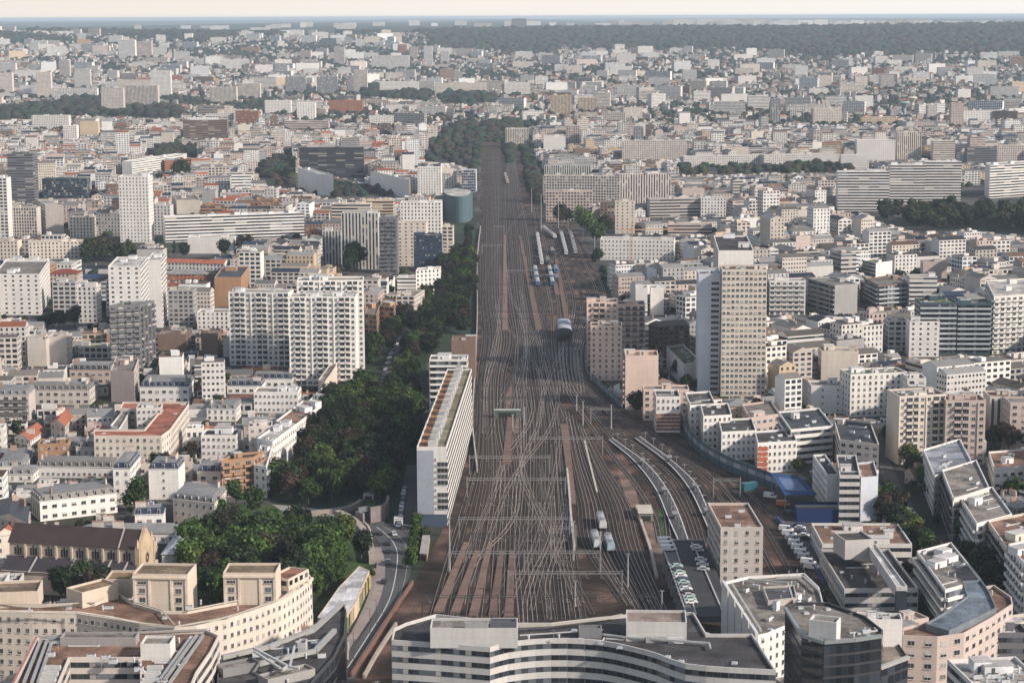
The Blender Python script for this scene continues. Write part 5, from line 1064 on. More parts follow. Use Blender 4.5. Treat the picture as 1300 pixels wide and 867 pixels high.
 ('slab_block', 'long grey balcony slab right of the yard, left section', 'left grey balcony slab', (690, 223), (787, 224), 14, 0, 258, 'X', 'vn', 'flat/light', dict(huts=3)),
 ('slab_block', 'long grey balcony slab right of the yard, right section', 'right grey balcony slab', (787, 222), (852, 221), 14, 0, 259, 'X', 'sn', 'flat/light', dict(huts=2)),
 ('slab_block', 'pinkish slab with white vertical piers above the sidings', 'sidings slab', (693, 243), (752, 244), 14, 0, 282, 'P', 'vn', 'flat/light', dict(huts=2)),
 ('slab_block', 'green roofed glazed front block right of the tracks far up', 'green fronted block', (691, 209), (750, 212), 14, 0, 222, 'L', 'sn', 'flat/green', dict(huts=1)),
 (TW, 'slim cream tower with a dotted window column right of the sidings', 'slim dotted cream tower', (781, 256), (806, 256), 13, 0, 297, 'C', 'qn', 'flat/flat', dict(huts=1)),
 (TW, 'brown pink tower joined left of the slim dotted cream tower', 'brown pink tower', (762, 257), (780, 257), 13, 0, 284, 'B', 'cn', 'flat/flat', dict(huts=1)),
 (AP, 'grey beige balcony block right of the slim dotted cream tower', 'grey beige balcony block', (825, 253), (889, 252), 14, 0, 276, 'X', 'Bn', 'flat/flat', dict(huts=2)),
 (AP, 'white block with square windows right of the grey beige balcony block', 'white square window block', (890, 252), (922, 251), 14, 0, 276, 'W', 'pn', 'flat/slate', dict(huts=1)),
 ('cultural_building', 'white rounded building with scattered square openings', 'white perforated building', (762, 303), (856, 304), 16, 0, 330, 'W', 'pn', 'flat/light', dict(huts=2, lvl=2)),
 (OF, 'low long office with pinkish bands behind the white perforated building', 'pinkish banded office', (848, 286), (904, 284), 13, 0, 298, 'P', 'bn', 'flat/light', dict(huts=1)),
 ('slab_block', 'huge white slab with repeated balcony folds, left straight part', 'left part of the huge white slab', (1064, 218), (1130, 218), 16, 0, 268, 'W', 'Bn', 'flat/light', dict(huts=4)),
 ('slab_block', 'huge white slab with sunlit folds, middle part', 'middle part of the huge white slab', (1130, 212), (1175, 207), 16, 0, 262, 'W', 'Bn', 'flat/light', dict(huts=3)),
 ('slab_block', 'huge white slab with balcony folds, right part', 'right part of the huge white slab', (1175, 206), (1221, 205), 16, 0, 255, 'W', 'Bn', 'flat/light', dict(huts=3)),
 ('slab_block', 'white slab with dark end wall at the right edge', 'right edge white slab', (1257, 210), (1330, 206), (1251, 207), 0, 252, 'W', 'Bn', 'flat/light', dict(huts=3)),
 ]:
    nm, lab, ref, FL, FR, BK, h, vb, c, s, rf, kw = row
    H(nm, lab, {'apartment_building': 'apartment building', 'office_building': 'office building', 'residential_tower': 'tower', 'house': 'house', 'slab_block': 'slab block'}.get(nm, nm.replace('_', ' ')), ref, FL, FR, BK, h, vb, c, s, rf, **kw)
HP('glass_building', 'round dull blue green glass building beside the tracks', 'glass building', 'round glass building', smooth([(562, 243), (567, 247), (575, 249), (583, 249.5), (591, 249), (597, 247), (600, 243)], 2)+[(598, 240), (581, 238), (564, 240)], 26, 'Z', 'n', 'flat/light', vb=280, huts=0, lvl=1)
# red roofed courtyard building
cy = HP('courtyard_building', 'courtyard building with red brown roofs around a white inner yard', 'courtyard building', 'red courtyard building', [(119, 553), (205, 553), (216, 545), (240, 512), (240, 510), (156, 510), (152, 518), (205, 519), (183, 545), (119, 545)], 17, 'C', '=ppppppPPPP', 'flat/tile', vb=560, roofcol=(.24, .09, .06), huts=0, units=5, lvl=2)
HP('courtyard_building', 'white wing lining the inner yard of the red courtyard building', 'courtyard wing', 'white court wing', [(150, 545), (166, 519), (160, 516), (140, 540)], 16, 'W', 'sP', 'flat/flat', vb=548, huts=0)
# ---- far landmark blocks (on the rising ground)
FARB = [
 ('slab_block', 'cream curved slab closing the view right of the tracks', 'curved cream slab', (642, 158), (671, 170), 30, 188, 'C', 'sn'),
 ('slab_block', 'white office slab with blue tint right of the curved cream slab', 'white blue tinted office', (690, 173), (718, 173), 30, 190, 'M', 'nn'),
 (TW, 'narrow pink tower beside the white blue tinted office', 'narrow pink tower', (719, 160), (736, 160), 16, 183, 'P', 'cn'),
 ('slab_block', 'pinkish slab with grid windows, below the slender brown tower', 'pinkish grid slab', (790, 179), (872, 181), 16, 203, 'X', 'pn'),
 (TW, 'slender grey brown tower above the pinkish grid slab', 'slender grey brown tower', (805, 161), (817, 161), 14, 178, 'G', 'sn'),
 ('slab_block', 'long grey grid slab right of the centre, left half', 'left long grid slab', (868, 199), (970, 197), 15, 213, 'L', 'pn'),
 ('slab_block', 'long grey grid slab right of the centre, right half', 'right long grid slab', (970, 197), (1065, 195), 15, 212, 'L', 'pn'),
 (TW, 'cream tower above the left part of the huge white slab', 'cream double tower', (1068, 197), (1103, 197), 16, 215, 'W', 'pn'),
 (TW, 'stepped white block left of the tall cream tower', 'stepped white block', (1088, 178), (1137, 178), 18, 204, 'W', 'pn'),
 (TW, 'tall cream tower right of the stepped white block', 'tall cream tower', (1140, 168), (1170, 168), 18, 203, 'C', 'sn'),
 (TW, 'green topped cream block right of the tall cream tower', 'green topped block', (1185, 179), (1213, 179), 18, 204, 'C', 'bn'),
 (OF, 'dark banded office right of the green topped block', 'dark banded far office', (1228, 188), (1266, 188), 16, 208, 'D', 'bn'),
 (OF, 'brown block with white front pieces near the right edge', 'brown fronted block', (1266, 186), (1300, 184), 16, 205, 'X', 'pn'),
 (TW, 'sunlit yellow tower, left of the two right of centre', 'left yellow tower', (699, 122), (726, 121), 22, 145, 'Y', 'sn'),
 (TW, 'sunlit yellow tower, smaller right one of two', 'right yellow tower', (734, 125), (757, 124), 22, 141, 'Y', 'sn'),
 ('slab_block', 'white grey slab at the centre below the hills', 'central far slab', (640, 105), (673, 105), 22, 120, 'M', 'pn'),
 ('slab_block', 'bright white slab on the right horizon side', 'bright white far slab', (950, 122), (976, 122), 22, 139, 'W', 'bn'),
 (TW, 'slim grey tower right of the bright white far slab', 'slim grey far tower', (979, 126), (991, 126), 18, 158, 'G', 'sn'),
 ('slab_block', 'cream block with grid right of the slim grey far tower', 'cream far grid block', (1033, 138), (1069, 138), 22, 158, 'C', 'pn'),
 ('slab_block', 'cream low slab left of the water tower', 'cream far low slab', (1094, 149), (1138, 149), 20, 158, 'Y', 'pn'),
 (TW, 'grey tower pair member, left, at the far right', 'left far grey tower', (1178, 134), (1190, 134), 18, 152, 'X', 'pn'),
 (TW, 'pink grey tower pair member, right, at the far right', 'right far pink tower', (1208, 131), (1224, 131), 18, 160, 'P', 'pn'),
 (TW, 'pair of cream towers far right near the hills, grey striped', 'striped far tower', (1118, 96), (1135, 96), 22, 113, 'X', 'sn'), (TW, 'small white tower left of the striped far tower', 'small white far tower', (1104, 97), (1116, 97), 22, 108, 'W', 'sn'),
 ('slab_block', 'white slab at the centre left below the towers in a row', 'white far slab', (482, 104), (531, 104), 22, 120, 'W', 'pn'), ('slab_block', 'grey end of the white far slab', 'grey far slab end', (531, 103), (551, 103), 22, 118, 'L', 'sn'),
 ('slab_block', 'long beige slab left of the central far slab', 'long beige far slab', (552, 106), (618, 107), 22, 122, 'C', 'pn'),
 (TW, 'grey blue tower of the far row of three, left', 'left far row tower', (362, 98), (388, 98), 20, 119, 'G', 'sn'), (TW, 'grey blue tower of the far row of three, middle', 'middle far row tower', (402, 98), (428, 98), 20, 119, 'G', 'sn'), (TW, 'grey blue tower of the far row of three, right', 'right far row tower', (440, 97), (462, 97), 20, 119, 'G', 'sn'), (TW, 'cream taller tower behind the right far row tower', 'cream tower behind the far row', (449, 89), (466, 89), 18, 119, 'C', 'sn'),
 ('slab_block', 'red brick slab below the far row towers', 'red brick far slab', (418, 128), (460, 128), 20, 143, 'R', 'pn'), (TW, 'white round cornered tower left of the red brick far slab', 'white far corner tower', (377, 131), (400, 131), 20, 152, 'W', 'qn'), ('slab_block', 'white checkered block left of the white far corner tower', 'checkered far block', (336, 128), (369, 128), 20, 144, 'W', 'pn'),
 ('slab_block', 'pinkish striped slab below the white far corner tower', 'pinkish far striped slab', (361, 153), (417, 155), 18, 165, 'P', 'bn'), (TW, 'brown slab tower with white piers near the dark banded office', 'brown pier tower', (482, 157), (496, 157), 16, 172, 'B', 'sn'),
 ('slab_block', 'stepped white complex near the hills, centre left', 'stepped hill complex', (472, 72), (519, 70), 30, 88, 'W', 'sn'), (TW, 'slender tower left of the stepped hill complex', 'slender hill tower', (424, 60), (437, 60), 22, 82, 'X', 'sn'), (TW, 'pink hill tower, first of the row right of the stepped hill complex', 'pink hill tower', (520, 60), (530, 60), 22, 75, 'P', 'sn'), (TW, 'white hill tower, second of the row right of the stepped hill complex', 'white hill tower', (538, 59), (549, 59), 22, 84, 'W', 'sn'), (TW, 'grey hill tower, third of the row right of the stepped hill complex', 'grey hill tower', (559, 65), (570, 65), 22, 81, 'M', 'sn'),
 ('slab_block', 'massive pale hospital like block near the upper left hills, left half', 'left hill hospital half', (150, 51), (171, 51), 30, 74, 'W', 'bn'), ('slab_block', 'massive pinkish block near the upper left hills, right half', 'right hill hospital half', (171, 53), (192, 53), 30, 73, 'P', 'bn'),
 ('slab_block', 'grey grid slab of the upper left estate, front left', 'front left estate slab', (128, 112), (156, 112), 20, 145, 'X', 'pn'), ('slab_block', 'grey grid slab of the upper left estate, front right', 'front right estate slab', (156, 109), (200, 109), 20, 140, 'X', 'sn'), ('slab_block', 'white slab of the upper left estate, rear', 'rear estate slab', (191, 90), (216, 90), 20, 124, 'M', 'pn'), ('slab_block', 'lower beige slab of the upper left estate, middle rear', 'middle rear estate slab', (148, 102), (192, 102), 20, 118, 'C', 'pn'),
 ('slab_block', 'long cream folded slab in the upper left, left part', 'left folded slab', (266, 110), (300, 112), 20, 132, 'C', 'sn'), ('slab_block', 'long cream folded slab in the upper left, right part', 'right folded slab', (300, 107), (330, 106), 20, 125, 'C', 'sn'),
 ('slab_block', 'brown banded slab in the upper left middle', 'brown banded far slab', (232, 153), (288, 153), 18, 176, 'B', 'bn'), (TW, 'pale yellow tower in the upper left', 'pale yellow far tower', (101, 155), (124, 155), 18, 172, 'Y', 'nn'), (TW, 'white pink tower left of the pale yellow far tower', 'white pink far tower', (80, 160), (97, 160), 18, 177, 'W', 'pn'), ('slab_block', 'wide white slab at upper left', 'wide white far slab', (40, 147), (87, 147), 18, 164, 'M', 'pn'),
 (TW, 'stepped cream tower at far left', 'stepped cream far tower', (46, 92), (64, 92), 18, 124, 'C', 'pn'), (TW, 'slim grey tower at far left', 'slim grey left tower', (75, 77), (88, 77), 18, 98, 'X', 'sn'), (TW, 'beige tower touching the left edge far away', 'beige far edge tower', (-4, 93), (15, 93), 18, 117, 'C', 'pn'), ('slab_block', 'white balcony slab left of the estate', 'white balcony far slab', (65, 112), (123, 113), 18, 127, 'W', 'cn'), (TW, 'grey tower left of the rear estate slab', 'grey far left tower', (94, 88), (114, 88), 18, 112, 'L', 'pn'),
 (OF, 'white block on the left horizon hill', 'white horizon block', (234, 43), (244, 43), 25, 53, 'W', 'nn'), (OF, 'big dark block standing on the horizon at the centre', 'dark horizon block', (650, 24), (668, 24), 60, 39, 'D', 'nn'),
]
for nm, lab, ref, FL, FR, dep, vb, c, s in FARB:
    H(nm, lab, {'office_building': 'office building', 'residential_tower': 'tower', 'slab_block': 'slab block'}[nm], ref, FL, FR, dep, 0, vb, c, s, 'flat/light', huts=1, lvl=1)
# water towers far off
for u, v0, v1, v2, c, lab in [(109, 70, 76, 82, (.55, .52, .5), 'white funnel shaped water tower in the upper left'), (1158, 123, 130, 137, (.6, .55, .45), 'cream mushroom water tower at the far right'), (1148, 129, 137, 146, (.28, .36, .36), 'grey green bulb shaped water tower at the far right')]:
    x, y, z = PT(u, v2+4); a = atY(u, v0, y).z; b = atY(u, v1, y).z; r = 11*y/4500*.5+6; m = MB(); m.tube(0, 0, 0, r*.3, r*.3, b-z, c, 10); rt = root('water_tower', (x, y, z), lab, 'water tower'); m.build('shaft', 'plain', rt); m = MB(); m.tube(0, 0, b-z, r*.35, r, (a-b)*.8, c, 14); m.tube(0, 0, b-z+(a-b)*.8, r, r*.7, (a-b)*.2, c, 14); m.build('tank', 'plain', rt)
# round glass hall drum
# ------------------------------------------------------------------ trees
def crown_mesh(seed, R, Hc, nleaf, leaf, tone, conic=False, lobes=9):
    r = random.Random(seed); m = MB(); L = []
    for i in range(lobes):
        a = r.uniform(0, 6.28); q = r.uniform(0, .62)*R; z = r.uniform(.2, .8)*Hc
        if conic: q *= (1-z/Hc)*.8; 
        L.append((q*math.cos(a), q*math.sin(a), z, R*r.uniform(.34, .55)*((1.05-z/Hc) if conic else 1)))
    L.append((0, 0, Hc*.5, R*.6))
    for (x, y, z, s) in L:                           # inner mass
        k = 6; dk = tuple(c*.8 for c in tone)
        rings = [(math.sin(math.pi*j/4)*s*.78, -math.cos(math.pi*j/4)*s*.72) for j in range(5)]
        for j in range(4):
            for t in range(k):
                a0, a1 = 6.283*t/k, 6.283*(t+1)/k; (r0, z0), (r1, z1) = rings[j], rings[j+1]
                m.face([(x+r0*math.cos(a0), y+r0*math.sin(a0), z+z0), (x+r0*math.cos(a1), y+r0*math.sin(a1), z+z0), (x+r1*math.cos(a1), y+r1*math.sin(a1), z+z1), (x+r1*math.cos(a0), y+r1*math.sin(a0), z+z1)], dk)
    for i in range(nleaf):
        x, y, z, s = L[r.randrange(len(L))]
        d = Vector((r.gauss(0, 1), r.gauss(0, 1), r.gauss(.25, 1))).normalized(); p = Vector((x, y, z))+d*s*r.uniform(.8, 1.12)
        if p.z < .0: p.z = abs(p.z)*.3
        n = (d+Vector((r.gauss(0, .6), r.gauss(0, .6), r.gauss(.3, .5)))).normalized(); u = n.orthogonal().normalized(); w_ = n.cross(u); q = leaf*r.uniform(.6, 1.3); u *= q; w_ *= q*r.uniform(.5, 1)
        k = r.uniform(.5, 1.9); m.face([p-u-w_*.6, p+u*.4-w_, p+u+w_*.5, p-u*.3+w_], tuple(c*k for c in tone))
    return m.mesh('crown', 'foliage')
def trunk_mesh(seed, h, r0):
    r = random.Random(seed); m = MB(); bk = (.10, .08, .06)
    m.tube(0, 0, -.3, r0, r0*.65, h+.6, bk, 7)
    for i in range(4):
        a = 6.28*i/4+r.random(); m.bar((0, 0, h*.8), (math.cos(a)*1.8, math.sin(a)*1.8, h+2.2), r0*.3, bk)
    return m.mesh('trunk', 'bark')
TT = {}
def tree_kind(key, n, R, Hc, trunk, nleaf, leaf, tones, conic=False):
    TT[key] = [(crown_mesh(hash((key, i)) % 999 if False else i*31+len(key), R, Hc, nleaf, leaf, tones[i % len(tones)], conic), trunk_mesh(i, trunk, R*.06), trunk) for i in range(n)]
DK = [(.014, .024, .012), (.02, .033, .014), (.02, .022, .014), (.028, .024, .016), (.038, .027, .020), (.02, .035, .014)]
tree_kind('dark', 6, 5.4, 8.5, 3.6, 1100, .5, DK)
tree_kind('green', 6, 5.4, 8.0, 3.2, 1100, .5, [(.03, .058, .014), (.042, .075, .017), (.027, .05, .015), (.06, .08, .02)])
tree_kind('round', 3, 3.2, 5.6, 1.2, 1100, .34, [(.045, .08, .018), (.04, .07, .015)])
tree_kind('cone', 2, 3.0, 12, 1.5, 900, .4, [(.02, .04, .022)], True)
tree_kind('mid', 5, 5.4, 8.5, 3.0, 420, .85, [(.035, .05, .022), (.045, .06, .024), (.05, .05, .025), (.03, .045, .025)])
TREES = 0; TREE_XY = []
TQ = []
def tree(x, y, key, sc, label, group, name='tree', z=0.0):
    TQ.append((y, x, key, sc*random.uniform(.82, 1.2), label, group, name, z, random.randrange(len(TT[key])), random.uniform(0, 6.28), random.uniform(.9, 1.15)))
def plant_trees():
    """the 300 nearest trees stand as objects, the rest beyond become one wood"""
    TQ.sort(key=lambda q: q[0]+(0 if q[5] else -1e4)); RAWT = {}; VV = []; FF = []; CC = []; off = 0
    for i, (y, x, key, s, label, group, name, z, k, rz, sz) in enumerate(TQ):
        if i < 300: make_tree(x, y, key, s, label, group, name, z, k, rz, sz); continue
        if (key, k) not in RAWT:
            me = TT[key][k][0]; n = len(me.vertices); a = np.empty(n*3); me.vertices.foreach_get('co', a); f = np.empty(len(me.loops), dtype=np.int32); me.loops.foreach_get('vertex_index', f); c = np.empty(len(me.polygons)*4, dtype=np.float32); me.attributes['Col'].data.foreach_get('color', c)
            RAWT[(key, k)] = (a.reshape(-1, 3), f.reshape(-1, 4), c.reshape(-1, 4))
        a, f, c = RAWT[(key, k)]; ca, sa = math.cos(rz), math.sin(rz); th = TT[key][k][2]*.85
        VV.append(np.stack([x+s*(ca*a[:, 0]-sa*a[:, 1]), y+s*(sa*a[:, 0]+ca*a[:, 1]), z+s*sz*(a[:, 2]+th)], 1)); FF.append(f+off); off += len(a); CC.append(c*np.array([*([random.uniform(.65, 1.35)]*3), 1], dtype=np.float32))
    V = np.concatenate(VV); Fx = np.concatenate(FF); Cx = np.concatenate(CC); me = bpy.data.meshes.new('park_woods'); me.vertices.add(len(V)); me.vertices.foreach_set('co', V.ravel()); me.loops.add(Fx.size); me.loops.foreach_set('vertex_index', Fx.ravel().astype(np.int32)); me.polygons.add(len(Fx)); me.polygons.foreach_set('loop_start', np.arange(0, Fx.size, 4, dtype=np.int32)); me.update(calc_edges=True)
    a = me.attributes.new('Col', 'FLOAT_COLOR', 'FACE'); a.data.foreach_set('color', Cx.ravel()); me.materials.append(M['foliage']); tag(link('park_woods', me), 'tree masses of the parks and avenues further off', 'woods', None, 'stuff')
def make_tree(x, y, key, s, label, group, name, z, k, rz, sz):
    global TREES
    cm, tm, th = TT[key][k]
    rt = root(name, (x, y, z), label, 'tree', group, rz); rt.scale = (s, s, s*sz)
    link('crown', cm, rt, (0, 0, th*.85)); link('trunk', tm, rt); TREES += 1; TREE_XY.append((x, y)); return rt
def scatter(px, spacing, key, sc, label, group, maxn=999, name='tree', check=None, seed=1):
    r = random.Random(seed); w_ = [P(u, v) for u, v in px]; pw = [(p.x, p.y) for p in w_]
    xs = [p[0] for p in pw]; ys = [p[1] for p in pw]; n = 0
    y = min(ys)
    while y < max(ys):
        x = min(xs)
        while x < max(xs):
            X, Y = x+r.uniform(-.3, .3)*spacing, y+r.uniform(-.3, .3)*spacing
            if inpoly(np.array([X]), np.array([Y]), pw)[0] and (check is None or check(X, Y)) and n < maxn:
                k = key if isinstance(key, str) else r.choice(key)
                tree(X, Y, k, sc, label, group, name); n += 1
            x += spacing
        y += spacing*.9
    return n
def blob(*pts): return list(pts)
def offroad(X, Y):
    u, v = proj(X, Y, 0); 
    for nm, px, pr in ROADS:
        if inpoly(np.array([u]), np.array([v]), px)[0]: return False
    return True
NT = {}
NT['grove'] = scatter([(345, 638), (362, 600), (392, 548), (436, 506), (470, 500), (478, 520), (520, 500), (536, 520), (527, 600), (505, 625), (500, 640), (440, 632), (420, 645)], 9.5, ['dark', 'dark', 'green'], 1.12, 'dark green tree in the dense park grove left of the long slab block', 'park grove trees', check=offroad)
NT['bright'] = scatter([(470, 552), (478, 520), (500, 508), (522, 515), (530, 535), (500, 560)], 9, 'green', 1.15, 'brighter green tree in the middle of the park grove', 'brighter grove trees')
NT['avenue'] = scatter([(468, 500), (470, 455), (500, 415), (545, 378), (560, 345), (580, 330), (603, 330), (604, 400), (600, 440), (572, 420), (560, 440), (540, 465), (536, 500)], 12.5, ['dark', 'dark', 'green'], 1.2, 'dark tree lining the avenue beside the railway', 'avenue trees', check=offroad)
NT['hedge'] = 0
for i in range(22):
    t = i/21; p = P(592+(603-592)*0+ (600-594)*t, 415-(415-300)*t); tree(p.x-2, p.y, 'dark', .85, 'clipped dark tree in the straight row along the railway wall', 'row of clipped trees by the railway')
NT['garden'] = scatter([(242, 772), (242, 700), (255, 672), (285, 652), (340, 640), (352, 655), (385, 664), (425, 668), (448, 690), (462, 716), (404, 772)], 8.4, ['green', 'green', 'dark'], 1.12, 'leafy green tree in the garden behind the curved arcade building', 'garden trees', 75)
NT['bushes'] = 0
for i, (u, v) in enumerate([(528, 672), (526, 689), (524, 704), (521, 722)]):
    p = P(u, v); tree(p.x, p.y, 'round', 1.0, f'round clipped tree beside the boulevard, {ORD[i]} from the tall end block', 'four round trees by the boulevard')
NT['court'] = scatter([(62, 772), (62, 748), (128, 748), (134, 772)], 7, 'dark', .95, 'dark tree in the court before the church aisle', 'church court trees', 10)
NT['street'] = 0
for k, (a, b, n) in enumerate([((1116, 560), (1230, 708), 20), ((1128, 668), (1205, 722), 11), ((1238, 712), (1300, 775), 9), ((1120, 640), (1160, 700), 7), ((1132, 640), (1184, 706), 8)]):
    for i in range(n):
        t = (i+.5)/n; p = P(a[0]+(b[0]-a[0])*t+random.uniform(-3, 3), a[1]+(b[1]-a[1])*t); tree(p.x+(4 if k == 0 else -3), p.y, random.choice(['dark', 'green']), .85, 'dark street tree along the tree lined street at the right', 'street trees at the right')
for (u, v, k, s, lab) in [(1130, 520, 'green', 1.3, 'broad grey green tree between the white grid block and the twin blocks'), (1210, 605, 'cone', 1.4, 'tall dark conifer in front of the twin blocks'), (1196, 608, 'cone', 1.0, 'smaller conifer left of the tall conifer before the twin blocks'),
        (808, 528, 'dark', 1.0, 'dark round tree at the foot of the stepped pink block'), (872, 498, 'dark', 1.0, 'dark tree left of the small green roofed hall'), (862, 482, 'dark', 1.1, 'tree behind the stepped pink block beside the green roofed hall'), (880, 498, 'dark', .8, 'small tree at the foot of the tall blue grey tower'),
        (1262, 570, 'dark', 1.1, 'dark tree right of the twin blocks'), (1280, 575, 'dark', 1.1, 'dark tree by the right edge below the beige block'), (1243, 690, 'dark', 1.0, 'street corner tree below the stepped white buildings'), (1290, 670, 'green', 1.1, 'garden tree between the stepped buildings at the right edge'), (1285, 645, 'green', 1.1, 'upper garden tree between the stepped buildings at the right edge'),
        (172, 650, 'green', 1.0, 'green tree in the gap behind the curved white corner building'), (168, 632, 'dark', .9, 'dark tree in the side street by the navy topped block'), (300, 640, 'green', .9, 'tree in front of the orange apartment building'), (322, 655, 'green', 1.2, 'large green tree before the orange building'), (275, 668, 'green', 1.1, 'tree right of the grey roofed convent building'),
        (450, 345, 'dark', 1.9, 'big dark tree before the grey striped high-rise'), (442, 350, 'dark', 1.5, 'dark tree left of the big tree before the grey high-rise'), (75, 418, 'dark', 1.5, 'dark tree behind the blank party walls on the left'), (95, 418, 'dark', 1.4, 'tree right of the dark tree behind the party walls'), (60, 420, 'dark', 1.2, 'smaller tree left of the trees behind the party walls'),
        (235, 330, 'dark', 1.5, 'tall dark tree at the left end of the long banded slab'), (222, 328, 'cone', 1.5, 'conifer at the left end of the long banded slab'), (285, 330, 'dark', 1.3, 'tree before the long banded slab'), (310, 322, 'dark', 1.3, 'tree right of the middle before the long banded slab'),
        (1015, 600, 'green', .7, 'small tree among the white blocks behind the noise barrier'), (205, 245, 'dark', 1.8, 'tree right of the tall white point tower'), (230, 235, 'dark', 2.4, 'large tree below the curved white block'), (242, 240, 'dark', 2.0, 'tree at the right foot of the curved white block'),
        (757, 310, 'green', 2.0, 'big tree left of the white perforated building'), (745, 300, 'green', 1.9, 'tree left end of the clump by the white perforated building'), (768, 300, 'dark', 1.7, 'tree above the white perforated building'), (758, 335, 'dark', 1.4, 'tree below the clump by the white perforated building'), (720, 285, 'dark', 1.7, 'tree in front of the sidings apartment slab'), (712, 287, 'dark', 1.5, 'tree left in front of the sidings apartment slab')]:
    p = P(u, v); tree(p.x, p.y, k, s, lab, None)
# parks further off
PARKS = [([(1110, 272), (1140, 252), (1180, 250), (1225, 240), (1300, 225), (1300, 300), (1240, 290), (1180, 296), (1130, 285)], 17, 1.5, 'tree of the dark park below the big white slab blocks', 'park trees at the far right', 62),
         ([(110, 335), (112, 302), (160, 300), (175, 320), (160, 335)], 13, 1.3, 'dark tree in the clump below the tall white point tower', 'trees below the point tower', 14)]
for px, sp, sc, lab, gr, mx in PARKS: zone(px); scatter(px, sp, 'mid', sc, lab, gr, mx)
zone([(60, 418), (60, 392), (108, 392), (110, 418)]); zone([(736, 300), (740, 285), (775, 285), (775, 320)]); zone([(432, 350), (440, 315), (460, 315), (464, 350)]); zone([(212, 330), (220, 302), (245, 302), (250, 330)])
FARWOOD = [([(538, 205), (546, 182), (575, 166), (604, 160), (612, 178), (610, 205), (606, 235), (592, 210), (565, 207)], 24), ([(606, 181), (612, 164), (640, 157), (668, 170), (676, 190), (688, 240), (686, 262), (672, 240), (662, 190), (654, 188), (646, 210), (640, 182)], 12), ([(860, 222), (868, 212), (1040, 206), (1090, 206), (1080, 218), (900, 222)], 17), ([(400, 247), (420, 235), (500, 245), (500, 252), (420, 252)], 14), ([(560, 120), (600, 122), (640, 126), (600, 132), (560, 130)], 20), ([(455, 110), (545, 120), (545, 128), (460, 122)], 20), ([(0, 140), (120, 128), (230, 140), (225, 150), (100, 146), (0, 152)], 20), ([(190, 195), (210, 185), (250, 186), (250, 200), (200, 204)], 16), ([(325, 215), (350, 200), (372, 205), (372, 240), (345, 235)], 15)]
for px, sp in FARWOOD: zone(px)

# ------------------------------------------------------------------ cars, trains, walls, masts
def car_meshes(col, van=False):
    L, Wd = (4.3, 1.8) if not van else (5.6, 2.0); prof = [(-L/2, .35), (-L/2, .85), (-L/2+.75, 1.0), (-L/2+1.35, 1.48), (L/2-1.05, 1.50), (L/2-.35, 1.0), (L/2, .9), (L/2, .35)] if not van else [(-L/2, .4), (-L/2, 1.1), (-L/2+.6, 1.3), (-L/2+1.3, 2.3), (L/2-.1, 2.35), (L/2, 2.2), (L/2, 1.0), (L/2, .4)]
    m = MB(); n = len(prof)
    for k in range(n):
        a, b = prof[k], prof[(k+1) % n]; ia = .16 if a[1] > 1.2 else 0; ib = .16 if b[1] > 1.2 else 0
        m.face([(-Wd/2+ia, a[0], a[1]), (-Wd/2+ib, b[0], b[1]), (Wd/2-ib, b[0], b[1]), (Wd/2-ia, a[0], a[1])][::-1], col)
    for s in (-1, 1):
        pts = [(s*(Wd/2-(.16 if z > 1.2 else 0)), y, z) for y, z in prof]; m.face(pts if s > 0 else pts[::-1], col)
    body = m.mesh('body', 'paint'); g = MB(); t = (.02, .025, .03)
    def gl(a, b, i=.12):
        (y0, z0), (y1, z1) = a, b; nz = Vector((0, -(z1-z0), y1-y0)).normalized()*.02
        if nz.z < 0: nz = -nz
        g.face([(-Wd/2+i+.06, y0+nz.y, z0+nz.z), (Wd/2-i-.06, y0+nz.y, z0+nz.z), (Wd/2-i-.14, y1+nz.y, z1+nz.z), (-Wd/2+i+.14, y1+nz.y, z1+nz.z)], t)
    p = prof; gl((p[2][0]+.05, p[2][1]+.04), (p[3][0]-.03, p[3][1]-.04)); 
    if not van: gl((p[5][0]-.05, p[5][1]+.04), (p[4][0]+.03, p[4][1]-.04))
    for s in (-1, 1):
        y0, y1 = p[3][0]-.2, (p[4][0]+.1 if not van else p[3][0]+1.0); zb, zt = (1.02, 1.4) if not van else (1.35, 2.05)
        g.face([(s*(Wd/2+.01), y0, zb), (s*(Wd/2+.01), y1, zb), (s*(Wd/2-.12), y1-.2, zt), (s*(Wd/2-.12), y0+.3, zt)], t)
    gm = g.mesh('window', 'glass'); wm_ = []
    w_ = MB(); k = 12
    for x in (-.1, .1): w_.face([(x, .33*math.cos(6.283*i/k), .33*math.sin(6.283*i/k)) for i in range(k)], (.02, .02, .02))
    for i in range(k):
        a, b = 6.283*i/k, 6.283*(i+1)/k; w_.face([(-.1, .33*math.cos(a), .33*math.sin(a)), (.1, .33*math.cos(a), .33*math.sin(a)), (.1, .33*math.cos(b), .33*math.sin(b)), (-.1, .33*math.cos(b), .33*math.sin(b))], (.02, .02, .02))
    return body, gm, w_.mesh('wheel', 'plain'), L, Wd
CARC = [('white', (.7, .7, .69)), ('black', (.02, .02, .022)), ('grey', (.2, .2, .21)), ('silver', (.42, .43, .44)), ('dark blue', (.03, .05, .10)), ('pale green', (.35, .48, .42)), ('red', (.3, .04, .03))]
CM = {}
def car(u, v, ang, ci, label, group, z=.15, van=False):
    k = (ci, van)
    if k not in CM: CM[k] = car_meshes(CARC[ci][1], van)
    body, gm, wh, L, Wd = CM[k]; p = P(u, v, z)
    rt = root('delivery_van' if van else 'car', (p.x, p.y, z), label, 'van' if van else 'car', group, ang)
    link('body', body, rt); link('window', gm, rt)
    for sx in (-1, 1):
        for sy in (-1, 1): link('wheel', wh, rt, (sx*(Wd/2-.06), sy*L*.31, .33))
    return rt
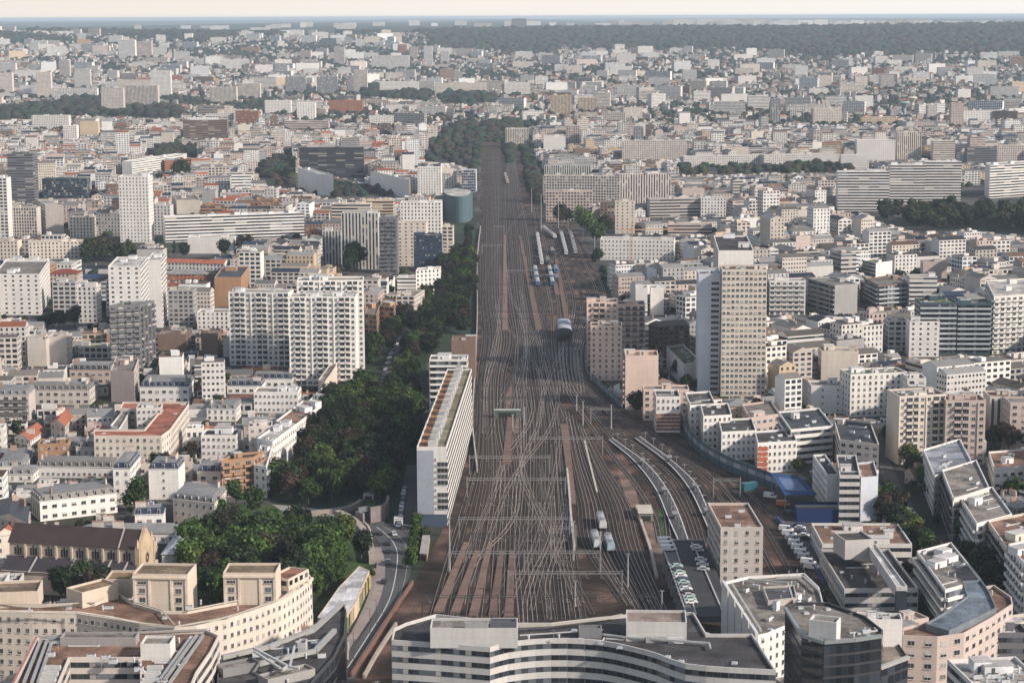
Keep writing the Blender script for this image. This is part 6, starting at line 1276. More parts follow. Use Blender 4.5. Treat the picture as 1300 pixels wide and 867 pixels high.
for i, (u, v, c) in enumerate([(481.5, 678, 1), (492.5, 691, 1), (493, 701, 1), (492.5, 714.5, 2), (487, 740, 1)]):
    car(u, v, [.35, .08, .0, -.02, -.12][i], c, f'{CARC[c][0]} car driving on the boulevard, {ORD[i]} from the tunnel mouth', 'cars on the boulevard')
car(500, 679, .3, 3, 'small silver car on the far lane near the boulevard bend', 'cars on the boulevard')
# station parking deck
pk = P(872, 720, 0); rt = root('parking_deck', (pk.x, pk.y, 0), 'raised dark parking deck with pale kerbs between the yard and the brown roofed slab', 'parking deck')
def slab(rt, nm, px, z, col, matn, th=1.0):
    rl = rt.location; q = ccw([(P(u, v, z).x-rl.x, P(u, v, z).y-rl.y) for u, v in px]); m = MB(); m.face([(x, y, z) for x, y in q], col)
    for i in range(len(q)): j = (i+1) % len(q); m.face([(q[i][0], q[i][1], z-th), (q[j][0], q[j][1], z-th), (q[j][0], q[j][1], z), (q[i][0], q[i][1], z)], tuple(c*1.6 for c in col))
    m.build(nm, matn, rt)
DZ = 8.0
slab(rt, 'deck', [(838, 686), (893, 686), (912, 730), (926, 782), (882, 782), (860, 740)], DZ, (.05, .05, .055), 'asphalt', 2)
slab(rt, 'parking_bay', [(840, 688), (856, 688), (884, 780), (872, 780)], DZ+.05, (.13, .13, .13), 'asphalt', .05)
for px in [[(838, 686), (848, 712), (873, 783)], [(856, 690), (884, 780)], [(878, 688), (890, 712), (920, 782)], [(838, 685), (893, 685)]]: line_part(rt, 'kerb', px, DZ+.3, .22, (.42, .41, .40), 'plain')
for i in range(9): 
    t = i/9; a = P(843+(873-843)*t, 705+(783-705)*t, DZ-1); rl = rt.location; m = MB(); m.box(a.x-rl.x, a.y-rl.y, 0, .8, .8, DZ-2, 0, (.3, .29, .28)); m.build('pillar', 'plain', rt)
fill_screen([(838, 680), (893, 680), (926, 782), (872, 782)], 640); occ_poly([(P(u, v, DZ).x, P(u, v, DZ).y) for u, v in [(838, 686), (893, 686), (926, 782), (882, 782)]])
for i in range(12):
    t = i/12; ci = [5, 1, 5, 0, 4, 5, 2, 0, 1, 3, 5, 0][i]; car(859+20*t, 720+50*t, math.pi/2+.25, ci, f'{CARC[ci][0]} car parked slantwise on the deck, {ORD[i]} from the far end', 'cars parked on the station deck', DZ+.1)
for i, (u, v) in enumerate([(845, 689), (847, 694), (849, 699)]): car(u, v, math.pi/2+.1, 0, f'white van parked at the far end of the deck, {ORD[i]} from the end', 'vans at the end of the deck', DZ+.1, True)
for i, (u, v, c) in enumerate([(884, 696, 0), (886, 700, 3), (890, 712, 0), (892, 718, 0), (893, 724, 3)]): car(u, v, math.pi/2-.2, c, f'{CARC[c][0]} car on the deck right side under the glazed wall, {ORD[i]} from end', 'cars on the right of the deck', DZ+.1)
# depot parking beside the dark hall
for i in range(9):
    t = i/8; u, v = 998+(1030-998)*t, 674+(722-674)*t; ci = 0 if i % 4 != 2 else 3; car(u, v, 1.15, ci, f'{CARC[ci][0]} van in the depot yard left of the dark roofed hall, {ORD[i]} from back', 'vans in the depot yard', .3, True)
for i in range(6):
    t = i/5; ci = [4, 0, 2, 4, 0, 1][i]; car(1014+(1022-1014)*t, 668+(684-668)*t, 1.2, ci, f'{CARC[ci][0]} car in the row against the white hall wall, {ORD[i]} from the back', 'cars against the hall wall', .3)
for i, (u, v, c, vn) in enumerate([(1154, 652, 0, True), (1160, 664, 0, False), (1168, 673, 3, False), (1174, 676, 4, False), (1180, 684, 2, False), (1140, 628, 1, False), (1136, 622, 4, False), (1138, 640, 0, False), (1205, 700, 0, False), (1216, 712, 2, False), (1230, 726, 0, False), (1262, 758, 3, False), (1275, 772, 1, False)]):
    car(u, v, .62, c, f'{CARC[c][0]} {"box van" if vn else "car"} on the tree lined street, {ORD[i]} in order along it', 'vehicles on the tree lined street', .2, vn)
for i in range(10):
    t = i/9; ci = [0, 1, 3, 2, 0, 0, 4, 2, 0, 3][i]; car(507+(514-507)*t+random.uniform(-.5, .5), 668-(668-622)*t, -.15, ci, f'{CARC[ci][0]} car parked along the slab block, {ORD[i]} from the near end', 'cars parked along the long slab block', .2)
for i, (u, v) in enumerate([(492, 462), (494, 456), (490, 470), (497, 450), (500, 444), (503, 438), (489, 478), (508, 431)]):
    ci = [0, 0, 3, 0, 2, 0, 1, 3][i]; car(u, v, -.3, ci, f'{CARC[ci][0]} car in the gap of the avenue trees, {ORD[i]} listed from the middle', 'cars on the avenue', .2)
CARC.append(('orange', (.5, .16, .02)))
car(994, 642, 1.3, 7, 'orange lorry standing by the blue canopy next to the tracks', None, .3, True); car(1001, 652, 1.2, 4, 'dark blue car behind the orange lorry by the canopy', None, .3); car(978, 632, 1.1, 0, 'white van between the curved tracks and the orange lorry', None, .3, True)
p = P(951, 622); rt = root('container', (p.x, p.y, 0), 'teal blue container beside the curved tracks near the canopy', 'container', None, .5); m = MB(); m.box(0, 0, .2, 7, 2.5, 3.2, 0, (.03, .14, .18)); m.build('body', 'paint', rt); m = MB()
for k in range(12): m.box(-3.2+k*.58, -1.28, .4, .2, .08, 2.8, 0, (.02, .09, .12))
m.build('side_ribs', 'paint', rt); m = MB(); m.box(3.52, 0, .4, .06, 2.2, 2.8, 0, (.02, .10, .13)); m.build('door', 'paint', rt)
# tunnel mouth and promenade wall
tn = P(470, 662, 0); rt = root('tunnel_portal', (tn.x, tn.y, 0), 'concrete tunnel mouth where the boulevard dives under the park', 'tunnel'); rl = rt.location
def wall_line(px, h, t, col, rt=None, nm='wall_panel', name='retaining_wall', label=None, cat='wall', z0=0, matn='plain', group=None):
    line = catmull([P(u, v) for u, v in px], 5); c = line[0]
    if rt is None: 
        m = MB(); ribbon(m, [p-c for p in line], 0, t, z0, z0+h, col); o = m.build(name, matn, None, (c.x, c.y, 0)); return tag(o, label, cat, group)
    m = MB(); ribbon(m, [p-rt.location for p in line], 0, t, z0, z0+h, col); m.build(nm, matn, rt)
wall_line([(455, 661), (470, 658)], 5.5, .8, (.16, .17, .19), rt, 'portal_beam'); wall_line([(470, 664), (488, 660), (493, 648)], 6.5, 1.0, (.20, .17, .16), rt, 'wing_wall'); wall_line([(452, 664), (462, 667)], 5, .8, (.22, .2, .19), rt, 'wing_wall')
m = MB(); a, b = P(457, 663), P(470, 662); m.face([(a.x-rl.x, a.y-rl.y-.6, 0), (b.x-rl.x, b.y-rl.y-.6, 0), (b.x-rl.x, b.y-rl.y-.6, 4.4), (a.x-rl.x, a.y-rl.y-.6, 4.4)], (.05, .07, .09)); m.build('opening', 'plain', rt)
wall_line([(428, 657), (442, 663), (456, 674), (466, 690), (471, 706), (473, 716)], 3.2, 2.6, (.34, .30, .26), None, label='pale curving promenade wall between the garden and the boulevard')
wall_line([(460, 664), (468, 672), (472, 685)], 1.4, .5, (.5, .46, .42), None, label='low pale parapet wall at the inside of the boulevard bend')
wall_line([(395, 655), (425, 652), (448, 647), (458, 640)], 2.2, 1.5, (.28, .24, .21), None, label='brownish terrace wall below the lawn at the grove edge')
wall_line([(446, 860), (470, 824), (500, 777), (524, 742)], 1.7, .7, (.17, .095, .07), None, label='orange brown wall between the boulevard and the tracks', name='boundary_wall')
wall_line([(462, 862), (480, 830), (503, 795)], 1.6, .8, (.32, .28, .24), None, label='pale concrete wall just right of the orange brown wall', name='boundary_wall')
wall_line([(729, 700), (725, 660), (722, 620), (720, 600)], 2.2, .8, (.45, .42, .40), None, label='light concrete wall along the right side of the central bundle', name='boundary_wall')
wall_line([(834, 735), (826, 700), (816, 670), (808, 645)], 1.2, 1.0, (.40, .34, .30), None, label='pale kerb wall around the triangular locomotive yard', name='boundary_wall')
wall_line([(758, 625), (748, 585), (742, 560)], .5, .8, (.45, .42, .36), None, label='thin pale strip in the yard triangle left of the platforms', name='boundary_wall')
wall_line([(606, 600), (600, 540), (604, 460), (606, 400), (606, 330), (610, 290)], 2.5, .6, (.36, .35, .33), None, label='grey wall between the clipped tree row and the tracks', name='boundary_wall')
wall_line([(1046, 742), (1018, 700), (986, 660)], 1.6, .5, (.03, .08, .2), None, label='blue fence between the curved tracks and the depot yard', name='fence', cat='fence')
# noise barriers
def barrier(px, h, label):
    line = catmull([P(u, v) for u, v in px], 6); c = line[0]; rt = root('noise_barrier', (c.x, c.y, 0), label, 'noise barrier', 'noise barriers'); L = [p-c for p in line]
    for i in range(len(L)-1):
        m = MB(); seg = [L[i], L[i+1]]; ribbon(m, seg, 0, .3, 0, h*.45, (.05, .10, .13)); ribbon(m, seg, 0, .22, h*.45, h*.75, (.16, .22, .26) if i % 2 else (.32, .36, .4)); ribbon(m, seg, 0, .3, h*.75, h, (.04, .09, .12)); m.build('panel', 'paint', rt)
        if i % 2 == 0: m = MB(); m.box(L[i].x, L[i].y, 0, .5, .5, h+.3, 0, (.06, .08, .09)); m.build('post', 'metal', rt)
barrier([(864, 540), (873, 560), (893, 580), (922, 597), (958, 612), (984, 622)], 7.0, 'tall dark teal noise barrier curving before the white cubes')
barrier([(743, 445), (745, 474), (760, 492), (790, 520)], 4.0, 'low teal noise barrier at the foot of the pink towers')
# trees behind barrier 2 are in the trees file; sheds
def shed(name, label, cat, FL, FR, BK, vb, col, roofc, arch=False):
    yb = P(FL[0], vb).y; h = atY(*FL, yb).z; q = quad(FL, FR, BK, h); rt = root(name, (q[0].x, q[0].y, 0), label, cat); rl = rt.location; m = MB(); n = 4
    for i in range(4):
        a, b = q[i], q[(i+1) % 4]; m.face([(a.x-rl.x, a.y-rl.y, 0), (b.x-rl.x, b.y-rl.y, 0), (b.x-rl.x, b.y-rl.y, h), (a.x-rl.x, a.y-rl.y, h)], col)
    m.build('wall', 'plain', rt); m = MB()
    if arch:
        for k in range(8):
            t0, t1 = math.pi*k/8, math.pi*(k+1)/8
            g = lambda A, B, t: (A+(B-A)*(.5-.5*math.cos(t)))-rl+Vector((0, 0, math.sin(t)*1.7))
            m.face([g(q[0], q[1], t0), g(q[0], q[1], t1), g(q[3], q[2], t1), g(q[3], q[2], t0)], roofc)
        m.face([tuple((q[0]+(q[1]-q[0])*(.5-.5*math.cos(math.pi*k/8)))-rl+Vector((0, 0, math.sin(math.pi*k/8)*1.7))) for k in range(9)], (.05, .06, .09))
    else: m.face([(p.x-rl.x, p.y-rl.y, h+.15) for p in [q[0]+(q[0]-q[2])*.03, q[1]+(q[1]-q[3])*.03, q[2]+(q[2]-q[0])*.03, q[3]+(q[3]-q[1])*.03]], roofc)
    m.build('roof', 'plain', rt)
    m = MB(); a, b = q[0], q[1]; d = b-a; m.face([tuple(a+d*.15-rl+Vector((0, -.05, .1-h))), tuple(a+d*.85-rl+Vector((0, -.05, .1-h))), tuple(a+d*.85-rl+Vector((0, -.05, -h*.25))), tuple(a+d*.15-rl+Vector((0, -.05, -h*.25)))], (.03, .03, .03)); m.build('door', 'plain', rt)
shed('depot_shed', 'small beige roofed shed with open front left of the curved platforms', 'shed', (811, 652), (829, 652), (826, 641), 662, (.2, .19, .17), (.46, .42, .36))
shed('depot_shed', 'arched dark engine shed with grey vaulted roof in the throat of the tracks', 'shed', (708, 419), (726, 420), (724, 408), 433, (.04, .05, .07), (.34, .36, .42), True)
shed('gate_hut', 'small white hut beside the tunnel mouth at the end of the parked cars', 'hut', (500, 659), (511, 659), 5, 667, (.6, .6, .6), (.5, .5, .5))
shed('garden_house', 'white gabled garden house at the edge of the grove', 'house', (461, 628), (474, 628), 7, 634, (.5, .48, .46), (.55, .54, .52))
shed('signal_box', 'green glass signal box bridging two tracks in the middle of the bundles', 'signal box', (628, 521), (660, 521), 3, 531, (.10, .13, .12), (.42, .46, .42))
shed('track_building', 'low cream service building beside the boulevard trees', 'service building', (533, 702), (542, 703), (546, 676), 712, (.36, .27, .2), (.3, .29, .28))
# locomotives and carriages
def coach_mesh(L, body, roof_, stripe, loco=False):
    k = ('coach', L, body, roof_, loco)
    if k in WINM: return WINM[k]
    m = MB(); prof = [(-1.45, 1.0), (-1.5, 1.4), (-1.45, 3.1), (-1.1, 3.7), (0, 3.95), (1.1, 3.7), (1.45, 3.1), (1.5, 1.4), (1.45, 1.0)]; sl_ = .9 if loco else .15
    for i in range(len(prof)):
        a, b = prof[i], prof[(i+1) % len(prof)]; c = roof_ if 2 <= i <= 5 else (stripe if i in (0, 7) else body)
        m.face([(a[0], -L/2+(sl_ if a[1] > 2 else 0), a[1]), (b[0], -L/2+(sl_ if b[1] > 2 else 0), b[1]), (b[0], L/2-(sl_ if b[1] > 2 else 0), b[1]), (a[0], L/2-(sl_ if a[1] > 2 else 0), a[1])][::-1], c)
    for s in (-1, 1): pts = [(x, s*(L/2-(sl_ if z > 2 else 0)), z) for x, z in prof]; m.face(pts if s < 0 else pts[::-1], body)
    g = MB()
    for s in (-1, 1):
        n = 9 if not loco else 3
        for i in range(n): y = -L/2+1.8+(L-3.6)*(i+.5)/n; g.face([(s*1.53, y-.7, 2.0), (s*1.53, y+.7, 2.0), (s*1.50, y+.7, 2.9), (s*1.50, y-.7, 2.9)], (.02, .025, .03))
        g.face([(-1.0, s*(L/2-.1*sl_+.02-(.5 if loco else .05)+(0 if not loco else .1)), 2.3), (1.0, s*(L/2+.02-(.5 if loco else .05)+(0 if not loco else .1)), 2.3), (.9, s*(L/2-sl_*.9+.06), 3.1), (-.9, s*(L/2-sl_*.9+.06), 3.1)], (.02, .025, .03))
    b = MB()
    for y in (-L*.32, L*.32):
        b.box(0, y, .25, 2.4, 3.2, .8, 0, (.03, .03, .03))
    r_ = MB(); 
    for y in ((-L*.3, L*.3) if loco else (-L*.35, 0, L*.35)): r_.box(0, y, 3.85, 1.5, 2.2 if loco else 1.3, .35, 0, (.25, .25, .25))
    WINM[k] = (m.mesh('body', 'paint'), g.mesh('window', 'glass'), b.mesh('bogie', 'plain'), r_.mesh('roof_equipment', 'metal')); return WINM[k]
def rolling(a, b, n, body, roof_, stripe, what, group, loco=False, L=25):
    A, B = P(*a), P(*b); d = (B-A); ang = math.atan2(d.y, d.x)-math.pi/2
    ms = coach_mesh(L, body, roof_, stripe, loco)
    for i in range(n):
        p = A+d*((i+.5)/n); rt = root('locomotive' if loco else 'train_carriage', (p.x, p.y, .3), what if n == 1 else f'{what}, {ORD[i]} from the near end', 'locomotive' if loco else 'carriage', group, ang)
        for nm, me in zip(('body', 'window', 'bogie', 'roof_equipment'), ms): link(nm, me, rt)
WH, BL, GY, DKc = (.5, .51, .52), (.05, .15, .30), (.3, .31, .33), (.06, .07, .09)
for i, (u, v, c, lab) in enumerate([(764, 668, (.40, .40, .40), 'white and grey locomotive standing alone in the yard triangle'), (757, 692, (.4, .42, .43), 'grey locomotive left of the pair in the yard'), (774, 696, (.25, .33, .36), 'dark blue grey locomotive right of the pair in the yard')]):
    rolling((u+2.5, v+9), (u-3.5, v-10), 1, c, (.33, .34, .35), (.1, .15, .2), lab, 'locomotives in the yard', True, 17)
for a, b, n, c, r_, lab in [((688, 338), (682, 300), 7, WH, (.55, .55, .54), 'white carriage in the left siding rake'), ((683, 365), (679, 342), 3, BL, (.5, .5, .5), 'blue and white carriage in the near left rake'), ((702, 365), (697, 342), 3, BL, (.55, .54, .5), 'blue and white carriage in the second near rake'),
                           ((719, 325), (712, 297), 6, WH, (.5, .52, .54), 'white carriage in the right siding rake'), ((731, 324), (724, 297), 5, GY, (.3, .29, .29), 'grey carriage in the far right rake'), ((706, 348), (705, 342), 1, BL, BL, 'bright blue wagon right of the near rakes'), ((707, 359), (706, 354), 1, DKc, (.06, .1, .16), 'dark blue wagon right of the near rakes'),
                           ((704, 303), (690, 292), 4, (.6, .58, .55), (.6, .58, .55), 'cream carriage on the curve at the head of the sidings'), ((696, 337), (695, 331), 1, DKc, DKc, 'dark locomotive shaped wagon between the rakes'), ((703, 326), (700, 318), 1, DKc, (.2, .2, .2), 'dark grey wagon in front of the cream curve rake'), ((645, 235), (641, 222), 3, (.5, .36, .28), (.5, .4, .33), 'pinkish train carriage far up the line')]:
    rolling(a, b, n, c, r_, BL if c == WH else c, lab, 'carriages in the sidings', False, 25)
# tall masts
for i, (u, v, h) in enumerate([(571, 726, 20), (728, 712, 15), (762, 727, 15), (797, 745, 12), (697+33, 770, 9), (687, 295, 34), (709, 290, 26), (741, 300, 26), (740, 540, 12), (776, 545, 12), (651, 547, 8), (666, 540, 9), (840, 783, 9), (675, 270, 24), (755, 318, 12), (732, 522, 8)]):
    p = P(u, v); m = MB(); m.tube(0, 0, 0, .35, .22, h, (.45, .45, .44), 8); m.box(0, 0, h, 1.6, .4, .3, 0, (.3, .3, .3)); tag(m.build('lighting_mast', 'metal', None, (p.x, p.y, 0)), f'tall grey lighting mast in the railway yard, {ORD[i]} counted outward from the station side', 'mast', 'masts in the railway yard')
# lamp posts on the boulevard
for i, (u, v) in enumerate([(506, 755), (486, 783), (470, 806), (513, 727), (449, 838), (478, 795), (517, 700)]):
    p = P(u, v); rt = root('street_lamp', (p.x, p.y, 0), f'slim dark street lamp beside the boulevard, {ORD[i]} in the order of the row', 'street lamp', 'lamps along the boulevard'); m = MB(); m.tube(0, 0, 0, .12, .08, 9, (.1, .1, .1), 6); m.bar((0, 0, 9), (-1.6, 0, 9.3), .05, (.1, .1, .1)); m.build('pole', 'metal', rt); m = MB(); m.box(-1.7, 0, 9.2, .7, .3, .15, 0, (.3, .3, .3)); m.build('lamp_head', 'metal', rt)
# tower crane
x, y = P(801, 343).x, P(801, 343).y; rt = root('tower_crane', (x, y, 0), 'orange beige tower crane rising before the white perforated building', 'crane'); hc_ = atY(801, 292, y).z; col = (.5, .3, .18); m = MB()
for sx in (-.9, .9):
    for sy in (-.9, .9): m.bar((sx, sy, 0), (sx, sy, hc_), .16, col)
for k in range(int(hc_/2)): z = k*2; s = 1 if k % 2 else -1; m.bar((-.9*s, -.9, z), (.9*s, -.9, z+2), .1, col); m.bar((-.9, .9*s, z), (-.9, -.9*s, z+2), .1, col)
m.build('mast', 'plain', rt); m = MB(); m.bar((-12, 0, hc_), (34, 3, hc_), .35, col); m.bar((0, 0, hc_+5), (30, 3, hc_+.5), .08, col); m.bar((0, 0, hc_+5), (-11, 0, hc_), .08, col); m.bar((0, 0, hc_), (0, 0, hc_+5), .25, col); m.build('jib', 'plain', rt); m = MB(); m.box(-11, 0, hc_-2, 3, 1.6, 2, 0, (.4, .4, .4)); m.build('counterweight', 'plain', rt)
# ------------------------------------------------------------------ ordinary town between the landmarks
FILL = []; MASS = []; TREEMASS = []
PAL_L = [('W', 5), ('M', 6), ('X', 4), ('C', 5), ('P', 3), ('L', 3), ('G', 2), ('O', .7), ('R', .5), ('Y', 1), ('B', .5)]
PAL_R = [('W', 5), ('M', 6), ('X', 4), ('C', 4), ('P', 3), ('L', 4), ('G', 2), ('B', .7), ('Y', .8)]
def pick(pal, r):
    t = r.random()*sum(w_ for _, w_ in pal)
    for c, w_ in pal:
        t -= w_
        if t <= 0: return c
    return 'M'
def blocks(x0, x1, y0, y1, ang, r, hb, left, bw=(52, 84), bd=(44, 66)):
    """perimeter blocks: buildings side by side round a court"""
    ca, sa = math.cos(ang), math.sin(ang); cx0, cy0 = (x0+x1)/2, (y0+y1)/2; R = math.hypot(x1-x0, y1-y0)/2+60
    t = -R
    while t < R:
        dp = r.uniform(*bd); s = -R+r.uniform(0, 30)
        while s < R:
            wd = r.uniform(*bw); q = []
            bx, by = cx0+ca*(s+wd/2)-sa*(t+dp/2), cy0+sa*(s+wd/2)+ca*(t+dp/2)
            if x0-40 < bx < x1+40 and y0-40 < by < y1+40:
                base_h = r.uniform(*hb); th = 12.5
                def cells(L): 
                    o = []; p = 0
                    while p < L-6: w_ = min(r.uniform(12, 24), L-p); w_ = L-p if L-p-w_ < 8 else w_; o.append((p, w_)); p += w_
                    return o
                for (p, w_) in cells(wd): q.append((s+p, t, w_, th)); q.append((s+p, t+dp-th, w_, th))
                for (p, w_) in cells(dp-2*th): q.append((s, t+th+p, th, w_)); q.append((s+wd-th, t+th+p, th, w_))
                if r.random() < .6: q.append((s+wd*.35, t+dp*.4, wd*.3, dp*.18))
                bc = pick(PAL_L if left else PAL_R, r)
                for (a, b, w_, d_) in q:
                    pts = [(cx0+ca*X-sa*Y, cy0+sa*X+ca*Y) for X, Y in ((a+.1, b+.1), (a+w_-.1, b+.1), (a+w_-.1, b+d_-.1), (a+.1, b+d_-.1))]
                    mx, my = sum(p[0] for p in pts)/4, sum(p[1] for p in pts)/4
                    if not (x0 <= mx <= x1 and y0 <= my <= y1): continue
                    u, v = proj(mx, my, 0)
                    if u < -240 or u > 1540 or v > 1000: continue
                    h = base_h*r.uniform(.78, 1.2)
                    if r.random() < .06: h *= r.uniform(1.3, 1.9)
                    if w_*d_ < 170 and r.random() < .35: h *= .55
                    yield pts, h, (bc if r.random() < .45 else pick(PAL_L if left else PAL_R, r))
            s += wd+r.uniform(9, 15)
        t += dp+r.uniform(9, 15)
def try_place(pts, h, r):
    if occ_poly(pts, mark=False): return None
    for k in (1, .85, .7, .55, .42, .3, .22):
        hh = h*k
        if hh < 4.2: break
        if not hides(pts, hh): occ_poly(pts, mark=True); return hh
    return None
r = random.Random(5); cand = []
def edge_l(y): return P(605, min(860, 21+F0*CAMZ/y)).x
regions = [(-720, -8, 480, 1250, .10, (17, 25), True), (-900, 0, 1250, 2000, -.08, (16, 27), True), (-1090, 0, 2000, 3400, .15, (13, 24), True),
           (20, 420, 480, 1250, .42, (17, 26), False), (20, 700, 1250, 2000, .30, (16, 25), False), (20, 1000, 2000, 3400, .12, (13, 23), False)]
for (x0, x1, y0, y1, a, hb, left) in regions:
    for c in blocks(x0, x1, y0, y1, a, r, hb, left): cand.append((*c, left))
cand.sort(key=lambda c: sum(p[1] for p in c[0]))
# second pass: smaller buildings in whatever gaps the blocks leave
gaps = []
for (x0, x1, y0, y1, a, hb, left) in regions:
    ca, sa = math.cos(a), math.sin(a); cx0, cy0 = (x0+x1)/2, (y0+y1)/2; R = int(math.hypot(x1-x0, y1-y0)/2+40)
    for S, SD in ((19, 14), (12.5, 11), (9, 8)) if y0 < 1200 else ((17, 13),):
        t = -R
        while t < R:
            s = -R+r.uniform(0, 12)
            while s < R:
                w_, d_ = S*r.uniform(.8, 1.15), SD*r.uniform(.8, 1.05); pts = [(cx0+ca*X-sa*Y, cy0+sa*X+ca*Y) for X, Y in ((s, t), (s+w_, t), (s+w_, t+d_), (s, t+d_))]
                mx, my = sum(p[0] for p in pts)/4, sum(p[1] for p in pts)/4
                if x0 < mx < x1 and y0 < my < y1 and (y0 < 1200 or r.random() < .28):
                    u, v = proj(mx, my, 0)
                    if -200 < u < 1500 and v < 960 and (u > -30 and u < 1330 or S > 15): gaps.append((pts, r.uniform(hb[0]*.6, hb[1]*.95)*(1 if S > 10 else .55), pick(PAL_L if left else PAL_R, r), left))
                s += w_+r.choice((.3, .3, 5))
            t += SD+1.5

def roof_kind(c, left, r, h):
    t = r.random()
    if t < .34: return r.choice(['flat/flat', 'flat/light', 'flat/light', 'flat/brown', 'flat/dark'])
    if t < .72: return r.choice(['mans/zinc', 'mans/zinc', 'mans/slate', 'mans/navy', 'mans/flat'])
    if left and t < .88: return r.choice(['gable/tile', 'gable/tile', 'gable/zinc'])
    return r.choice(['gable/zinc', 'hip/zinc', 'gable/brown'])
RW = {'flat/flat': 'flat gravel roof', 'flat/light': 'pale flat roof', 'flat/brown': 'brownish flat roof', 'flat/dark': 'dark flat roof', 'mans/zinc': 'zinc mansard', 'mans/slate': 'slate mansard', 'mans/navy': 'navy mansard', 'mans/flat': 'grey mansard', 'gable/tile': 'red tiled roof', 'gable/zinc': 'grey pitched roof', 'gable/brown': 'brown pitched roof', 'hip/zinc': 'grey hipped roof'}
NIND = 0; todo = []
placed = []
for L_ in (cand, gaps):
    for pts, h, c, left in L_:
        hh = try_place(pts, h, r)
        if hh is not None: placed.append((pts, hh, c, left))
placed.sort(key=lambda c: sum(p[1] for p in c[0]))
for pts, hh, c, left in placed:
    mx, my = sum(p[0] for p in pts)/4, sum(p[1] for p in pts)/4; u, v = proj(mx, my, hh)
    inside = -25 < u < 1325 and v < 905
    rk = roof_kind(c, left, r, hh)
    if NIND < 208 and inside and my < 1700:
        NIND += 1; todo.append((pts, hh, c, rk, mx, my, u, v))
    else: MASS.append((pts, hh, c, rk, 0.0))
NMK = {'residential_tower': 'tower', 'apartment_building': 'apartment building'}
# describe each by its nearest landmark
def rel(dx, dy):
    if abs(dx) > abs(dy)*.8: return 'right of' if dx > 0 else 'left of'
    return 'behind' if dy > 0 else 'in front of'
desc = {}
for i, (pts, hh, c, rk, mx, my, u, v) in enumerate(todo):
    best = min(REFS, key=lambda q: math.hypot(q[1]-mx, (q[2]-my)*.8)); key = (CW[c], RW[rk], rel(mx-best[1], my-best[2]), best[0]); desc.setdefault(key, []).append(i)
LAB = {}
for (cw, rw, rl_, ref), ids in desc.items():
    ids.sort(key=lambda i: todo[i][6])
    for k, i in enumerate(ids):
        base = f'{cw} block with {rw} {rl_} the {ref}'
        if len(ids) > 1: base = f'{ORD[k]} from left: {cw} block, {rw}, {rl_} the {ref}'
        LAB[i] = base
for i, (pts, hh, c, rk, mx, my, u, v) in enumerate(todo):
    rr = random.Random(i*7+1); near = my < 980
    building('apartment_building', LAB[i], 'apartment building', pts, hh, vary(COLS[c], .12), rr.choice(['pP', 'pp', 'Pp', 'wp', 'cp', 'pn', 'Pn', 'dp']), rk, lvl=2 if near else 1, group='ordinary town blocks', rng=rr, chim=rr.choice((0, 1, 2, 3)) if my < 1300 else rr.choice((0, 1)), huts=1 if my < 1500 else 0, units=(2 if near else 0))
# ---- everything smaller: one mesh of many buildings, built from arrays
def mass_arrays(L):
    V = []; Fq = []; UV = []; CO = []; WI = []; k = 0; rr = np.random.RandomState(3)
    m = MB()
    for pts, h, c, rk, z0 in L:
        q = ccw(pts); col = tuple(np.clip(np.array(COLS[c] if isinstance(c, str) else c)*(rr.uniform(.8, 1.12) if z0 == 0 or h > 15 else rr.uniform(.5, 1.0)), .03, .7)); st_ = STY[rr.choice(['p', 'P', 'w', 'c', 'n', 'p', 'b'] if z0 == 0 or h > 12 else ['p', 'n'])]; nf = max(1, int(h/3)); gable = not rk.startswith('flat') and len(q) == 4
        rc = ROOFC[rk.split('/')[1]]; rc = tuple(x*k_ for x in rc) if (k_ := rr.uniform(.45, 1.1)) else rc; wh = h-2.4 if gable and h > 6 else h
        for i in range(4):
            a, b = q[i], q[(i+1) % 4]; Ln = math.hypot(b[0]-a[0], b[1]-a[1])
            if (b[1]-a[1])*-(a[0])+(-(b[0]-a[0]))*-(a[1]) < -abs(Ln)*80 : continue       # faces turned well away from anywhere near the viewpoint
            nb = max(1, round(Ln/st_[2])); m.face([(a[0], a[1], z0-3), (b[0], b[1], z0-3), (b[0], b[1], z0+wh), (a[0], a[1], z0+wh)], col, (st_[0] if (i % 2 == 0 or rr.rand() < .5) else 0, st_[1], rr.rand()*99), [(0, -1), (nb, -1), (nb, nf), (0, nf)])
        if not gable:
            m.face([(p[0], p[1], z0+h) for p in q], rc)
            for t in range(2 if h > 9 else 1):
                s, tt = rr.uniform(.2, .7), rr.uniform(.25, .7); x = (q[0][0]*(1-s)+q[1][0]*s)*(1-tt)+(q[3][0]*(1-s)+q[2][0]*s)*tt; y = (q[0][1]*(1-s)+q[1][1]*s)*(1-tt)+(q[3][1]*(1-s)+q[2][1]*s)*tt
                m.box(x, y, z0+h, rr.uniform(2, 5), rr.uniform(2, 4), rr.uniform(1.2, 2.8), math.atan2(q[1][1]-q[0][1], q[1][0]-q[0][0]), tuple(min(.7, x_*1.05) for x_ in col))
        else:
            if math.dist(q[0], q[1]) < math.dist(q[1], q[2]): q = q[1:]+q[:1]
            m1 = ((q[0][0]+q[3][0])/2, (q[0][1]+q[3][1])/2, z0+h); m2 = ((q[1][0]+q[2][0])/2, (q[1][1]+q[2][1])/2, z0+h); e = lambda p: (p[0], p[1], z0+wh)
            m.face([e(q[0]), e(q[1]), m2, m1], rc); m.face([e(q[2]), e(q[3]), m1, m2], rc); m.face([e(q[3]), e(q[0]), m1], col); m.face([e(q[1]), e(q[2]), m2], col)
            if rr.rand() < .6: m.box(m1[0]*.7+m2[0]*.3, m1[1]*.7+m2[1]*.3, z0+h-1, 2.2, .8, 2.4, rr.choice([0, 1.57]), (.42, .35, .3))
    return m
tag(mass_arrays(MASS).build('town_blocks', 'facade'), 'many small town blocks filling the streets in the middle distance', 'town blocks', None, 'stuff')
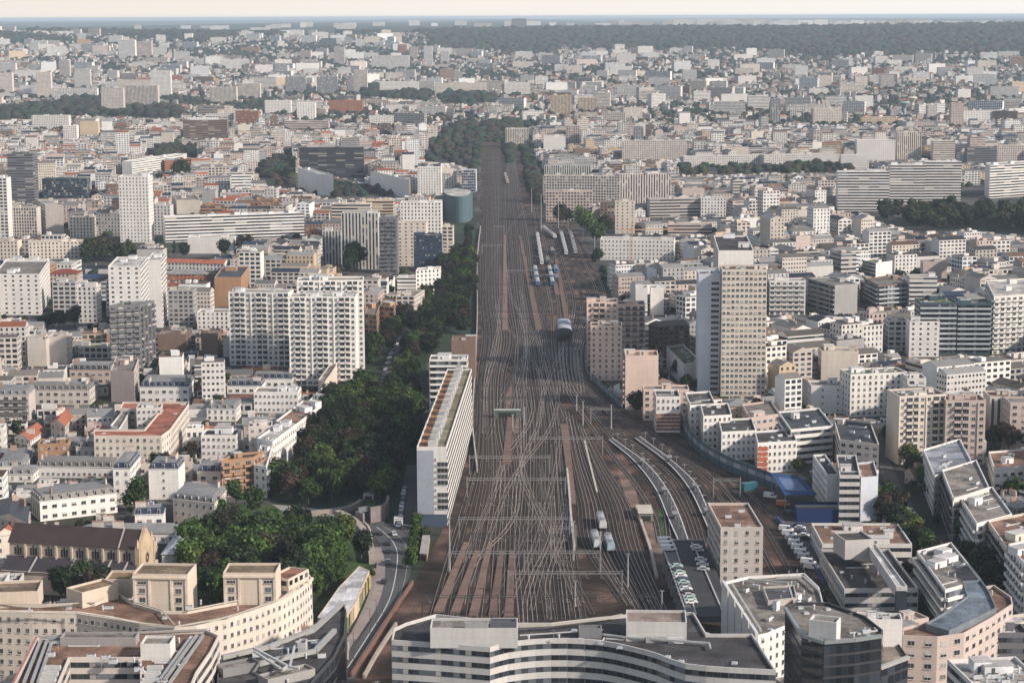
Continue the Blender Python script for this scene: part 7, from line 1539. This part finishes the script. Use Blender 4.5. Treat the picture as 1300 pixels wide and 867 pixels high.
# ---- far town on the rising ground
far = []; rr = random.Random(11); ftree = []
def forest(x, y):
    u, v = proj(x, y, float(T(x, y)))
    if any(inpoly(np.array([u]), np.array([v]), px)[0] for px, sp in FARWOOD): return True
    lim = 60+8*math.sin(x/700.0)+5*math.sin(x/260.0+2)
    if u > 545: return v < lim+3*math.sin(u/40.0)+ (10 if 640 < u < 700 else 0)
    if u < 335: return v < 52+7*math.sin(u/30.0) and math.sin(x/300.0+y/500.0) > -.8
    return v < 44+4*math.sin(u/17.0)
y = 3380.0
PROTF = lambda pts, h, z: hides(pts, h, z)
while y < 11500:
    step = 12.5+y*.0026; x = -y*.285
    while x < y*.285:
        X, Y = x+rr.uniform(-.4, .4)*step, y+rr.uniform(-.4, .4)*step; z = float(T(X, Y)); f = forest(X, Y)
        green = math.sin(X/310.0+1)*math.sin(Y/420.0)+.6*math.sin(X/120.0+Y/170.0)
        t = rr.random()
        if f or t < .52+.25*green or Y > 9500:
            if Y < 9800 and (f or t < .9): ftree.append((X, Y, z, f))
        elif t < .93:
            big = rr.random() < .05+.015*(X < 0); w_, d_, h = (rr.uniform(30, 75), rr.uniform(12, 15), rr.uniform(16, 34)) if big else (rr.uniform(8, 16), rr.uniform(7, 11), rr.choice((6, 6, 7, 9, 9, 12, 15)))
            a = rr.choice((.1, .2, -.15, .5, -.4))+rr.uniform(-.1, .1); ca, sa = math.cos(a), math.sin(a)
            pts = [(X+ca*p-sa*q, Y+sa*p+ca*q) for p, q in ((-w_/2, -d_/2), (w_/2, -d_/2), (w_/2, d_/2), (-w_/2, d_/2))]
            while h > 4 and PROTF(pts, h, z): h *= .6
            if h > 4: far.append((pts, h, pick(PAL_L+[('W', 8), ('M', 5)], rr), 'flat/light' if big else rr.choice(['gable/tile', 'gable/brown', 'gable/zinc', 'flat/flat', 'flat/light', 'gable/brown']), z))
        x += step
    y += step*1.05
# thin line of pale blocks along the plateau edge
for i in range(150):
    X = rr.uniform(-2600, 3000) if i < 60 else rr.uniform(1000, 2900); Y = rr.uniform(11000, 13500); z = float(T(X, Y)); w_, h = rr.uniform(30, 110), rr.uniform(14, 34)
    far.append(([(X, Y), (X+w_, Y), (X+w_, Y+20), (X, Y+20)], h, rr.choice('WMCW'), 'flat/light', z))
tag(mass_arrays(far).build('far_town', 'facade'), 'countless small buildings of the far suburbs below the wooded hills', 'suburb', None, 'stuff')
# ---- far trees: low tufts merged into woods
def ftufts(L, s0):
    n = len(L); rr = np.random.RandomState(4)
    base = []; k = 6
    for j, (rz, r_) in enumerate(((0, .8), (.45, 1.0), (.85, .7))):
        for t in range(k): a = 2*math.pi*(t+.5*j)/k; base.append((r_*math.cos(a), r_*math.sin(a), rz))
    base.append((0, 0, 1.1)); base = np.array(base); nv = len(base)
    fs = []
    for j in range(2):
        for t in range(k): a, b, c, d = j*k+t, j*k+(t+1) % k, (j+1)*k+(t+1) % k, (j+1)*k+t; fs += [(a, b, c), (a, c, d)]
    for t in range(k): fs.append((2*k+t, 2*k+(t+1) % k, 3*k))
    fs = np.array(fs); P_ = np.array([(x, y, z) for x, y, z, f in L]); sc = np.array([s0(x, y, f) for x, y, z, f in L])*rr.uniform(.7, 1.35, n)
    V = base[None]*(sc[:, None, None]*np.array([1, 1, .95]))*rr.uniform(.75, 1.25, (n, nv, 1))+P_[:, None, :]; Fx = fs[None]+(np.arange(n)*nv)[:, None, None]
    V = V.reshape(-1, 3); Fx = Fx.reshape(-1, 3); me = bpy.data.meshes.new('trees'); me.vertices.add(len(V)); me.vertices.foreach_set('co', V.ravel()); me.loops.add(Fx.size); me.loops.foreach_set('vertex_index', Fx.ravel().astype(np.int32)); me.polygons.add(len(Fx)); me.polygons.foreach_set('loop_start', np.arange(0, Fx.size, 3, dtype=np.int32)); me.update(calc_edges=True)
    col = np.repeat(np.stack([rr.uniform(.014, .045, n), rr.uniform(.026, .046, n), rr.uniform(.018, .03, n), np.ones(n)], 1), len(fs), 0).astype(np.float32)
    a = me.attributes.new('Col', 'FLOAT_COLOR', 'FACE'); a.data.foreach_set('color', col.ravel()); me.materials.append(M['far_foliage']); return me
near_gap = []
rg = random.Random(21)
NG = 0; yy = 520.0
while yy < 1500:
    x = -yy*.29
    while x < yy*.29:
        X, Y = x+rg.uniform(-4, 4), yy+rg.uniform(-4, 4); i, j = int((X-GX0)/GS), int((Y-GY0)/GS); u, v = proj(X, Y, 0)
        if 1 <= i < 1199 and 1 <= j < 1599 and not OCC[j-1:j+2, i-1:i+2].any() and rg.random() < .55 and offroad(X, Y) and -10 < u < 1310:
            sc = rg.uniform(.45, .85)
            for q_ in range(3):
                if not hides([(X-4*sc, Y-4*sc), (X+4*sc, Y-4*sc), (X+4*sc, Y+4*sc), (X-4*sc, Y+4*sc)], 11*sc):
                    side = 'left' if X < 0 else 'right'
                    tree(X, Y, rg.choice(['dark', 'green', 'mid']) if Y < 900 else 'mid', sc, f'small court or street tree between the town blocks {side} of the tracks', f'court trees {side} of the tracks'); NG += 1; break
                sc *= .7
        x += 9
    yy += 9
# loose greenery in courts and gaps of the middle distance
plant_trees()
yy = 1500.0
while yy < 3380:
    x = -yy*.3
    while x < yy*.3:
        X, Y = x+rg.uniform(-6, 6), yy+rg.uniform(-6, 6); i, j = int((X-GX0)/GS), int((Y-GY0)/GS)
        if 0 <= i < 1200 and 0 <= j < 1600 and not OCC[j, i] and rg.random() < (.75 if X < 0 else .65):
            s = rg.uniform(3.2, 6); 
            if not hides([(X-s, Y-s), (X+s, Y-s), (X+s, Y+s), (X-s, Y+s)], s*1.3): near_gap.append((X, Y, 0, False))
        x += 12
    yy += 12
for px, sp in FARWOOD:
    w_ = [PT(u, v) for u, v in px]; xs = [p[0] for p in w_]; ys = [p[1] for p in w_]
    if min(ys) > 3400: continue
    y = min(ys)
    while y < max(ys):
        x = min(xs)
        while x < max(xs):
            X, Y = x+rg.uniform(-5, 5), y+rg.uniform(-5, 5)
            if inpoly(np.array([X]), np.array([Y]), [(p[0], p[1]) for p in w_])[0] and rg.random() < .45+.5*math.sin(X/37.0)*math.sin(Y/61.0)+.25: near_gap.append((X, Y, 0, True))
            x += sp*.75*rg.choice((.6, 1, 1.3))
        y += sp*.75
o = link('court_trees', ftufts(near_gap, lambda x, y, f: 6.5 if f else 4.6)); tag(o, 'small trees and greenery scattered in courts and gaps of the middle town', 'greenery', None, 'stuff')
o = link('far_trees', ftufts(ftree, lambda x, y, f: (8+y*.0011) if f else 4.2+y*.0005)); tag(o, 'far woods and suburban tree cover reaching up the hills', 'woods', None, 'stuff')
# ---- haze: the air between here and the hills
m = MB(); m.box(0, 20000, -4, 90000, 80000, 4+CAMZ+45, 0, (1, 1, 1), 0, True)
me = bpy.data.meshes.new('haze'); 
X0, X1, Y0, Y1, Z0, Z1 = -60000, 60000, -700, 61000, -6, 204
me.from_pydata([(X0, Y0, Z0), (X1, Y0, Z0), (X1, Y1, Z0), (X0, Y1, Z0), (X0, Y0, Z1), (X1, Y0, Z1), (X1, Y1, Z1), (X0, Y1, Z1)], [], [(0, 3, 2, 1), (4, 5, 6, 7), (0, 1, 5, 4), (1, 2, 6, 5), (2, 3, 7, 6), (3, 0, 4, 7)])
hm = bpy.data.materials.new('haze'); hm.use_nodes = True; n = hm.node_tree; n.nodes.clear(); vo = n.nodes.new('ShaderNodeVolumePrincipled'); vo.inputs['Color'].default_value = (.72, .86, 1.0, 1); vo.inputs['Density'].default_value = HAZE; vo.inputs['Anisotropy'].default_value = .0
ou = n.nodes.new('ShaderNodeOutputMaterial'); n.links.new(vo.outputs[0], ou.inputs['Volume']); me.materials.append(hm); tag(link('haze', me), kind='stuff')
print('buildings', STATS, 'trees', TREES, 'individual fill', NIND, 'mass', len(MASS), 'far', len(far), 'ftree', len(ftree), 'gap', len(near_gap), 'objects', len(bpy.data.objects))
